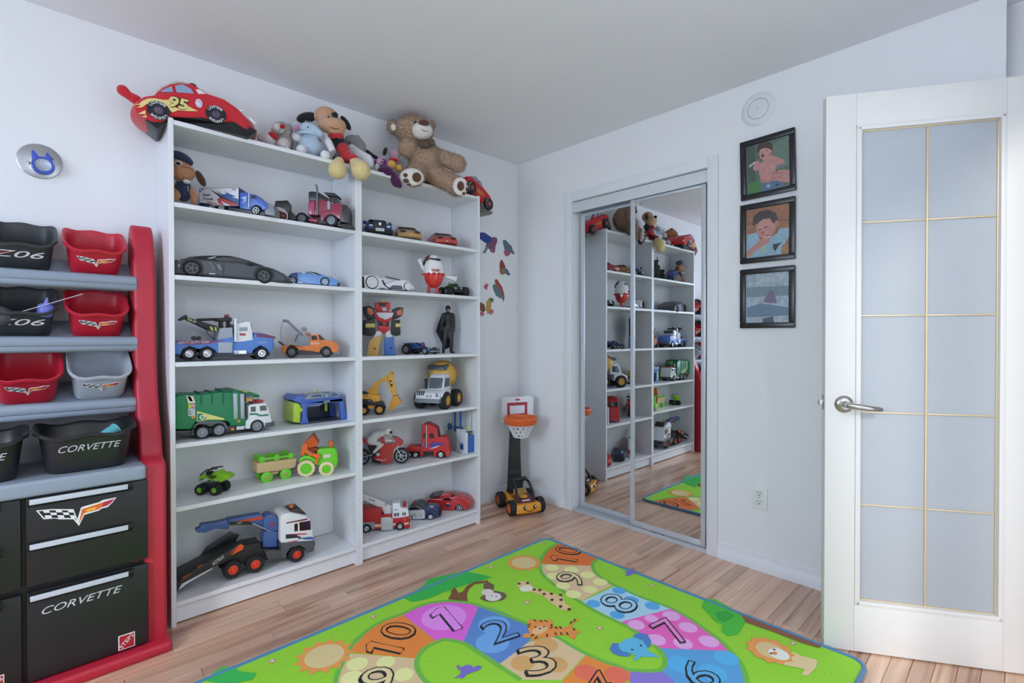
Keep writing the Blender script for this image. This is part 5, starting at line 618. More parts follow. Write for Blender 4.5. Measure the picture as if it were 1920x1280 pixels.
part(t, 'side_curve', M('#c9d6e8', .25, .6), G().tube([((0.0507, 0.0583)[0], -w + .0, (0.0507, 0.0583)[1]), ((0.0155, 0.0716)[0], -w + .006, (0.0155, 0.0716)[1]), ((-0.0216, 0.0682)[0], -w + .006, (-0.0216, 0.0682)[1]), ((-0.0383, 0.0499)[0], -w - .0, (-0.0383, 0.0499)[1]), ((-0.031, 0.0303)[0], -w - .001, (-0.031, 0.0303)[1]), ((0.0037, 0.0193)[0], -w - .001, (0.0037, 0.0193)[1])], .0016, 6)); part(t, 'grille', BLK, ex([(0.1247, 0.023), (0.1588, 0.0255), (0.1578, 0.01), (0.1295, 0.0099)], -w + .004, w - .004, .002)); wheels(t, [(-0.0608, 0.0254, 0.0209), (0.0877, 0.0275, 0.0224)], -w - .001, .022, sp=7, hr=.7, hm=plastic('#c6cbd2'))
# trailer truck, skid loader, red tractor unit
t = thing('trailer_truck', 'blue toy truck with a white, red and blue striped box trailer', 'toy truck', (((-2.0799, -0.0377, 1.69), -0.733))); w = .03
tr = part(t, 'trailer', plastic('#28406f'), ex([(0.0598, 0.1175), (0.2326, 0.1213), (0.2322, 0.0397), (0.0594, 0.0384)], -w, w, .002)); S0 = -w
for k, (col, q) in enumerate((('#d5d4d8', [(0.062, 0.1153), (0.2304, 0.119), (0.2299, 0.0424), (0.0616, 0.0411)]), ('#35558e', [(0.135, 0.106), (0.1623, 0.0905), (0.1801, 0.0943), (0.1668, 0.105), (0.1978, 0.0908), (0.22, 0.082), (0.2022, 0.0796), (0.2301, 0.0708), (0.23, 0.046), (0.1888, 0.066), (0.1623, 0.0793)]), ('#1f2027', [(0.1027, 0.1134), (0.1446, 0.0926), (0.1623, 0.0793), (0.23, 0.0505), (0.23, 0.0483), (0.1799, 0.0614), (0.1556, 0.068), (0.1357, 0.0768), (0.1534, 0.0724), (0.1358, 0.0903)]), ('#b5353c', [(0.1379, 0.0701), (0.1578, 0.0747), (0.23, 0.046), (0.2299, 0.0424), (0.1975, 0.0422), (0.1533, 0.0625), (0.1687, 0.042), (0.1444, 0.0521)]), ('#22315c', [(0.0617, 0.0537), (0.1001, 0.0495), (0.1266, 0.0416), (0.0616, 0.0411)]), ('#b8584a', [(0.1002, 0.0576), (0.1621, 0.0419), (0.1532, 0.0418), (0.0913, 0.054)]), ('#4a5a7a', [(0.062, 0.1068), (0.0686, 0.1068), (0.0686, 0.0987), (0.0619, 0.0987)]), ('#4a5a7a', [(0.0722, 0.114), (0.0784, 0.1141), (0.0783, 0.1069), (0.0721, 0.1069)]))): de(tr, 'print', col, q, S0, 1 + k)
for s_, p, z in (('MAC', (0.2121, 0.1112), .02), ('Super', (0.0937, 0.0882), .036), ('Truck', (0.098, 0.0693), .045)): text(tr, 'printed_name', BLK, s_, side(p[0], -w - .0046, p[1], -.05), .017 if z > .03 else .012, z, .3)
part(t, 'cab', plastic('#3f62b6'), ex([(0.2343, 0.1001), (0.2689, 0.1013), (0.2867, 0.0925), (0.3044, 0.0917), (0.3231, 0.0738), (0.351, 0.056), (0.3576, 0.0326), (0.333, 0.022), (0.3242, 0.0377), (0.3042, 0.0466), (0.2864, 0.0374), (0.2819, 0.0239), (0.2339, 0.0303)], -w, w, .004)); de(t, 'flame_print', '#9fb4dc', [(0.2399, 0.0776), (0.2644, 0.0846), (0.262, 0.0598), (0.242, 0.0529), (0.2554, 0.0665)], -w, 2); de(t, 'window', '', [(0.2857, 0.087), (0.3035, 0.0863), (0.311, 0.0737), (0.2857, 0.0735)], -w, 2, GLASSD); part(t, 'exhaust_stack', CHROME, bar((0.2756, 0.1005), (0.2752, 0.0328), .004, -w - .002)); part(t, 'grille_guard', plastic('#7b8088'), ex([(0.3398, 0.0424), (0.3577, 0.056), (0.3755, 0.0449), (0.3852, 0.0201), (0.3842, 0.0011), (0.3419, 0.0054)], -w + .003, w - .003, .002)); part(t, 'chassis', DGREY, ex([(0.1798, 0.0389), (0.2863, 0.0239), (0.3397, 0.0198), (0.3396, 0.0017), (0.2818, 0.0103), (0.1797, 0.0231)], -w + .006, w - .006, .002)); wheels(t, [(0.3041, 0.0222, 0.0199), (0.1553, 0.0297, 0.0171), (0.1133, 0.0307, 0.0162)], -w - .001, .018, sp=5, hr=.74, hm=plastic('#d4d6da'))
t = thing('skid_loader', 'small white and black toy skid loader with red wheels, beside the dark red truck', 'toy loader', (((-1.7475, -0.1683, 1.69), -0.5236))); w = .025
part(t, 'cab', plastic('#2b2d30'), ex([(-0.0138, 0.0806), (-0.0071, 0.0973), (0.0462, 0.1036), (0.0569, 0.0827), (0.0558, 0.0369), (0.0059, 0.034)], -w + .006, w - .006, .003)); part(t, 'roof', BLK, ex([(-0.0106, 0.0942), (-0.0048, 0.1003), (0.0463, 0.106), (0.0574, 0.0875), (0.0542, 0.0839), (0.0418, 0.0976)], -w + .002, w - .002, .002)); part(t, 'lift_arm', plastic('#b9b6bc'), ex([(-0.0195, 0.0698), (0.0105, 0.0716), (0.0327, 0.0634), (0.0482, 0.0413), (0.0459, 0.0161), (0.0378, 0.0176), (0.037, 0.0358), (0.0149, 0.0537), (-0.0183, 0.0603)], -w, -w + .006, .002)); part(t, 'lift_arm', plastic('#b9b6bc'), ex([(-0.0195, 0.0698), (0.0105, 0.0716), (0.0327, 0.0634), (0.0482, 0.0413), (0.0459, 0.0161), (0.0378, 0.0176), (0.037, 0.0358), (0.0149, 0.0537), (-0.0183, 0.0603)], w - .006, w, .002)); part(t, 'side_panel', plastic('#7a2a20'), ex([(-0.0125, 0.0568), (0.0193, 0.054), (0.0281, 0.0305), (-0.003, 0.023)], -w + .003, w - .003, .002)); part(t, 'bucket', BLK, ex([(0.0469, 0.0508), (0.0572, 0.061), (0.084, 0.0313), (0.0781, 0.0131), (0.0481, 0.0148)], -w - .002, w + .002, .002)); wheels(t, [(0.025, 0.0313, 0.0173), (-0.0052, 0.0286, 0.0153)], -w - .002, .014, hm=plastic('#9a3a26'), hr=.6)
t = thing('red_tractor_unit', 'dark red toy semi truck with a tall exhaust pipe and black grille', 'toy truck', (((-1.5727, -0.1704, 1.69), -0.6981))); w = .0425; MR = M('#8e2342', .35, 0, .4)
part(t, 'sleeper_cab', MR, ex([(-0.0205, 0.1304), (0.0244, 0.1311), (0.0783, 0.1446), (0.0805, 0.0796), (0.0241, 0.0587), (-0.0208, 0.058)], -w + .008, w - .008, .004)); part(t, 'cab_roof', plastic('#24262a'), ex([(-0.0213, 0.1702), (-0.0096, 0.1769), (0.0246, 0.1736), (0.0734, 0.1445), (0.0782, 0.1246), (0.0244, 0.1296), (-0.0215, 0.1303)], -w + .008, w - .008, .004)); part(t, 'storage_tank', M('#a83a5c', .3, 0, .5), ex([(-0.0205, 0.1229), (0.0097, 0.1234), (0.0095, 0.0585), (-0.0208, 0.059)], -w, -w + .02, .005)); part(t, 'exhaust_stack', plastic('#6f757c'), G().tube([((0.0222, 0.0587)[0], -w + .004, (0.0222, 0.0587)[1]), ((0.0217, 0.1835)[0], -w + .004, (0.0217, 0.1835)[1]), ((0.0208, 0.1984)[0], -w + .004, (0.0208, 0.1984)[1]), ((0.015, 0.2073)[0], -w + .004, (0.015, 0.2073)[1])], .005, 10))
part(t, 'hood', MR, ex([(0.0339, 0.0539), (0.034, 0.0789), (0.0732, 0.0845), (0.0792, 0.1146), (0.1077, 0.1211), (0.1347, 0.118), (0.143, 0.1057), (0.1393, 0.0305), (0.1221, 0.0452), (0.0888, 0.0667), (0.0633, 0.0543), (0.0436, 0.024)], -w + .006, w - .006, .005)); part(t, 'air_cleaner', plastic('#9aa6b4'), bar((0.0768, 0.1271), (0.0766, 0.0871), .0085, -w + .008, 16)); part(t, 'grille', plastic('#2c2a2c'), ex([(0.1381, 0.1156), (0.1627, 0.11), (0.1715, 0.0811), (0.1703, 0.0209), (0.1319, 0.0303)], -w + .006, w - .006, .004)); part(t, 'sun_visor', BLK, ex([(0.049, 0.173), (0.1029, 0.17), (0.1201, 0.1578), (0.1166, 0.1513), (0.0637, 0.1593)], -w + .008, w - .008, .002)); part(t, 'windscreen', GLASSD, ex([(0.0759, 0.1545), (0.1151, 0.1512), (0.1165, 0.1202), (0.0792, 0.1146)], -w + .014, w - .014, .002)); part(t, 'bumper', BLK, ex([(0.122, 0.0202), (0.1811, 0.0185), (0.1919, 0.0061), (0.181, -0.0016), (0.1146, 0.0076)], -w + .002, w - .002, .003))
part(t, 'chassis', DGREY, ex([(-0.0685, 0.0523), (0.0339, 0.0439), (0.1319, 0.0354), (0.1269, 0.0177), (-0.0687, 0.0249)], -w + .014, w - .014, .002)); part(t, 'fuel_tank', M('#a0334f', .3, 0, .5), bar((-0.0175, 0.0356), (0.023, 0.0312), .011, -w + .012, 16)); wheels(t, [(-0.0516, 0.0416, 0.0289), (0.0887, 0.0342, 0.03)], -w - .001, .024, hr=.66, hm=plastic('#7f8790'))
# ---------------------------------------------------------------- toys in the right bookcase
def front(x, z): return None
# three cars seen nose first on the top shelf (local +x is the nose)
t = thing('blue_pickup', 'dark blue toy pickup truck seen nose first with a black grille and white badge', 'toy car', ((-1.225, -.145, 1.69), -1.92)); NB = plastic('#27498c'); w = .066
part(t, 'body', NB, ex([(-.115, .03), (-.115, .062), (-.02, .066), (.05, .066), (.1, .06), (.112, .045), (.112, .026)], -w, w, .008, 3, nose=.012, ny=4)); part(t, 'cab', NB, ex([(-.05, .06), (-.04, .095), (.02, .096), (.055, .064)], -w + .008, w - .008, .006, tw=[(.06, 1), (.1, .78)])); part(t, 'roof', plastic('#3a2d30'), ex([(-.045, .093), (-.04, .102), (.022, .101), (.03, .094)], -.042, .042, .003)); part(t, 'windscreen', GLASSD, ex([(.02, .09), (.05, .068), (.056, .068), (.026, .092)], -.044, .044, .001))
part(t, 'grille', BLK, bx((.108, 0, .048), (.016, .068, .056), .004)); part(t, 'badge', WHITE, ex([(-.007, .066), (.007, .066), (.006, .056), (0, .050), (-.006, .056)], .1165, .118, .0005, ax='x')); part(t, 'number_plate', plastic('#b9bcc2'), bx((.118, 0, .029), (.003, .044, .016), .001)); text(t, 'printed_number', BLK, '123', Matrix.Translation((.12, 0, .029)) @ Matrix.Rotation(PI / 2, 4, 'Z') @ Matrix.Rotation(PI / 2, 4, 'X'), .012, .03) if 0 else None
for s in (-1, 1): part(t, 'headlamp', plastic('#d9dde2', .2), bx((.104, s * .045, .05), (.012, .018, .009), .003)); part(t, 'fog_lamp', plastic('#b9a86a'), sp((.106, s * .044, .026), (.006, .006, .005))); part(t, 'door_mirror', NB, sp((.03, s * .066, .08), (.008, .012, .010)))
part(t, 'bumper', plastic('#1f2124'), ex([(.085, .012), (.085, .034), (.112, .034), (.118, .02), (.112, .012)], -w - .002, w + .002, .003)); wheels(t, [(.07, .024, .024), (-.07, .024, .024)], -w - .006, .022, hm=CHROME, sp=5)
def nose_car(name, label, x, col, grp=None):
    t = thing(name, label, 'toy car', ((x, -.135, 1.69), -1.9)); w = .068; K = 1.32; P = M(col, .3, 0, .5); D_ = M('#2b2220', .3)
    part(t, 'body', P, ex([(a, b * K) for a, b in ((-.098, .014), (-.1, .045), (-.07, .054), (.03, .053), (.09, .047), (.114, .036), (.118, .016), (.1, .009), (-.09, .009))], -w, w, .012, 3, nose=.016, tail=.01, ny=6)); part(t, 'cabin', D_, ex([(a, b * K) for a, b in ((-.085, .05), (-.04, .068), (.025, .068), (.065, .049))], -w + .008, w - .008, .006, tw=[(.066, 1), (.09, .8)])); part(t, 'roof', P, ex([(a, b * K) for a, b in ((-.05, .0665), (-.03, .0705), (.02, .0705), (.032, .0665))], -.045, .045, .002))
    for s in (-1, 1): part(t, 'headlamp', D_, bx((.108, s * .038, .049), (.012, .03, .010), .002, rot=(0, .5, 0))); part(t, 'side_window', GLASSD, ex([(a, b * K) for a, b in ((-.06, .053), (-.035, .062), (.01, .062), (.04, .052))], s * .056 - .001, s * .056 + .001))
    part(t, 'badge', plastic('#a8a49c'), bx((.1175, 0, .03), (.003, .016, .008), .001)); part(t, 'splitter', D_, bx((.1, 0, .01), (.03, .09, .006), .002)); wheels(t, [(.068, .024, .024), (-.062, .024, .024)], -w - .001, .02, hm=CHROME, sp=5, hr=.72)
    return t
nose_car('tan_car', 'tan toy sports car seen nose first, middle car of the top right shelf', -1.036, '#b58d56'); nose_car('red_nose_car', 'red toy sports car seen nose first, rightmost on the top right shelf', -.785, '#c23f38')
# white concept car, egg figure, black monster truck
t = thing('white_concept_car', 'low white futuristic toy car with big open spoked wheels', 'toy car', (((-1.288, -0.1655, 1.402), -0.1396))); w = .05; WC_ = M('#dfe1e4', .3, 0, .4)
part(t, 'body', WC_, ex([(-0.066, 0.0705), (-0.0142, 0.0821), (0.0265, 0.0822), (0.0553, 0.0651), (0.0719, 0.0389), (0.1015, 0.044), (0.14, 0.0603), (0.1923, 0.0662), (0.2346, 0.0607), (0.2666, 0.0267), (0.2665, 0.0175), (0.1834, 0.0101), (0.1098, 0.006), (0.0594, 0.0165), (0.0386, 0.0081), (-0.0662, 0.0023)], -w, w, .005, 3, nose=.02, ny=6)); part(t, 'side_fin', BLK, ex([(0.0754, 0.0793), (0.1651, 0.0669), (0.1616, 0.0625), (0.0804, 0.0733)], -w - .001, -w + .006, .001)); part(t, 'side_fin', BLK, ex([(0.0754, 0.0793), (0.1651, 0.0669), (0.1616, 0.0625), (0.0804, 0.0733)], w - .006, w + .001, .001)); part(t, 'canopy', WC_, ex([(0.0471, 0.0685), (0.0784, 0.0767), (0.1228, 0.0677), (0.1573, 0.0598), (0.0972, 0.0417), (0.0678, 0.0419)], -.03, .03, .006)); de(t, 'trim_line', '', [(0.0562, 0.0572), (0.0645, 0.0577), (0.0845, 0.026), (0.1184, 0.0085), (0.1013, 0.0076), (0.0677, 0.0318)], -w, 1, BLK); de(t, 'side_intake', '', [(0.1184, 0.0329), (0.1703, 0.034), (0.179, 0.0119), (0.1184, 0.0085), (0.0971, 0.0155)], -w, 1, M('#5b5f66', .4)); part(t, 'tail', BLK, ex([(-0.0699, 0.0741), (-0.0383, 0.0685), (-0.0345, 0.01), (-0.0701, 0.0079)], -w - .002, w + .002, .003))
wheels(t, [(0.0043, 0.0419, 0.0356)], -w - .004, .03, sp=8, hr=.86, hm=WHITE); wheels(t, [(0.2064, 0.0312, 0.024)], -w - .004, .026, sp=8, hr=.9, hm=WHITE)
t = thing('egg_figure', 'red and white plastic egg figure with a brown cap, arms and legs, lettered kinder', 'figurine', (((-0.985, -0.165, 1.402), -0.576))); EG = [(0.10038762421067947, 0.2312890440252071), (0.10012589916174458, 0.10802758982677907), (0.09997507124995739, 0.03699400776708672), (0.04088154216037424, 0.11755884231933433), (0.15987426635801605, 0.12029131560635276)]
ez0, ez1, er, eu = EG[2][1], EG[0][1], (EG[4][0] - EG[3][0]) / 2, (EG[4][0] + EG[3][0]) / 2; EH = ez1 - ez0; EP = [(er * math.sin(PI * k / 16) ** .9 * (1 - .16 * (k / 16 - .38)), ez0 + EH * (1 - math.cos(PI * k / 16)) / 2) for k in range(17)]; cut = ez0 + EH * .4; mxe = Matrix.Translation((eu, 0, 0))
def egg_part(a, b, sc=1.0): return [(0, a)] * 0 + [(r * sc, z) for r, z in EP if a - 1e-6 <= z <= b + 1e-6]
part(t, 'shell_top', M('#e9e8e8', .2, 0, .5), G().lathe(EP, 28, mxe)); k0 = max(k for k, p in enumerate(EP) if p[1] < cut); fr_ = (cut - EP[k0][1]) / (EP[k0 + 1][1] - EP[k0][1]); lo = [(r * 1.012, z - .0004) for r, z in EP[:k0 + 1]] + [((EP[k0][0] + (EP[k0 + 1][0] - EP[k0][0]) * fr_) * 1.012, cut)]; g = G(); n = 36; vs = []
part(t, 'shell_bottom', M('#cf2f2a', .2, 0, .5), G().lathe(lo + [(lo[-1][0] * .9, lo[-1][1])], 28, mxe))
for k in range(12): a = 2 * PI * k / 12; part(t, 'drip', M('#cf2f2a', .2, 0, .5), sp((eu + er * .95 * math.cos(a), er * .95 * math.sin(a), cut), (.0125, .0125, .007), n=10, k=6))
part(t, 'cap', plastic('#6b3a2a'), G().lathe([(r * 1.07, z + .003) for r, z in EP if z > ez0 + EH * .7], 26, Matrix.Translation((eu, 0, ez0 + EH * .5)) @ Matrix.Rotation(-.22, 4, 'X') @ Matrix.Rotation(-.24, 4, 'Y') @ Matrix.Translation((0, 0, -ez0 - EH * .5)))); part(t, 'visor', plastic('#27364a'), G().sph((eu + er * .12, -er * .5, ez0 + EH * .84), (er * .56, er * .3, EH * .045), (.5, .12, 0))); text(t, 'printed_name', M('#b03a34', .4), 'kinder', Matrix.Translation((eu + .012, -er * 1.04, ez0 + EH * .50)) @ Matrix.Rotation(PI / 2, 4, 'X'), .026, .05, ex=.004)
for pts in (((0.0516, 0.1265), (0.0333, 0.1608), (0.0261, 0.1822)), ((0.1573, 0.1159), (0.179, 0.1054), (0.2117, 0.0973))):
    a_ = part(t, 'arm', M('#dfdfe0', .3), G().tube([(p[0], 0, p[1]) for p in pts], .009, 10, [.008, .009, .011])); e = pts[-1]; d = Vector((pts[2][0] - pts[1][0], 0, pts[2][1] - pts[1][1])).normalized(); h = part(a_, 'hand', M('#e6e6e6', .3), sp((e[0], 0, e[1]), .013))
    for q in (-.6, -.2, .2, .6): v = Matrix.Rotation(q, 3, 'Y') @ d; part(a_, 'finger', M('#e6e6e6', .3), G().tube([(e[0], 0, e[1]), (e[0] + v.x * .023, 0, e[1] + v.z * .023)], .004, 8))
for x in ((0.0707, 0.0356), (0.1203, 0.0321)): l_ = part(t, 'leg', M('#c42e2a', .3), cy((x[0], 0, x[1] + .01), (x[0], 0, .006), .010, .008)); part(l_, 'foot', M('#c42e2a', .3), sp((x[0], -.008, .006), (.013, .02, .0065)))
t = thing('black_monster_truck', 'black and green toy monster truck seen nose first beside the egg figure', 'toy truck', ((-.715, -.165, 1.402), -1.75)); w = .03
part(t, 'body', plastic('#3f8a34'), ex([(-.06, .045), (-.05, .062), (-.03, .078), (.01, .078), (.025, .06), (.06, .055), (.062, .042)], -w, w, .004, tw=[(.05, 1), (.08, .8)])); part(t, 'windscreen', GLASSD, ex([(.01, .076), (.026, .06), (.029, .061), (.014, .078)], -.022, .022)); part(t, 'grille', M('#3a3d42', .3, .5), bx((.06, 0, .046), (.012, .05, .018), .003)); part(t, 'bumper', BLK, bx((.066, 0, .03), (.012, .06, .014), .003)); part(t, 'chassis', BLK, bx((0, 0, .036), (.11, .03, .016), .003))
for s in (-1, 1): part(t, 'headlamp', plastic('#d5d8da', .2), sp((.066, s * .02, .047), .005)); part(t, 'shock_absorber', CHROME, cy((.04, s * .026, .03), (.03, s * .02, .05), .003)); part(t, 'roll_bar', LG, G().tube([(-.03, s * .02, .078), (-.02, s * .02, .088), (.01, s * .02, .082)], .003, 6))
wheels(t, [(.042, .030, .030), (-.042, .030, .030)], -.073, .038, knob=True, hr=.5)
# robot, racer, caped figure
t = thing('toy_robot', 'big red, black, gold and blue plastic toy robot standing upright', 'toy robot', (((-1.203, -0.1394, 1.054), -0.5061))); w = .035; RR = plastic('#bb2630'); GO = plastic('#caa352'); RBL = plastic('#3d68ad'); RW = plastic('#cfd0dc')
part(t, 'torso', RR, ex([(-0.031, 0.2396), (0.0755, 0.2409), (0.0754, 0.208), (0.0498, 0.1859), (0.0215, 0.1766), (-0.0136, 0.1908), (-0.0311, 0.2106)], -w + .006, w - .006, .004)); part(t, 'chest_plate', RW, ex([(-0.0195, 0.2339), (0.0737, 0.2336), (0.0641, 0.2108), (0.0286, 0.1945), (-0.0066, 0.2101)], -w, -w + .012, .002)); part(t, 'waist', BLK, ex([(-0.0154, 0.1963), (0.0551, 0.1969), (0.0469, 0.1621), (-0.0074, 0.1619)], -w + .012, w - .012, .003)); part(t, 'waist_band', RR, ex([(0.0127, 0.1892), (0.0321, 0.1894), (0.0303, 0.1639), (0.0144, 0.1638)], -w + .008, -w + .014, .001)); part(t, 'pelvis', RR, ex([(-0.012, 0.1636), (0.0526, 0.1622), (0.0539, 0.1414), (0.0213, 0.1158), (-0.011, 0.1411)], -w + .006, w - .006, .004))
for q in ([(-0.0173, 0.1346), (0.0115, 0.131), (0.0036, 0.091), (-0.0273, 0.073), (-0.0349, 0.0983)], [(0.0277, 0.1311), (0.0567, 0.1348), (0.0655, 0.0946), (0.0601, 0.058), (0.0487, 0.0581), (0.034, 0.0983)]): part(t, 'thigh', RW, ex(q, -w + .008, w - .012, .003))
for col, q, b in ((GO, [(-0.0349, 0.0983), (0.0114, 0.1128), (-0.0018, 0.0583), (-0.009, -0.0016), (-0.0728, -0.0009), (-0.0559, 0.0803)], (-0.0281, 0.0374)), (RBL, [(0.0241, 0.0983), (0.0751, 0.1019), (0.0779, 0.058), (0.0874, 0.0007), (0.0217, 0.0014), (0.0204, 0.0582)], (0.0593, 0.039))): l_ = part(t, 'leg', col, ex(q, -w + .002, w, .004)); part(l_, 'knee_disc', plastic('#5a1c22') if col is GO else BLK, cy((b[0], -w + .003, b[1]), (b[0], -w - .002, b[1]), .0055))
for q, i, f, b in (([(-0.0906, 0.2641), (-0.0553, 0.2718), (-0.0281, 0.2541), (-0.0248, 0.2034), (-0.0659, 0.193), (-0.0866, 0.2245)], [(-0.0657, 0.2608), (-0.0414, 0.2547), (-0.0317, 0.2287), (-0.0485, 0.217), (-0.0658, 0.2312)], [(-0.0908, 0.1928), (-0.0269, 0.1962), (-0.0237, 0.1165), (-0.0488, 0.1049), (-0.0911, 0.1121)], [(-0.0757, 0.1741), (-0.0256, 0.1744), (-0.0257, 0.1527), (-0.0758, 0.1518)]), ([(0.0642, 0.2517), (0.0927, 0.2653), (0.125, 0.2643), (0.122, 0.2231), (0.0997, 0.2068), (0.064, 0.1947)], [(0.0891, 0.2429), (0.117, 0.2568), (0.1198, 0.2238), (0.0926, 0.217)], [(0.0597, 0.1932), (0.1068, 0.1973), (0.1102, 0.1122), (0.0858, 0.1048), (0.0567, 0.1165)], [(0.0825, 0.1751), (0.1104, 0.1753), (0.1103, 0.1569), (0.0824, 0.1554)])):
    s_ = part(t, 'shoulder', BLK, ex(q, -w + .004, w - .004, .004)); part(s_, 'shoulder_plate', plastic('#c2603c'), ex(i, -w, -w + .008, .002)); a_ = part(t, 'forearm', BLK, ex(f, -w + .002, w - .004, .006)); part(a_, 'arm_band', plastic('#c8b25e'), ex(b, -w - .001, -w + .01, .002))
h = part(t, 'head', RR, ex([(-0.028, 0.2885), (-0.0028, 0.2926), (0.0324, 0.2932), (0.0565, 0.29), (0.0553, 0.2553), (0.0393, 0.2397), (-0.0135, 0.2391), (-0.0281, 0.2577)], -w + .008, w - .012, .005)); part(h, 'face_plate', plastic('#aeb2ba'), ex([(0.0104, 0.2619), (0.0358, 0.2623), (0.0344, 0.2422), (0.0128, 0.242)], -w + .003, -w + .01, .002)); part(h, 'visor', BLK, ex([(-0.007, 0.2871), (0.0331, 0.287), (0.0306, 0.2724), (-0.0046, 0.2719)], -w + .004, -w + .01, .002)); part(h, 'crest', GO, ex([(0.006, 0.2902), (0.0085, 0.3062), (0.0254, 0.3065), (0.0281, 0.2898)], -w + .004, -w + .014, .003))
t = thing('blue_racer', 'black and blue toy race vehicle with open cockpit and pale front lights, beside the robot', 'toy car', ((-.925, -.118, 1.054), -1.15)); BB2 = plastic('#2d4d86'); w = .045
part(t, 'hull', plastic('#22252b'), ex([(-.09, .012), (-.09, .04), (-.02, .045), (.05, .036), (.095, .026), (.1, .012)], -w + .012, w - .012, .006)); part(t, 'front_bumper', plastic('#20242c'), ex([(.07, .006), (.07, .03), (.098, .028), (.106, .018), (.1, .006)], -.058, .058, .004))
for y in (-.045, -.016, .016, .045): part(t, 'front_light', plastic('#e4e4c8', .2), bx((.1055, y, .018), (.004, .017, .005), .0015))
for s in (-1, 1): part(t, 'rear_wing', BB2, ex([(-.1, .03), (-.085, .062), (-.03, .066), (.0, .05), (.03, .036), (0, .03)], s * .034 - .012, s * .034 + .012, .004)); part(t, 'wing_stripe', plastic('#8fa2b8'), ex([(-.09, .061), (-.04, .0665), (-.04, .069), (-.088, .064)], s * .034 - .008, s * .034 + .008, .001)); part(t, 'front_fender', plastic('#5a7fae'), ex([(.05, .01), (.06, .04), (.09, .034), (.1, .012)], s * .05 - .008, s * .05 + .008, .003))
part(t, 'driver', plastic('#3b3f86'), G().sph((.015, 0, .056), (.014, .014, .014)).sph((.01, 0, .042), (.013, .016, .014))); part(t, 'driver_visor', plastic('#b0604a'), sp((.026, 0, .055), (.006, .010, .006))); wheels(t, [(.066, .02, .02)], -.062, .02); wheels(t, [(-.06, .03, .03)], -.066, .034)
t = thing('caped_figure', 'black action figure with a long cape standing at the right end of its shelf', 'action figure', (((-0.715, -0.105, 1.054), -0.5236))); FK = M('#222429', .5, bump=.2, scale=300)
def F3(p, y=0): return (p[0], y, p[1])
blob(t, 'body', FK, [('c', [(F3((-0.0096, 0.1561)), .021), (F3((-0.0201, 0.0812), -.006), .016), (F3((-0.0285, 0.0127)), .011)]), ('c', [(F3((0.0166, 0.1562)), .021), (F3((0.0194, 0.0812), -.006), .016), (F3((0.0205, 0.0123)), .011)]), ('c', [(F3((-0.0285, 0.0031)), .008), (F3((-0.0314, 0.0023), -.022), .008)]), ('c', [(F3((0.0222, 0.0035)), .008), (F3((0.0339, 0.0026), -.02), .008)]),
 ('c', [(F3((0.0033, 0.1562)), .026), (F3((0.0017, 0.1894)), .022), (F3((0.0009, 0.2269)), .029)]), ('c', [(F3((-0.0239, 0.2371)), .016), (F3((0.028, 0.2376)), .016)]), ('c', [(F3((-0.0281, 0.2329)), .014), (F3((-0.0373, 0.1851), .004), .011), (F3((-0.0398, 0.1435), -.012), .009)]), ('c', [(F3((0.0309, 0.2334)), .014), (F3((0.0367, 0.1855), .004), .011), (F3((0.0341, 0.1396), -.012), .009)]), ('c', [(F3((0.001, 0.2435)), .011), (F3((0.001, 0.2602)), .011)]), ('s', F3((0.001, 0.276)), (.0155, .018, .021))], .004, 4)
part(t, 'cowl', plastic('#191a1d'), sp(F3((0.001, 0.281), .002), (.0172, .019, .018))); part(t, 'face', plastic('#c9a08a'), sp(F3((0.0018, 0.2664), -.0125), (.0085, .006, .007))); part(t, 'belt', plastic('#2f2f33'), G().lathe([(.026, -.004), (.028, -.004), (.028, .004), (.026, .004)], 20, Matrix.Translation(F3((0.0033, 0.1624)))))
part(t, 'cape', M('#1b1c20', .8, bump=.3, scale=120), ex([(-0.033, 0.2453), (0.0364, 0.246), (0.0392, 0.173), (0.0257, 0.0895), (0.0151, 0.0395), (-0.0078, 0.0238), (-0.0285, 0.048), (-0.049, 0.0896), (-0.0728, 0.1373), (-0.0571, 0.1891), (-0.0426, 0.2265)], .016, .022, .002))
# excavator, cement mixer
t = thing('toy_excavator', 'yellow toy excavator with raised digger arm, half hidden by the bookcase side', 'toy excavator', (((-1.2682, -0.0915, 0.731), -0.576))); w = .04; YE = M('#e0a53a', .45, vary=.06, scale=60)
part(t, 'house', YE, ex([(-0.0364, 0.1112), (0.0158, 0.1129), (0.0807, 0.1049), (0.0841, 0.0739), (0.0471, 0.0686), (0.0349, 0.0849), (-0.0365, 0.0877)], -w + .002, w - .002, .004)); part(t, 'deck', BLK, ex([(-0.0365, 0.0877), (0.0349, 0.0856), (0.0507, 0.0685), (0.0894, 0.069), (0.1052, 0.0533), (0.0999, 0.048), (-0.0366, 0.057)], -w, w, .003)); text(t, 'printed_name', WHITE, 'CAT', side((0.0279, 0.0782)[0], -w - .0012, (0.0279, 0.0782)[1]), .008, .012); text(t, 'printed_number', BLK, '345', side((0.007, 0.1059)[0], -w + .001, (0.007, 0.1059)[1]), .008, .02); part(t, 'undercarriage', YE, ex([(0.0121, 0.0557), (0.0576, 0.0582), (0.0488, 0.0322), (0.0208, 0.033)], -w + .012, w - .012, .003)); part(t, 'seat_block', BLK, ex([(-0.0155, 0.1252), (0.0019, 0.1248), (0.0193, 0.1128), (-0.0156, 0.1107)], -.02, .02, .002))
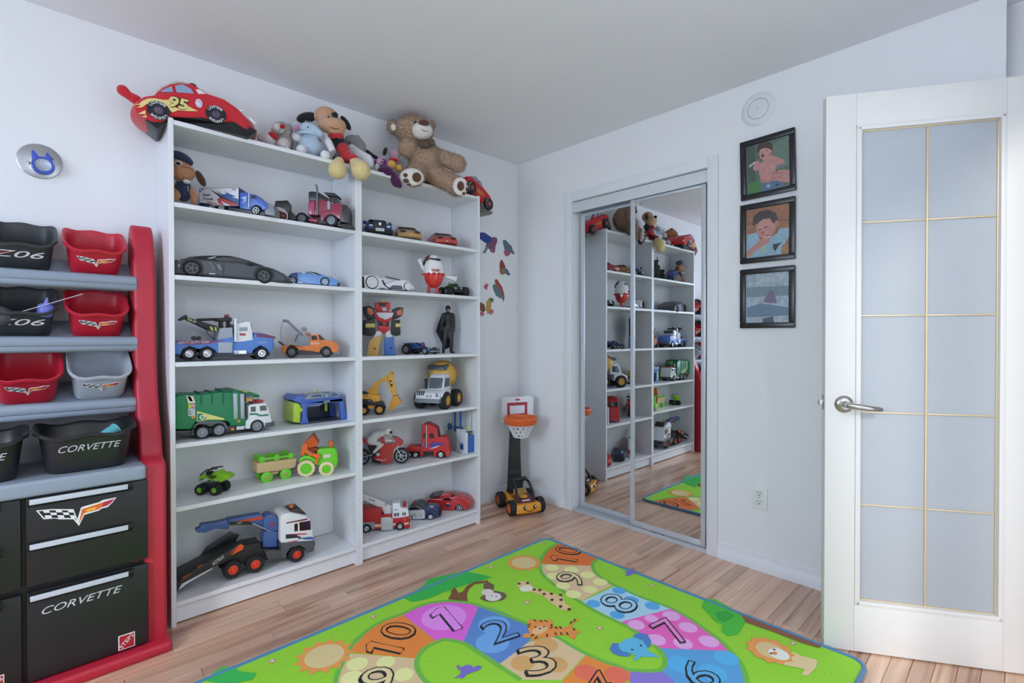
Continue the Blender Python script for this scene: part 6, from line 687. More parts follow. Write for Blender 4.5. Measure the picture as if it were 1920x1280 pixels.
part(t, 'boom', YE, ex([(0.0159, 0.139), (0.0299, 0.1467), (0.0386, 0.1458), (0.0446, 0.1656), (0.1039, 0.2035), (0.1152, 0.2092), (0.1294, 0.209), (0.1329, 0.1921), (0.118, 0.1836), (0.0809, 0.1704), (0.0727, 0.1553), (0.0666, 0.1016), (0.0315, 0.1024), (0.0193, 0.1172)], -.012, .012, .003)); a_ = part(t, 'dipper_arm', YE, ex([(0.1166, 0.1836), (0.128, 0.2298), (0.1359, 0.2359), (0.1508, 0.2313), (0.1553, 0.1947), (0.1682, 0.1066), (0.1497, 0.0968), (0.1197, 0.1697)], -.015, .015, .003)); de(a_, 'decal', '', [(0.1304, 0.1841), (0.141, 0.1858), (0.1491, 0.1582), (0.1445, 0.1455), (0.1356, 0.1585)], -.015, 1, BLK); de(a_, 'decal', '#dcdcdc', [(0.135, 0.1749), (0.141, 0.1766), (0.1445, 0.1656), (0.1385, 0.1639)], -.015, 2); part(t, 'bucket', plastic('#c98a2c'), ex([(0.1461, 0.0954), (0.1746, 0.1009), (0.1967, 0.0619), (0.1352, 0.0152), (0.1228, 0.0229)], -.03, .03, .003)); part(t, 'arm_pin', plastic('#9a6a2a'), cy(((0.1465, 0.2248)[0], -.018, (0.1465, 0.2248)[1]), ((0.1465, 0.2248)[0], .018, (0.1465, 0.2248)[1]), .006)); wheels(t, [(0.0797, 0.0277, 0.0291), (-0.0037, 0.0243, 0.0268)], -w - .006, .026, hm=YE, hr=.56, knob=True)
t = thing('cement_mixer', 'white and yellow toy cement mixer truck with black tyres and grey bumper', 'toy truck', ((-.828, -.15, .731), math.radians(-152))); MW = plastic('#d9dde2')
part(t, 'front_body', MW, ex([(.0, .055), (.0, .115), (.09, .115), (.125, .098), (.132, .066), (.125, .055)], -.078, .078, .008, 3)); part(t, 'bumper', plastic('#7c838c'), ex([(.03, .04), (.03, .066), (.13, .068), (.14, .06), (.138, .042)], -.08, .08, .004)); part(t, 'cab', MW, ex([(-.03, .11), (-.03, .2), (.03, .205), (.055, .185), (.075, .115)], -.03, .075, .008, 3, tw=[(.12, 1), (.2, .86)])); part(t, 'windscreen', M('#59636c', .1, 0, .4), ex([(.058, .183), (.08, .122), (.072, .122), (.05, .183)], -.02, .066, .002)); part(t, 'side_window', M('#4a525a', .1), ex([(-.012, .13), (-.012, .18), (.035, .18), (.055, .13)], .0735, .0765, .001))
for k in range(4): part(t, 'hood_slot', plastic('#2b2e33'), bx((.1245, -.062 + .0125 * k, .097), (.012, .004, .026), .001, rot=(0, -.45, 0)))
s_ = part(t, 'emblem', plastic('#3a3f46'), G().lathe([(.009, 0), (.0105, .002), (.012, 0)], 20, Matrix.Translation((.1318, .012, .082)) @ Matrix.Rotation(PI / 2, 4, 'Y') @ Matrix.Diagonal((.6, 1.6, 1, 1)))); part(t, 'headlamp', plastic('#7c868f', .2), bx((.128, .062, .088), (.008, .016, .022), .003)); part(t, 'exhaust_pipe', plastic('#3b3f45'), cy((.04, -.055, .11), (.04, -.055, .165), .008)); part(t, 'beacon', plastic('#2c2f34'), sp((.04, -.055, .165), .011)); part(t, 'chassis', BLK, bx((-.03, 0, .056), (.2, .07, .03), .004)); part(t, 'fender', MW, ex([(-.005, .06), (.0, .11), (.06, .125), (.11, .1), (.11, .075), (.07, .1), (.02, .09)], .07, .088, .004))
part(t, 'drum', M('#d9ab52', .5, vary=.05, scale=80), G().lathe([(0, -.1), (.045, -.098), (.078, -.045), (.086, 0), (.072, .05), (.045, .085), (.028, .09), (0, .09)], 32, Matrix.Translation((-.075, .0, .195)) @ Matrix.Rotation(1.15, 4, 'Y') @ Matrix.Rotation(-.2, 4, 'X'))); part(t, 'drum_band', M('#c99a44', .5), G().lathe([(.0865, -.006), (.0885, -.004), (.0885, .004), (.0865, .006), (.085, 0), (.0865, -.006)], 32, Matrix.Translation((-.075, .0, .195)) @ Matrix.Rotation(1.15, 4, 'Y') @ Matrix.Rotation(-.2, 4, 'X'))); part(t, 'chute', plastic('#4a4e55'), ex([(-.055, .03), (-.045, .262), (.03, .25), (.035, .228), (-.03, .222)][1:], -.05, .06, .004)); part(t, 'chute_post', plastic('#33363c'), bx((-.02, .0, .215), (.03, .06, .03), .003)); wheels(t, [(.06, .052, .052), (-.095, .052, .052)], -.102, .048, hm=M('#d8a94e', .5), hr=.56)
# motorcycle with rider, red cab, play house
t = thing('toy_motorcycle', 'red toy racing motorcycle ridden by a rider in white', 'toy motorcycle', (((-1.249, -0.06, 0.44), -0.6458))); w = .025; MRD = M('#b8242c', .25, 0, .6)
part(t, 'fairing', MRD, ex([(0.0776, 0.113), (0.1211, 0.1193), (0.1719, 0.1254), (0.1437, 0.1614), (0.1757, 0.1521), (0.1957, 0.1378), (0.2077, 0.1226), (0.1956, 0.1076), (0.1755, 0.1096), (0.1566, 0.0886), (0.1485, 0.0665), (0.1447, 0.0138), (0.099, 0.0107), (0.0414, 0.0392), (0.0775, 0.0759)], -w + .004, w - .004, .005, 3)); part(t, 'tail', MRD, ex([(-0.0193, 0.1599), (0.004, 0.1452), (0.0182, 0.122), (0.0795, 0.1137), (0.0668, 0.104), (0.0128, 0.1129), (-0.0122, 0.1338)], -w + .01, w - .01, .004)); part(t, 'engine', BLK, ex([(0.0128, 0.1147), (0.0849, 0.1083), (0.0793, 0.0759), (0.0666, 0.0392), (0.0846, 0.009), (0.0377, 0.0178), (0.0271, 0.07)], -w + .006, w - .006, .003)); part(t, 'clutch_cover', plastic('#c9ccd2'), cy(((0.0703, 0.0632)[0], -w + .008, (0.0703, 0.0632)[1]), ((0.0703, 0.0632)[0], -w + .001, (0.0703, 0.0632)[1]), .0085)); part(t, 'swing_arm', M('#a9aeb6', .3, .8), bar((-0.0197, 0.0491), (0.0414, 0.0621), .004, -w + .006)); de(t, 'stripe', '#e3dede', [(0.0612, 0.0375), (0.0991, 0.03), (0.1136, 0.0378), (0.1143, 0.0355), (0.0998, 0.027), (0.063, 0.0337)], -w + .004, 1)
for yy in (-.016, .016): part(t, 'fork', CHROME, bar((0.17, 0.0956), (0.1954, 0.0473), .003, yy))
part(t, 'windshield', GLASSD, ex([(0.1437, 0.1614), (0.1757, 0.1528), (0.1702, 0.1477), (0.1466, 0.1558)], -.012, .012, .001)); wheel(t, *(0.1954, 0.0484, 0.0432), 0, .024, sp=6, hr=.74, hm=plastic('#9aa0a8')); wheel(t, *(-0.0189, 0.0473, 0.0428), 0, .028, sp=6, hr=.74, hm=plastic('#9aa0a8'))
rd = blob(t, 'rider', M('#d8d6d6', .5), [('c', [(F3((0.0291, 0.1365)), .026), (F3((0.0525, 0.1618)), .028), (F3((0.0832, 0.1721)), .025)]), ('c', [(F3((0.085, 0.1721), -.018), .010), (F3((0.0976, 0.1421), -.026), .009), (F3((0.1429, 0.1373), -.02), .007)]), ('c', [(F3((0.085, 0.1721), .018), .010), (F3((0.0976, 0.1421), .026), .009), (F3((0.1429, 0.1373), .02), .007)]), ('c', [(F3((0.0309, 0.129), -.014), .014), (F3((0.0921, 0.12), -.024), .012), (F3((0.0487, 0.0767), -.024), .009)]), ('c', [(F3((0.0309, 0.129), .014), .014), (F3((0.0921, 0.12), .024), .012), (F3((0.0487, 0.0767), .024), .009)])], .004, 4)
hd = part(t, 'helmet', M('#e4e3e3', .2, 0, .5), sp(F3((0.1198, 0.1868)), (.024, .020, .024))); part(hd, 'visor', GLASSD, sp(F3((0.134, 0.1839)), (.014, .0185, .010), (0, .5, 0))); part(t, 'suit_panel', MRD, ex([(0.085, 0.161), (0.1031, 0.168), (0.1103, 0.1418), (0.103, 0.1234), (0.0885, 0.1275)], -.037, -.030, .002))
t = thing('red_semi_cab', 'red toy semi cab with purple flame print and silver exhaust, beside the motorcycle', 'toy truck', (((-0.9315, -0.0894, 0.44), -0.7679))); w = .0425; RC2 = plastic('#c02a2f', .35)
part(t, 'cab', RC2, ex([(0.0349, 0.1936), (0.0506, 0.2054), (0.0722, 0.203), (0.0997, 0.1928), (0.1264, 0.1759), (0.1334, 0.1227), (0.1782, 0.1275), (0.193, 0.0952), (0.2, 0.0361), (0.196, 0.0078), (0.1779, 0.0078), (0.167, 0.0342), (0.1446, 0.0456), (0.1237, 0.0302), (0.119, 0.0078), (0.1052, 0.0078), (0.1033, 0.0401), (0.0443, 0.0401), (0.0423, 0.0078), (0.0246, 0.0078), (0.0227, 0.0401), (0.0295, 0.0755)], -w, w, .006, 3)); part(t, 'bed', RC2, ex([(-0.0598, 0.0551), (-0.0441, 0.0696), (0.0318, 0.0677), (0.0306, 0.0393), (-0.0559, 0.0393)], -w + .004, w - .004, .004)); part(t, 'chassis', BLK, ex([(-0.054, 0.0401), (0.1662, 0.0401), (0.1662, 0.0184), (-0.054, 0.0185)], -w + .01, w - .01, .002))
for q in ([(0.0438, 0.1479), (0.0544, 0.1487), (0.0543, 0.1188), (0.0437, 0.118)], [(0.0792, 0.1464), (0.1035, 0.1479), (0.1113, 0.1196), (0.0791, 0.118)]): de(t, 'window', '', q, -w, 1, GLASSD)
part(t, 'windscreen', GLASSD, ex([(0.1185, 0.1641), (0.1295, 0.1641), (0.1357, 0.1267), (0.1255, 0.1251)], -w + .006, w - .006, .001)); part(t, 'exhaust_stack', CHROME, bar((0.0628, 0.1936), (0.0625, 0.0614), .0055, -w - .002)); part(t, 'air_horn', plastic('#5c4a42'), ex([(0.0604, 0.2014), (0.0722, 0.2113), (0.084, 0.2085), (0.0832, 0.1975)], -.012, .012, .002)); de(t, 'flame_print', '#4a3f9a', [(0.0751, 0.0747), (0.0995, 0.0972), (0.1191, 0.0905), (0.1388, 0.0928), (0.1749, 0.0842), (0.1623, 0.0787), (0.1309, 0.0771), (0.1073, 0.0637), (0.0797, 0.0551), (0.0916, 0.0696)], -w, 1); de(t, 'flame_print', '#d9d4e0', [(0.0778, 0.0558), (0.1073, 0.0598), (0.1466, 0.0747), (0.1191, 0.0708), (0.0876, 0.0598)], -w, 2); de(t, 'flame_print', '#8a4a8a', [(0.0346, 0.0913), (0.0523, 0.0972), (0.0542, 0.0677), (0.0365, 0.0669)], -w, 1); part(t, 'bumper', plastic('#b0474a'), ex([(0.178, 0.0361), (0.2, 0.0401), (0.1976, 0.0078), (0.1799, 0.0078)], -w - .001, w + .001, .003)); wheels(t, [(-0.0021, 0.0196, 0.0197), (-0.0414, 0.0212, 0.0181), (0.1465, 0.0212, 0.0228)], -w - .001, .022, hm=CHROME, hr=.62)
t = thing('play_house', 'white, grey and blue toy building with blue posts in the corner of its shelf', 'toy building', ((-.64, -.145, .44), 0)); PG = plastic('#9aa09e'); PWH = plastic('#cfd6df'); PBL = plastic('#2f64ac')
part(t, 'grey_wall', PG, bx((-.045, .04, .062), (.006, .105, .124), .002)); wl = part(t, 'white_wall', PWH, bx((-.045, -.054, .07), (.008, .086, .14), .003)); part(t, 'front_wall', PBL, bx((-.0, -.092, .055), (.066, .006, .11), .002)); part(t, 'corner_post', PWH, bx((-.036, -.094, .066), (.016, .012, .132), .003)); part(t, 'corner_post', PWH, bx((.036, -.094, .05), (.012, .012, .1), .003)); part(t, 'floor_plate', PG, bx((-.002, -.002, .003), (.09, .19, .006), .001)); part(wl, 'window', plastic('#1f3d78'), bx((-.0495, -.066, .045), (.003, .03, .042), .001)); part(wl, 'window_top', plastic('#5f8fd6'), bx((-.0505, -.066, .06), (.003, .03, .012), .001)); part(t, 'roof_plate', PWH, bx((.0, -.05, .142), (.085, .09, .006), .002))
for y in (.028, -.03): part(t, 'post', PBL, bx((-.03, y, .19), (.009, .012, .16), .002))
part(t, 'cross_bar', plastic('#29406c'), bx((-.03, -.005, .148), (.008, .09, .012), .002)); part(t, 'gear', plastic('#274a86'), G().lathe([(0, .01), (.008, .01), (.010, .004), (.022, .004), (.022, -.004), (0, -.004)], 16, Matrix.Translation((-.05, .055, .15)) @ Matrix.Rotation(-PI / 2, 4, 'Y'), knob=(3, 4))); part(t, 'green_part', LIME, bx((0, -.07, .155), (.022, .014, .018), .003)); part(t, 'white_post', PWH, bx((.01, -.075, .19), (.008, .008, .1), .002))
# fire engine, police car, red sports car
t = thing('fire_engine', 'red and white toy fire engine with a white ladder lettered Tonka', 'toy truck', (((-1.2688, -0.1114, 0.097), -0.5411))); w = .045; FR_ = plastic('#b3262c'); FW = plastic('#dfe1e4')
part(t, 'body_box', FR_, ex([(-0.0521, 0.1314), (0.0774, 0.1262), (0.0785, 0.0812), (0.0771, 0.0151), (0.0409, 0.0182), (0.041, 0.0516), (-0.0523, 0.0594)], -w, w, .004)); part(t, 'rear_panel', plastic('#8a8d92'), ex([(-0.0523, 0.0626), (0.0418, 0.0564), (0.0417, 0.0181), (0.0261, 0.0195), (0.0175, 0.0414), (-0.0019, 0.0491), (-0.0214, 0.0406), (-0.0524, 0.0352)], -w - .001, -w + .01, .002)); part(t, 'tread_plate', M('#c3c6ca', .35, .5, bump=.6, scale=300), ex([(0.0749, 0.0782), (0.12, 0.077), (0.1319, 0.0707), (0.1383, 0.0681), (0.1377, 0.0074), (0.0755, 0.007)], -w - .003, w + .003, .002)); part(t, 'deck', FR_, ex([(0.0765, 0.0875), (0.1359, 0.0868), (0.1359, 0.0663), (0.0765, 0.0691)], -w + .006, w - .006, .002))
cb = part(t, 'cab_top', FW, ex([(0.1353, 0.1505), (0.1761, 0.1491), (0.1808, 0.1215), (0.217, 0.1154), (0.2257, 0.0726), (0.1758, 0.0684), (0.1351, 0.0684)], -w, w, .004)); part(t, 'cab_bottom', FR_, ex([(0.1351, 0.0704), (0.1758, 0.07), (0.2261, 0.0734), (0.2289, 0.0558), (0.2312, 0.0109), (0.1998, 0.007), (0.1966, 0.0303), (0.1758, 0.0445), (0.1557, 0.0358), (0.1497, 0.0158), (0.135, 0.0142)], -w, w, .003))
for q in ([(0.1431, 0.0957), (0.1567, 0.0962), (0.1575, 0.0781), (0.1439, 0.0775)], [(0.1599, 0.0968), (0.1703, 0.0976), (0.1711, 0.0786), (0.1607, 0.0778)], [(0.1879, 0.0962), (0.196, 0.0964), (0.1967, 0.0799), (0.1887, 0.0793)], [(0.1984, 0.0966), (0.2064, 0.0972), (0.2072, 0.0798), (0.1992, 0.0797)]): de(cb, 'window', '', q, -w, 1, M('#5a6069', .15))
for q in ([(0.043, 0.0433), (0.0744, 0.0427), (0.0744, 0.0284), (0.0429, 0.029)], [(0.1358, 0.0396), (0.1538, 0.0422), (0.1497, 0.031), (0.1358, 0.0289)], [(0.1966, 0.0386), (0.222, 0.0406), (0.2228, 0.0302), (0.1978, 0.0282)]): de(t, 'stripe', '#dcb8b0', q, -w, 1)
text(cb, 'printed_name', BLK, 'FIRE RESCUE', side((0.1552, 0.1136)[0], -w - .0012, (0.1552, 0.1136)[1], .05), .006, .018); part(t, 'crest', plastic('#d8a8a8'), G().lathe([(.005, .0006), (.005, .001), (.0065, .001), (.0065, .0006), (.005, .0006)], 16, Matrix.Translation(((0.1999, 0.0581)[0], -w - .0006, (0.1999, 0.0581)[1])) @ Matrix.Rotation(PI / 2, 4, 'X'))); part(t, 'beacon', M('#a3242c', .2, 0, .4), cy(((0.2007, 0.1141)[0], -.016, (0.2007, 0.1141)[1]), ((0.2008, 0.1494)[0], -.016, (0.2008, 0.1494)[1]), .010, .009)); lb = part(t, 'ladder_boom', FW, ex([(-0.0541, 0.217), (-0.0151, 0.2019), (0.0957, 0.147), (0.0964, 0.118), (0.0776, 0.1153), (-0.0191, 0.1707), (-0.0542, 0.1876)], -.014, .014, .002)); part(t, 'ladder_base', FW, ex([(0.0798, 0.1218), (0.1078, 0.1361), (0.1326, 0.1322), (0.1325, 0.0846), (0.1156, 0.0756), (0.0924, 0.0816)], -.02, .02, .004)); text(lb, 'printed_name', BLK, 'Tonka', side((0.0254, 0.1692)[0], -.0154, (0.0254, 0.1692)[1], -.38), .016, .037, .2); part(t, 'bumper', plastic('#b9b2ac'), ex([(0.222, 0.0365), (0.2341, 0.0396), (0.2361, 0.0042), (0.2239, 0.0032)], -w + .002, w - .002, .002)); wheels(t, [(-0.0012, 0.0243, 0.0244), (0.1757, 0.0222, 0.0227)], -w - .003, .026, hm=CHROME, hr=.55)
t = thing('police_car', 'navy and white toy police car with a red beacon between fire engine and red car', 'toy car', (((-0.9987, -0.0996, 0.097), -0.7679))); w = .045; NV = M('#26365e', .3, 0, .4)
part(t, 'body', NV, ex([(-0.0053, 0.052), (0.0164, 0.0564), (0.099, 0.0599), (0.1207, 0.073), (0.1685, 0.0695), (0.1884, 0.0556), (0.1909, 0.0173), (0.1575, 0.0107), (0.1545, 0.026), (0.1358, 0.0381), (0.1184, 0.0281), (0.1127, -0.0002), (0.0206, -0.0011), (-0.0054, -0.0002)], -w, w, .006, 3, nose=.01, ny=4)); part(t, 'cabin', plastic('#3c4246', .3), ex([(0.0012, 0.0542), (0.0143, 0.076), (0.0296, 0.0904), (0.06, 0.0991), (0.086, 0.0965), (0.1099, 0.073), (0.1207, 0.0599), (0.099, 0.0564)], -w + .004, w - .004, .006, tw=[(.05, 1), (.075, .8)])); de(t, 'door', '#d4d7dc', [(0.0056, 0.0555), (0.099, 0.059), (0.1041, 0.0434), (0.1032, 0.0085), (0.0684, 0.005), (0.0055, 0.0033)], -w, 1); de(t, 'window', '', [(0.013, 0.0573), (0.0173, 0.0695), (0.0512, 0.0764), (0.0751, 0.0695), (0.0859, 0.0599)], -w + .002, 1, GLASSD); part(t, 'window_trim', M('#cdd2da', .3), G().tube([((0.013, 0.0703)[0], -w + .0015, (0.013, 0.0703)[1]), ((0.0556, 0.0777)[0], -w + .003, (0.0556, 0.0777)[1]), ((0.0881, 0.0586)[0], -w - .001, (0.0881, 0.0586)[1])], .0014, 6))
for s_, z in (('HIGHWAY', 528), ('PATROL', 548)): text(t, 'printed_name', BLK, s_, side((0.0433, 0.0259)[0], -w - .0014, (0.0433, 0.0268)[1] + (.0045 if z < 540 else -.0045)), .008, .024, .2)
part(t, 'star_badge', plastic('#3a4258'), flat([((0.0789, 0.0259)[0] + (.005 if k % 2 else .003) * math.cos(PI * k / 5), (0.0789, 0.0259)[1] + (.005 if k % 2 else .003) * math.sin(PI * k / 5)) for k in range(10)], -w - .0008)); part(t, 'beacon', M('#a02430', .2, 0, .4), cy(((0.043, 0.0793)[0], -.02, (0.043, 0.0793)[1]), ((0.043, 0.1021)[0], -.02, (0.043, 0.1021)[1]), .007)); part(t, 'light_bar', plastic('#b7a56a'), bx(((0.043, 0.0867)[0], 0, (0.043, 0.0867)[1]), (.014, .06, .006), .002)); part(t, 'hood_plate', plastic('#cdd3dc'), bx(((0.1402, 0.0695)[0], -w + .018, (0.1402, 0.0708)[1] + .001), (.022, .02, .003), .001)); part(t, 'push_bumper', BLK, ex([(0.1728, 0.063), (0.191, 0.0564), (0.1935, 0.0151), (0.1683, 0.0107)], -.03, .03, .003)); wheels(t, [(0.1358, 0.0173, 0.0187), (0.0163, 0.0107, 0.0183)], -w - .002, .02, hm=plastic('#b9bcc2'), hr=.7)
t = thing('red_sports_car', 'bright red toy sports car with a black spoiler on the lowest shelf, near the corner', 'toy car', (((-0.7636, -0.1045, 0.097), -0.8727))); w = .0475; RSC = M('#b9282e', .25, 0, .6)
part(t, 'body', RSC, ex([(-0.0804, 0.0563), (-0.0569, 0.0709), (0.0134, 0.0701), (0.074, 0.0822), (0.1065, 0.0915), (0.1528, 0.0849), (0.1851, 0.0668), (0.1999, 0.04), (0.1897, 0.0168), (0.1527, 0.0064), (0.1458, 0.0253), (0.1241, 0.0428), (0.1008, 0.0237), (0.0934, 0.0024), (0.0039, -0.0037), (-0.0054, 0.0222), (-0.0265, 0.0398), (-0.0476, 0.0322), (-0.0782, 0.0173)], -w, w, .007, 3, nose=.014, ny=6, ang=20)); part(t, 'cabin', RSC, ex([(-0.0194, 0.0708), (-0.0053, 0.091), (0.0274, 0.0981), (0.0693, 0.0967), (0.1065, 0.087), (0.074, 0.0708), (0.0133, 0.0664)], -w + .004, w - .004, .006, tw=[(.04, 1), (.07, .78)], ang=20)); de(t, 'side_window', '', [(0.011, 0.0682), (0.032, 0.0771), (0.06, 0.0781), (0.073, 0.0639), (0.0367, 0.0645)], -w + .0005, 1, GLASSD); part(t, 'windscreen', GLASSD, ex([(0.067, 0.0957), (0.081, 0.0939), (0.1028, 0.085), (0.0926, 0.0728), (0.0786, 0.0723)], -w + .008, w - .008, .002)); part(t, 'spoiler', BLK, G().tube([((-0.0616, 0.0721)[0], y, (-0.0616, 0.0776)[1] + .003 * math.cos(y * 40)) for y in (-.044, -.03, -.01, .01, .03, .044)], .005, 8)); part(t, 'engine_cover', plastic('#4a4648'), ex([(-0.0663, 0.072), (-0.0522, 0.0872), (-0.0147, 0.0967), (0.0087, 0.0947), (-0.01, 0.0748)], -w + .008, w - .008, .003)); text(t, 'printed_name', WHITE, 'BOLT', side((0.053, 0.0435)[0], -w - .0008, (0.053, 0.0435)[1], -.04), .011, .02); de(t, 'print', '#2a3050', [(0.0296, 0.0372), (0.0553, 0.0395), (0.0692, 0.034), (0.0506, 0.021), (0.0389, 0.026)], -w, 1); wheels(t, [(0.1217, 0.0208, 0.0219), (-0.0279, 0.0181, 0.0211)], -w - .002, .022, sp=5, hr=.78, hm=CHROME)
# ---------------------------------------------------------------- corner: basketball hoop and friendly car
t = thing('basketball_hoop', 'child size basketball hoop with an orange rim in the room corner', 'basketball hoop', (((-0.22, -0.105, 0.0), -0.7854))); HW = plastic('#dfe1e6'); HO = plastic('#e2652a')
bd = part(t, 'backboard', HW, ex([(-0.0293, 0.73), (-0.0035, 0.7402), (0.1252, 0.7435), (0.1369, 0.7513), (0.1758, 0.7498), (0.1937, 0.728), (0.189, 0.5703), (-0.031, 0.558)], -.012, .012, .006, 3)); q0 = [(0.0105, 0.6988), (0.1486, 0.7068), (0.1469, 0.6132), (0.0104, 0.6027)]; q1 = [(0.0277, 0.6793), (0.133, 0.6857), (0.1306, 0.6287), (0.0276, 0.6207)]
for a, b in ((0, 1), (1, 2), (2, 3), (3, 0)): part(bd, 'red_border', plastic('#a3263a'), flat([q0[a], q0[b], q1[b], q1[a]], -.013, .0015))
part(bd, 'red_badge', plastic('#b03a3a'), flat([(0.0667, 0.7278), (0.0979, 0.7294), (0.0979, 0.7169), (0.0667, 0.7153)], -.013, .0012)); RCX, RCZ = (0.1036, 0.5977)
part(t, 'rim', HO, G().lathe([(.088, -.020), (.102, -.024), (.110, -.016), (.118, .014), (.112, .024), (.104, .024), (.098, .010), (.088, -.020)], 36, Matrix.Translation((RCX, -.122, RCZ)))); part(t, 'rim_bracket', HO, bx((RCX, -.016, RCZ), (.15, .03, .04), .008)); g = G()
def npt(a, k): r = .094 - .048 * min(1, k * 1.0) ** .8; return (RCX + r * math.cos(a), -.122 + r * math.sin(a), RCZ - .02 - .088 * k)
for i in range(14):
    for s in (1, -1): g.tube([npt(2 * PI * i / 14 + s * .75 * k / 6, k / 6) for k in range(7)], .0048, 5)
for k in (0, 1.0): g.tube([npt(2 * PI * i / 20, k) for i in range(22)], .005, 6)
part(t, 'net', plastic('#e4e6ea'), g); PK = plastic('#232427', .5); part(t, 'pole', PK, ex([(0.0299, 0.5934), (0.0955, 0.5935), (0.1061, 0.1713), (0.1107, -0.0166), (0.0059, -0.0172), (0.0156, 0.2805)], .013, .055, .006)); part(t, 'pole_collar', PK, ex([(0.0124, 0.2257), (0.1061, 0.2339), (0.1077, 0.1635), (0.0108, 0.1552)], .006, .066, .005)); part(t, 'base', PK, bx((.0, .03, .03), (.13, .075, .06), .02, 3))
t = thing('toy_push_car', 'yellow toy car with smiling face, black roll bars and orange wheels before the hoop', 'toy car', ((-.235, -.262, 0), math.radians(-111))); YC = plastic('#e09a32')
part(t, 'body', YC, ex([(-.15, .045), (-.155, .085), (-.12, .098), (-.02, .085), (.08, .08), (.13, .075), (.152, .06), (.155, .035), (.13, .022), (-.1, .028)], -.078, .078, .016, 3, nose=.02, tail=.02, ny=6)); part(t, 'front_apron', YC, ex([(.09, .022), (.09, .08), (.14, .078), (.158, .055), (.156, .028), (.14, .018)], -.088, .088, .012, 3, nose=.014, ny=6)); hd = part(t, 'hood_panel', M('#6b2630', .3), ex([(-.02, .08), (.01, .108), (.06, .1), (.115, .082), (.11, .074), (0, .074)], -.055, .055, .01, 3)); part(hd, 'badge', YC, G().lathe([(0, .004), (.026, .003), (.03, 0), (0, -.002)], 24, Matrix.Translation((.045, 0, .104)) @ Matrix.Rotation(.2, 4, 'Y'))); text(hd, 'printed_name', WHITE, 'BUMBLE', Matrix.Translation((.098, 0, .0885)) @ Matrix.Rotation(.35, 4, 'Y') @ Matrix.Rotation(PI / 2, 4, 'Z'), .016, .06) if 0 else part(hd, 'white_print', WHITE, bx((.095, 0, .0895), (.012, .055, .001), rot=(0, .33, 0)))
for s in (-1, 1):
    part(t, 'roll_bar', PK, G().tube([(.1, s * .056, .085), (.075, s * .058, .13), (.03, s * .05, .185), (-.02, s * .04, .205), (-.06, s * .045, .19), (-.1, s * .05, .1)], .009, 10)); part(t, 'eye', BLK, sp((.153, s * .034, .06), (.006, .012, .014))); part(t, 'eye_light', WHITE, sp((.1585, s * .034 + .003, .064), (.002, .005, .006)))
part(t, 'roll_bar_cross', PK, cy((-.01, -.045, .2), (-.01, .045, .2), .014)); part(t, 'rear_box', PK, bx((-.09, 0, .13), (.06, .1, .09), .012, 3)); part(t, 'mouth', M('#5a1f1c', .4), G().tube([(.157, y, .036 + 14 * y * y) for y in (-.026, -.014, 0, .014, .026)], .003, 6)); part(t, 'windscreen', M('#a88a52', .3), ex([(-.02, .1), (-.015, .14), (.02, .112), (.01, .1)], -.045, .045, .004))
for u in (.092, -.105):
    for s in (-1, 1): wheel(t, u, .05, .05, s * .1, .044, TYRE, HO, .62, 0, False, s > 0)
# ---------------------------------------------------------------- soft toys on top of the bookcases
def eyes(root, pts, r, y=None): return [part(root, 'eye', M('#101012', .15), sp(p, r)) for p in pts]
t = thing('plush_race_car', 'red plush race car with yellow flames and number 95, overhanging the left bookcase top', 'soft toy', (((-2.3061, -0.156, 2.018), -0.1396))); w = .1; RF = cloth('#c3232f', .1, 220)
part(t, 'body', RF, ex([(0.0035, 0.0228), (0.0145, 0.0433), (0.0334, 0.0623), (0.0782, 0.082), (0.1109, 0.1002), (0.2131, 0.1274), (0.2702, 0.1333), (0.3403, 0.1274), (0.3977, 0.1041), (0.4448, 0.0681), (0.4567, 0.0401), (0.4486, 0.0195), (0.378, 0.0447), (0.3248, 0.0284), (0.248, 0.0318), (0.171, 0.0145), (0.1304, 0.009), (0.1004, -0.0188), (0.0582, -0.0294), (0.0298, -0.0131), (0.0055, 0.002)], -w, w, .022, 4, nose=.05, tail=.02, ny=8, ang=15)); part(t, 'cabin', RF, ex([(0.0781, 0.0789), (0.1044, 0.1123), (0.1311, 0.1374), (0.1786, 0.1556), (0.2098, 0.1595), (0.2415, 0.146), (0.2738, 0.1309), (0.1783, 0.0949)], -w + .004, w - .004, .014, 4, ny=4, tw=[(.17, 1), (.23, .8)], ang=15)); part(t, 'underbody', cloth('#1d1d20', .15, 200), ex([(0.0486, -0.0204), (0.1006, -0.0132), (0.1306, 0.0106), (0.2488, 0.0381), (0.3259, 0.0352), (0.3755, 0.0541), (0.4462, 0.0276), (0.4102, -0.0095), (0.3033, -0.0067), (0.144, -0.0043), (0.1306, 0.0012), (0.0905, -0.0518)], -w + .006, w - .02, .008)); blob(t, 'spoiler', RF, [('c', [((-0.0182, 0.0, 0.105), 0.0225), ((-0.0039, 0.0, 0.091), 0.0162), ((0.0252, 0.0, 0.0788), 0.0212)])], .007, 5)
for q in ([(0.1037, 0.0993), (0.1377, 0.1272), (0.143, 0.1069), (0.1043, 0.0935)], [(0.1485, 0.1312), (0.1751, 0.1447), (0.2034, 0.1341), (0.2117, 0.1187), (0.1545, 0.1078)]): part(t, 'window', cloth('#8ea0bd', .08, 200), flat(q, -w + .0025, .003))
part(t, 'windscreen', cloth('#d9dadf', .05, 200), flat([(0.2184, 0.1372), (0.2308, 0.142), (0.2539, 0.1303), (0.2289, 0.1216)], -w + .006, .006)); YF = cloth('#e2cf86', .06, 220)
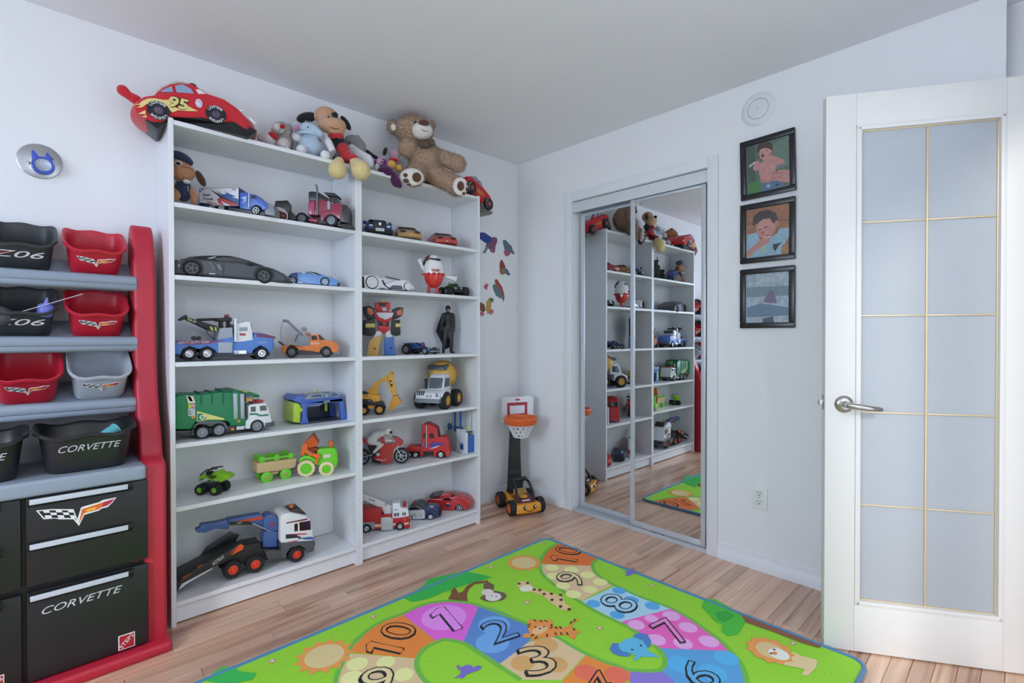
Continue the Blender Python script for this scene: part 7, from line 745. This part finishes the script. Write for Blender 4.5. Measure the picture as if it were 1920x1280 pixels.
for q in ([(0.019, 0.0231), (0.0338, 0.0279), (0.0459, 0.0442), (0.0651, 0.0578), (0.0845, 0.0632), (0.1107, 0.064), (0.1441, 0.0749), (0.1507, 0.0426), (0.1781, 0.0642), (0.1919, 0.0618), (0.2261, 0.0511), (0.1952, 0.043), (0.1575, 0.0363), (0.1405, 0.0237), (0.1305, 0.0292), (0.1173, 0.0478), (0.0943, 0.0523), (0.0715, 0.0461), (0.0554, 0.031), (0.0426, 0.0169), (0.0268, 0.0119), (0.041, 0.0244)], [(0.0314, -0.0096), (0.0537, 0.0097), (0.0545, -0.0067)], [(0.0424, -0.0185), (0.0568, -0.0081), (0.0577, -0.0177)]): part(t, 'flame', YF, flat(q, -w - .001, .002))
NX = (0.1576, 0.0627); text(t, 'printed_number', M('#232a24', .8), '95', side(NX[0], -w - .0036, NX[1]), .056, .064, .15, outline=.0042); text(t, 'printed_number', YF, '95', side(NX[0], -w - .0044, NX[1]), .056, .064, .15, outline=.0024); text(t, 'printed_number', YF, '95', side(NX[0], -w - .0046, NX[1]), .056, .064, .15, ex=.0003); q = ((0.2287, -0.1, 0.0833), (0.0128, 0.0151, 0.0175)); part(t, 'round_patch', cloth('#c9c2d2', .3, 90), flat(ell((q[0][0], q[0][2]), (q[1][0], q[1][2])), -w - .001, .002))
for q in (((0.0947, -0.1, 0.0189), (0.0371, 0.0365, 0.036)), ((0.288, -0.1, 0.0539), (0.0363, 0.0359, 0.0355))):
    c = (q[0][0], q[0][2]); R_ = (q[1][0], q[1][2]); wp = part(t, 'wheel_patch', cloth('#20222c', .15, 200), flat(ell(c, R_, 32), -w - .002, .003)); part(wp, 'hub_patch', cloth('#5a4a62', .6, 60), flat(star(c, R_[0] * .3, R_[0] * .55, 10), -w - .0052, .0008))
    for k, ch in enumerate('LIGHTYEAR'):
        for a0 in (2.6, 5.7): a = a0 - k * .22; text(wp, 'printed_letter', WHITE, ch, side(c[0] + R_[0] * .8 * math.cos(a), -w - .0062, c[1] + R_[1] * .8 * math.sin(a), a - PI / 2), .015)
for q in ([(0.3725, 0.0965), (0.3841, 0.097), (0.3898, 0.0924), (0.3782, 0.0911)], [(0.4073, 0.0761), (0.421, 0.0686), (0.4388, 0.0555), (0.4348, 0.0515), (0.417, 0.0611)]): part(t, 'light_patch', WHITE, flat(q, -w + .010, .012))
TAN2 = cloth('#b5855a', .2, 150); t = thing('tan_plush', 'tan furry soft toy lying behind the red plush race car', 'soft toy', ((-2.105, -.07, 2.045), 0)); b = blob(t, 'body', TAN2, [('c', [((-.05, 0, .12), .05), ((0, 0, .15), .06), ((.03, 0, .15), .052)]), ('s', (-.01, 0, .06), (.07, .05, .06))], .009, 4); part(t, 'nose', BLK, sp((.03, -.02, .206), (.015, .013, .009))); fur(t, b, TAN2, 3000, .014)
BR = cloth('#7a4a2a', .2, 150); t = thing('brown_teddy', 'small brown teddy bear sitting behind the front of the red plush race car', 'soft toy', ((-1.70, -.105, 2.016), -.6)); b = blob(t, 'body', BR, [('s', (0, 0, .045), (.045, .04, .05)), ('s', (0, -.005, .112), .036), ('s', (-.03, 0, .14), .014), ('s', (.03, 0, .14), .014), ('c', [((-.03, -.02, .02), .02), ((-.05, -.06, .02), .018)]), ('c', [((.03, -.02, .02), .02), ((.05, -.06, .02), .018)])], .006, 4); part(t, 'muzzle', TAN, sp((0, -.036, .105), (.016, .012, .013))); part(t, 'nose', BLK, sp((0, -.048, .11), .005)); eyes(t, [(-.012, -.037, .122), (.012, -.037, .122)], .004)
# grey bear with red nose, two pale puppies
GB_ = cloth('#b3a8a2', .15, 170); PW = cloth('#dcd2d2', .1, 170); CR = cloth('#b02028', .1, 200)
t = thing('grey_bear', 'grey beige plush bear head with pale muzzle and red nose, behind two pale puppies', 'soft toy', (((-1.8, -0.15, 2.016), -0.4189))); b = blob(t, 'body', GB_, [('s', (0.069, 0.03, 0.1197), (0.0426, 0.041, 0.0394)), ('s', (0.0806, 0.04, 0.0734), (0.0413, 0.0396, 0.038)), ('s', (0.0992, 0.05, 0.1524), (0.0144, 0.015, 0.0156))], .007, 5); m_ = part(t, 'muzzle', PW, sp(*((0.0595, -0.02, 0.1107), (0.0261, 0.0252, 0.0242)))); part(t, 'nose', CR, sp(*((0.0809, -0.055, 0.11), (0.0128, 0.0117, 0.0106)))); fur(t, b, GB_, 2500, .008)
q = ((0.0633, -0.062, 0.0948), (0.0242, 0.022, 0.0198))[0]; part(t, 'mouth', BLK, G().tube([(q[0] - .014, q[1] + .006, q[2] - .004), (q[0], q[1], q[2] - .016), (q[0] + .018, q[1] - .002, q[2] + .008)], .0012, 6))
for nm, hat, hd, bd, ey in (('pale plush puppy with a red cap, peeking over the shelf edge', 1, ('s', (0.0239, -0.045, 0.0447), (0.0301, 0.0275, 0.0248)), ('s', (-0.0048, -0.03, 0.0531), (0.024, 0.0236, 0.0232)), (((0.0317, -0.092, 0.0104), (0.0041, 0.0043, 0.0045))[0], ((0.0458, -0.092, 0.01), (0.0041, 0.0044, 0.0046))[0])), ('pale plush puppy with big eyes right of the red capped puppy', 0, ('s', (0.0847, -0.05, 0.031), (0.026, 0.026, 0.026)), ('s', (0.0682, -0.035, 0.0309), (0.0214, 0.0191, 0.0167)), (((0.1001, -0.092, 0.0052), (0.0042, 0.0044, 0.0046))[0], ((0.1091, -0.092, 0.0008), (0.003, 0.0032, 0.0033))[0]))):
    t = thing('plush_puppy', nm, 'soft toy', (((-1.8, -0.15, 2.016), -0.4189))); b = blob(t, 'body', PW, [hd, bd], .006, 5); fur(t, b, PW, 1500, .006)
    for e in ey: o = part(t, 'eye', WHITE, sp(e, .0055)); part(o, 'pupil', BLK, sp((e[0], e[1] - .004, e[2]), .0028))
    if hat: part(t, 'cap', CR, sp(*((0.0415, -0.055, 0.0598), (0.0226, 0.0199, 0.0172)), (0, .6, 0)))
# blue mouse
MB_ = cloth('#b3c6d8', .08, 200); MWH = cloth('#dfe0e4', .06, 200); PK_ = cloth('#d98aa8', .08, 200)
t = thing('blue_mouse', 'pale blue plush mouse with a pink inner ear and white paws, sitting on the bookcase', 'soft toy', (((-1.62, -0.17, 2.016), -0.384))); b = blob(t, 'body', MB_, [('s', (0.018, 0.0, 0.0654), (0.0629, 0.0605, 0.0582)), ('c', [((0.0071, -0.02, 0.1441), 0.0349), ((0.0363, -0.035, 0.1393), 0.0279), ((0.067, -0.05, 0.1209), 0.0146)]), ('s', (-0.0416, 0.0, 0.1566), (0.0252, 0.012, 0.0279)), ('c', [((-0.0125, -0.02, 0.0889), 0.0174), ((-0.0331, -0.03, 0.0927), 0.0156)])], .006, 5)
part(t, 'inner_ear', PK_, sp(*((-0.0375, -0.012, 0.1501), (0.0116, 0.008, 0.0139)))); part(t, 'collar', MB_, G().lathe([(.05, -.004), (.06, -.006), (.062, .004), (.052, .006), (.05, -.004)], 24, Matrix.Translation(((0.0166, -0.01, 0.1144), (0.0033, 0.0034, 0.0035))[0]))); eyes(t, [((0.0126, -0.066, 0.1386), (0.0032, 0.0033, 0.0034))[0]], .0035)
for q in (((-0.0392, -0.04, 0.0908), (0.0197, 0.0193, 0.0189)), ((-0.0167, -0.07, 0.025), (0.0247, 0.024, 0.0232)), ((0.0891, -0.07, 0.0154), (0.0223, 0.0219, 0.0215))): part(t, 'paw', MWH, sp(*q))
q = ((0.0121, -0.02, 0.1728), (0.0032, 0.0034, 0.0035))[0]; g = G()
for dx in (-.006, 0, .006): part(t, 'hair', WHITE, G().tube([(q[0] + dx * .4, q[1], q[2] - .004), (q[0] + dx * 2, q[1], q[2] + .014)], .0015, 6))
# big dark-eared plush puppy with red shorts and cream boots
DK = cloth('#1b1a1d', .15, 200); PE = cloth('#c79a7c', .08, 220); RS = cloth('#b8202a', .1, 220); CRM = cloth('#d9c48c', .08, 220)
t = thing('dark_eared_plush', 'large plush dog with dark ears, red shorts and cream boots over the shelf edge', 'soft toy', (((-1.5, -0.16, 2.016), -0.4538))); b = blob(t, 'body', DK, [('c', [((0.0417, 0.0, 0.1458), 0.0348), ((0.0626, -0.01, 0.1006), 0.0348)]), ('c', [((0.049, -0.03, 0.0484), 0.0218), ((0.0366, -0.08, 0.0156), 0.0185)]), ('c', [((0.094, -0.03, 0.0606), 0.0201), ((0.1215, -0.08, 0.0248), 0.0187)])], .006, 5)
part(t, 'ear', DK, sp(*((-0.1018, 0.01, 0.2388), (0.0507, 0.02, 0.026)), (0, -.35, 0))); part(t, 'ear', DK, sp(*((0.0838, 0.0, 0.2318), (0.0169, 0.015, 0.0405)), (0, -.6, 0))); blob(t, 'face', PE, [('s', (-0.0096, 0.0, 0.2505), (0.0604, 0.0547, 0.0491)), ('s', (0.0188, -0.03, 0.2003), (0.0705, 0.056, 0.0415)), ('s', (0.0357, -0.03, 0.1735), (0.0448, 0.0369, 0.0289))], .006, 6); part(t, 'nose', DK, sp(*((0.0338, -0.072, 0.2351), (0.0162, 0.0156, 0.0149)))); eyes(t, [((0.0041, -0.085, 0.2178), (0.004, 0.0041, 0.0042))[0]], .0045); q = ((0.0339, -0.083, 0.1649), (0.0034, 0.0034, 0.0035))[0]; part(t, 'mouth', M('#5a1f22', .6), G().tube([(q[0] - .022, q[1] + .008, q[2] + .006), (q[0], q[1], q[2] - .002), (q[0] + .018, q[1] + .004, q[2] + .002)], .002, 6))
part(t, 'bow_tie', RS, G().sph(*((0.0209, -0.05, 0.1405), (0.021, 0.017, 0.0129))).sph(*((0.0549, -0.05, 0.1436), (0.0212, 0.0171, 0.013)))); blob(t, 'shorts', RS, [('c', [((0.0696, -0.02, 0.0869), 0.0358), ((0.0871, -0.05, 0.0384), 0.0297)]), ('c', [((0.094, -0.04, 0.0571), 0.0247), ((0.1215, -0.09, 0.025), 0.0222)])], .006, 5); part(t, 'mitten', MWH, G().tube([p for p, r in ('c', [((-0.0171, -0.03, 0.1525), 0.0144), ((0.0026, -0.06, 0.1006), 0.0214), ((0.0247, -0.07, 0.0533), 0.0196)])[1]], .012, 12, [.008, .019, .016])); 
for q in (('c', [((0.0536, -0.09, 0.0034), 0.0248), ((0.0457, -0.115, -0.0479), 0.0463)]), ('c', [((0.1248, -0.09, 0.0074), 0.025), ((0.1552, -0.115, -0.0386), 0.0498)])): blob(t, 'boot', CRM, [q], .007, 8)
# grey hippo, two small plush, black limb
GY = cloth('#8f8f93', .1, 200); t = thing('grey_hippo', 'grey and white plush animal with a pointed grey ear, beside the cream boots', 'soft toy', (((-1.38, -0.1, 2.016), -0.4538))); b = blob(t, 'body', GY, [('s', (0.0408, 0.0, 0.1828), (0.0493, 0.0409, 0.0326)), ('s', (0.0742, 0.0, 0.1564), (0.0338, 0.0356, 0.0374)), ('c', [((0.0675, -0.01, 0.1846), 0.0112), ((0.064, -0.01, 0.212), 0.0065)])], .005, 4); blob(t, 'belly', MWH, [('c', [((0.0317, -0.03, 0.136), 0.0207), ((0.0666, -0.05, 0.0962), 0.0298), ((0.1058, -0.07, 0.0661), 0.0343)]), ('s', (0.1208, -0.08, 0.0461), (0.0221, 0.0213, 0.0206))], .005, 5); eyes(t, [((0.0209, -0.036, 0.1611), (0.0035, 0.0036, 0.0037))[0]], .004)
PU = cloth('#6f2f86', .1, 200); DP_ = cloth('#4a1648', .12, 200); t = thing('purple_plush', 'small purple plush with dark purple boots hanging over the shelf edge', 'soft toy', (((-1.25, -0.15, 2.016), -0.4887))); b = blob(t, 'body', PU, [('s', (0.0444, -0.02, 0.0759), (0.0391, 0.0361, 0.033)), ('c', [((0.0647, -0.03, 0.0603), 0.0236), ((0.0915, -0.05, 0.0281), 0.0211)])], .005, 4); part(t, 'face', cloth('#c79ab8', .1), sp(*((0.037, -0.05, 0.0745), (0.0204, 0.02, 0.0196)))); part(t, 'muzzle', MWH, sp(*((0.0225, -0.05, 0.0442), (0.0145, 0.0165, 0.0186)))); eyes(t, [((0.0464, -0.075, 0.067), (0.0036, 0.0036, 0.0037))[0], ((0.0592, -0.07, 0.0689), (0.0036, 0.0037, 0.0037))[0]], .004); part(t, 'bow', cloth('#a99aa8', .1), sp(*((0.0511, -0.03, 0.099), (0.0238, 0.0178, 0.0118)))); blob(t, 'boot', DP_, [('s', (0.0654, -0.085, 0.0146), (0.0415, 0.0358, 0.03))], .005, 6); blob(t, 'boot', DP_, [('c', [((0.1041, -0.075, 0.0026), 0.0224), ((0.1194, -0.085, -0.0363), 0.027), ((0.1376, -0.085, -0.0534), 0.0163)])], .005, 6); part(t, 'arm', DK, G().tube([p for p, r in ('c', [((-0.0305, 0.0, 0.1439), 0.0189), ((0.0013, -0.01, 0.1176), 0.0165), ((0.0331, -0.02, 0.0984), 0.0141)])[1]], .01, 10))
t = thing('small_plush', 'small plush with dark ear, pink face and yellow feet tucked behind the big teddy', 'soft toy', (((-1.25, -0.15, 2.016), -0.4887))); b = blob(t, 'body', cloth('#a98a98', .1), [('s', (0.1179, 0.02, 0.1491), (0.034, 0.0303, 0.0265)), ('s', (0.1225, 0.02, 0.111), (0.0284, 0.0262, 0.0241))], .005, 4); part(t, 'ear', DK, sp(*((0.0664, 0.02, 0.1584), (0.0121, 0.0181, 0.024)), (0, .3, 0))); part(t, 'collar', RS, sp(*((0.112, -0.005, 0.1073), (0.0257, 0.0191, 0.0124)))); part(t, 'foot', cloth('#d1a24e', .1), sp(*((0.0973, -0.045, 0.0668), (0.0258, 0.0242, 0.0226)))); part(t, 'foot', cloth('#d1a24e', .1), sp(*((0.1363, -0.03, 0.0574), (0.021, 0.0204, 0.0199))))
# big teddy
TB_ = cloth('#ab8e76', .3, 120); TW = cloth('#ddd6d0', .08, 200); TBR = cloth('#5a3826', .15, 200)
t = thing('teddy_bear', 'big light brown teddy bear with white foot pads sitting on the right bookcase', 'soft toy', (((-1.08, -0.17, 2.016), -0.576))); b = blob(t, 'body', TB_, [('s', (0.0667, 0.0, 0.3056), (0.11, 0.1, 0.0788)), ('s', (-0.0496, 0.02, 0.3245), (0.0347, 0.0366, 0.0384)), ('s', (0.1703, 0.03, 0.3558), (0.0199, 0.0237, 0.0276)), ('s', (0.13, 0.02, 0.1442), (0.0942, 0.11, 0.1072)), ('c', [((0.0522, -0.02, 0.2231), 0.0465), ((0.0334, -0.05, 0.1862), 0.0541)]), ('c', [((0.1887, 0.0, 0.1809), 0.0373), ((0.2568, -0.02, 0.1436), 0.0446), ((0.3105, -0.03, 0.1238), 0.0496)]), ('c', [((0.0952, -0.03, 0.0757), 0.0587), ((0.0665, -0.09, 0.0208), 0.0564)]), ('c', [((0.1873, -0.03, 0.0519), 0.0542), ((0.2535, -0.07, 0.009), 0.0536), ((0.2998, -0.1, -0.0265), 0.0542)])], .008, 6); fur(t, b, TB_, 16000, .013, .0011)
part(t, 'inner_ear', TW, sp(*((-0.0428, -0.05, 0.2938), (0.016, 0.012, 0.0192)))); part(t, 'muzzle', TW, sp(*((0.1119, -0.085, 0.2722), (0.058, 0.0518, 0.0456)))); part(t, 'nose', TBR, sp(*((0.1195, -0.125, 0.2978), (0.03, 0.0244, 0.0189)))); eyes(t, [((0.0747, -0.107, 0.3065), (0.0047, 0.0047, 0.0047))[0]], .007)
q = ((0.1296, -0.158, 0.2557), (0.0037, 0.0037, 0.0037))[0]; part(t, 'mouth', BLK, G().tube([(q[0] - .024, q[1] + .014, q[2] + .002), (q[0] - .01, q[1] + .004, q[2] - .010), (q[0], q[1] + .0, q[2] - .012), (q[0] + .012, q[1] + .01, q[2] - .008)], .0016, 6))
for f, pads in ((((0.0566, -0.155, -0.006), (0.0636, 0.02, 0.0467)), (((0.0814, -0.178, -0.0131), (0.0238, 0.008, 0.026)), ((0.0223, -0.176, -0.0045), (0.0122, 0.008, 0.0111)), ((0.025, -0.176, -0.0343), (0.0159, 0.008, 0.012)), ((0.0403, -0.17, -0.0515), (0.0114, 0.008, 0.006)))), (((0.3149, -0.16, -0.0434), (0.0419, 0.02, 0.0493)), (((0.3139, -0.182, -0.0476), (0.0189, 0.008, 0.0264)), ((0.3519, -0.176, -0.0329), (0.0057, 0.008, 0.0104)), ((0.3485, -0.176, -0.0614), (0.0066, 0.008, 0.0123)), ((0.3318, -0.172, -0.0839), (0.0085, 0.008, 0.0085))))):
    s_ = part(t, 'foot_pad', TW, sp(*f))
    for p in pads: part(s_, 'toe_pad', TBR, sp(*p))
part(t, 'bow_tie', M('#5f5248', .9, vary=.6, scale=90), G().sph(*((0.121, -0.1, 0.1891), (0.0284, 0.0223, 0.0162))).sph(*((0.1614, -0.095, 0.2072), (0.02, 0.0201, 0.0201))))
# right end: striped tiger, pumpkin, second red plush car
t = thing('striped_plush', 'striped brown and black plush tiger behind the big teddy, seen in the mirror', 'soft toy', ((-.86, -.075, 2.016), -.3)); YB = cloth('#9a6a38', .2, 150); b = blob(t, 'body', YB, [('s', (0, 0, .07), (.07, .05, .075)), ('s', (.05, -.01, .14), (.05, .045, .045))], .007, 5)
for z in (.03, .06, .09, .12): r = .0715 * math.sqrt(max(.05, 1 - ((z - .07) / .076) ** 2)); part(t, 'stripe', DK, G().lathe([(r, -.005), (r + .002, 0), (r, .005), (r - .004, 0), (r, -.005)], 24, Matrix.Translation((0, 0, z)) @ Matrix.Diagonal((1, .73, 1, 1))))
t = thing('pumpkin_plush', 'orange pumpkin plush with a black face, between teddy and the right plush car', 'soft toy', ((-.685, -.14, 2.016), -.5)); g = G()
OC = cloth('#c9682a', .12, 150); part(t, 'body', OC, G().lathe([(.0, .004), (.035, .0), (.055, .02), (.06, .045), (.052, .075), (.03, .09), (0, .086)], 24, knob=(3, 4))); part(t, 'stem', cloth('#4f5a2c', .1), cy((0, 0, .084), (.005, 0, .105), .009, .006))
for pts in (((-.03, .055), (-.012, .055), (-.02, .068)), ((.012, .055), (.03, .055), (.02, .068)), ((-.03, .035), (.03, .035), (.012, .024), (-.012, .024))): part(t, 'face_patch', DK, ex(pts, -.0615, -.05))
t = thing('plush_car', 'red plush car with black wheels hanging over the right end of the bookcase', 'soft toy', ((-.585, -.15, 2.035), (0, .42, .12))); w = .085
part(t, 'body', RF, ex([(-.12, .01), (-.13, .05), (-.1, .075), (.02, .08), (.12, .07), (.165, .045), (.175, .01), (.15, -.015), (-.1, -.005)], -w, w, .02, 4, nose=.04, ny=8, ang=15)); part(t, 'cabin', RF, ex([(-.1, .07), (-.06, .115), (.0, .115), (.05, .075)], -w + .01, w - .01, .012, 3, tw=[(.07, 1), (.115, .75)])); part(t, 'underbody', cloth('#77726e', .15, 200), ex([(.05, -.008), (.15, -.012), (.166, .005), (.158, -.03), (.1, -.05), (.06, -.03)], -w + .006, w - .006, .006))
for q in ([(-.085, .085), (-.058, .108), (-.03, .108), (-.03, .085)], [(-.02, .085), (-.02, .108), (.0, .108), (.03, .085)]): part(t, 'window', cloth('#8ea0bd', .08, 200), flat(q, -w + .018, .004))
part(t, 'windscreen', cloth('#d9dadf', .05, 200), ex([(.004, .112), (.046, .078), (.052, .08), (.012, .114)], -.05, .05, .002)); part(t, 'orange_patch', cloth('#c8702e', .1), ex([(-.07, .03), (.02, .045), (.05, .03), (.0, .015)], -w - .002, -w + .01, .002))
for u in (.095, -.075):
    wp = part(t, 'wheel', cloth('#17171a', .15, 200), G().lathe([(0, -.012), (.036, -.012), (.042, 0), (.036, .012), (0, .012)], 28, Matrix.Translation((u, -w - .002, .005)) @ Matrix.Rotation(PI / 2, 4, 'X'))); part(wp, 'hub_patch', cloth('#b0444c', .4, 90), flat(star((u, .005), .011, .018, 9), -w - .0142, .001))
    for k, ch in enumerate('LIGHTYEAR'): a = 4.4 - k * .24; text(wp, 'printed_letter', WHITE, ch, side(u + .029 * math.cos(a), -w - .0146, .005 + .029 * math.sin(a), a - PI / 2), .009)
for y in (-.05, .05): part(t, 'light_patch', WHITE, sp((.158, y, .035), (.008, .02, .012)))
# plush with cap on the upper left shelf
SK = cloth('#b9815c', .15, 160); NV2 = cloth('#27344f', .12, 160); DB2 = cloth('#4a3020', .15, 160)
t = thing('capped_plush', 'brown plush dog in navy beret and jacket at left end of the top shelf', 'soft toy', (((-2.13, -0.14, 1.69), -0.2443))); b = blob(t, 'body', SK, [('s', (0.0052, -0.01, 0.1588), (0.0481, 0.044, 0.0399)), ('s', (-0.0023, 0.0, 0.1899), (0.0355, 0.0315, 0.0274)), ('s', (0.0048, 0.02, 0.0951), (0.0287, 0.0357, 0.0426)), ('c', [((0.0345, 0.0, 0.0943), 0.0128), ((0.0478, -0.02, 0.0594), 0.0152), ((0.0482, -0.03, 0.0359), 0.0148)]), ('c', [((-0.0256, 0.0, 0.0855), 0.0126), ((-0.0166, -0.03, 0.0542), 0.0197), ((-0.0229, -0.04, 0.0302), 0.0165)])], .006, 5)
part(t, 'ear', DB2, sp(*((0.0709, 0.0, 0.1446), (0.0146, 0.02, 0.0354)), (0, -.45, 0))); part(t, 'ear', DB2, sp(*((-0.0495, 0.02, 0.1417), (0.0105, 0.02, 0.0294)))); part(t, 'beret', NV2, sp(*((0.0052, -0.005, 0.2181), (0.0437, 0.0329, 0.0221)), (0, .45, 0))); part(t, 'jacket', NV2, sp(*((0.0071, 0.01, 0.0865), (0.0341, 0.0404, 0.0467)))); part(t, 'collar', MWH, sp(*((0.0229, -0.045, 0.1118), (0.0132, 0.02, 0.0079)))); q = ((-0.0052, -0.055, 0.1796), (0.01, 0.008, 0.0074)); e_ = part(t, 'eye', WHITE, sp(*((-0.0054, -0.052, 0.1811), (0.0129, 0.008, 0.0103)))); part(e_, 'pupil', BLK, sp(*q)); q = ((0.0204, -0.088, 0.1583), (0.0017, 0.0019, 0.002))[0]; part(t, 'mouth', BLK, G().tube([(q[0] - .018, q[1] + .004, q[2] + .008), (q[0] - .004, q[1], q[2]), (q[0] + .012, q[1] + .002, q[2] + .001), (q[0] + .03, q[1] + .014, q[2] - .004)], .0012, 6)); part(t, 'nose', BLK, sp(*((0.0273, -0.07, 0.1833), (0.007, 0.0049, 0.0029)))); q = ((0.0294, -0.072, 0.0771), (0.0017, 0.0019, 0.0021))[0]
for k in range(3): part(t, 'button', WHITE, sp((q[0], q[1], q[2] + .008 - .008 * k), .0022))
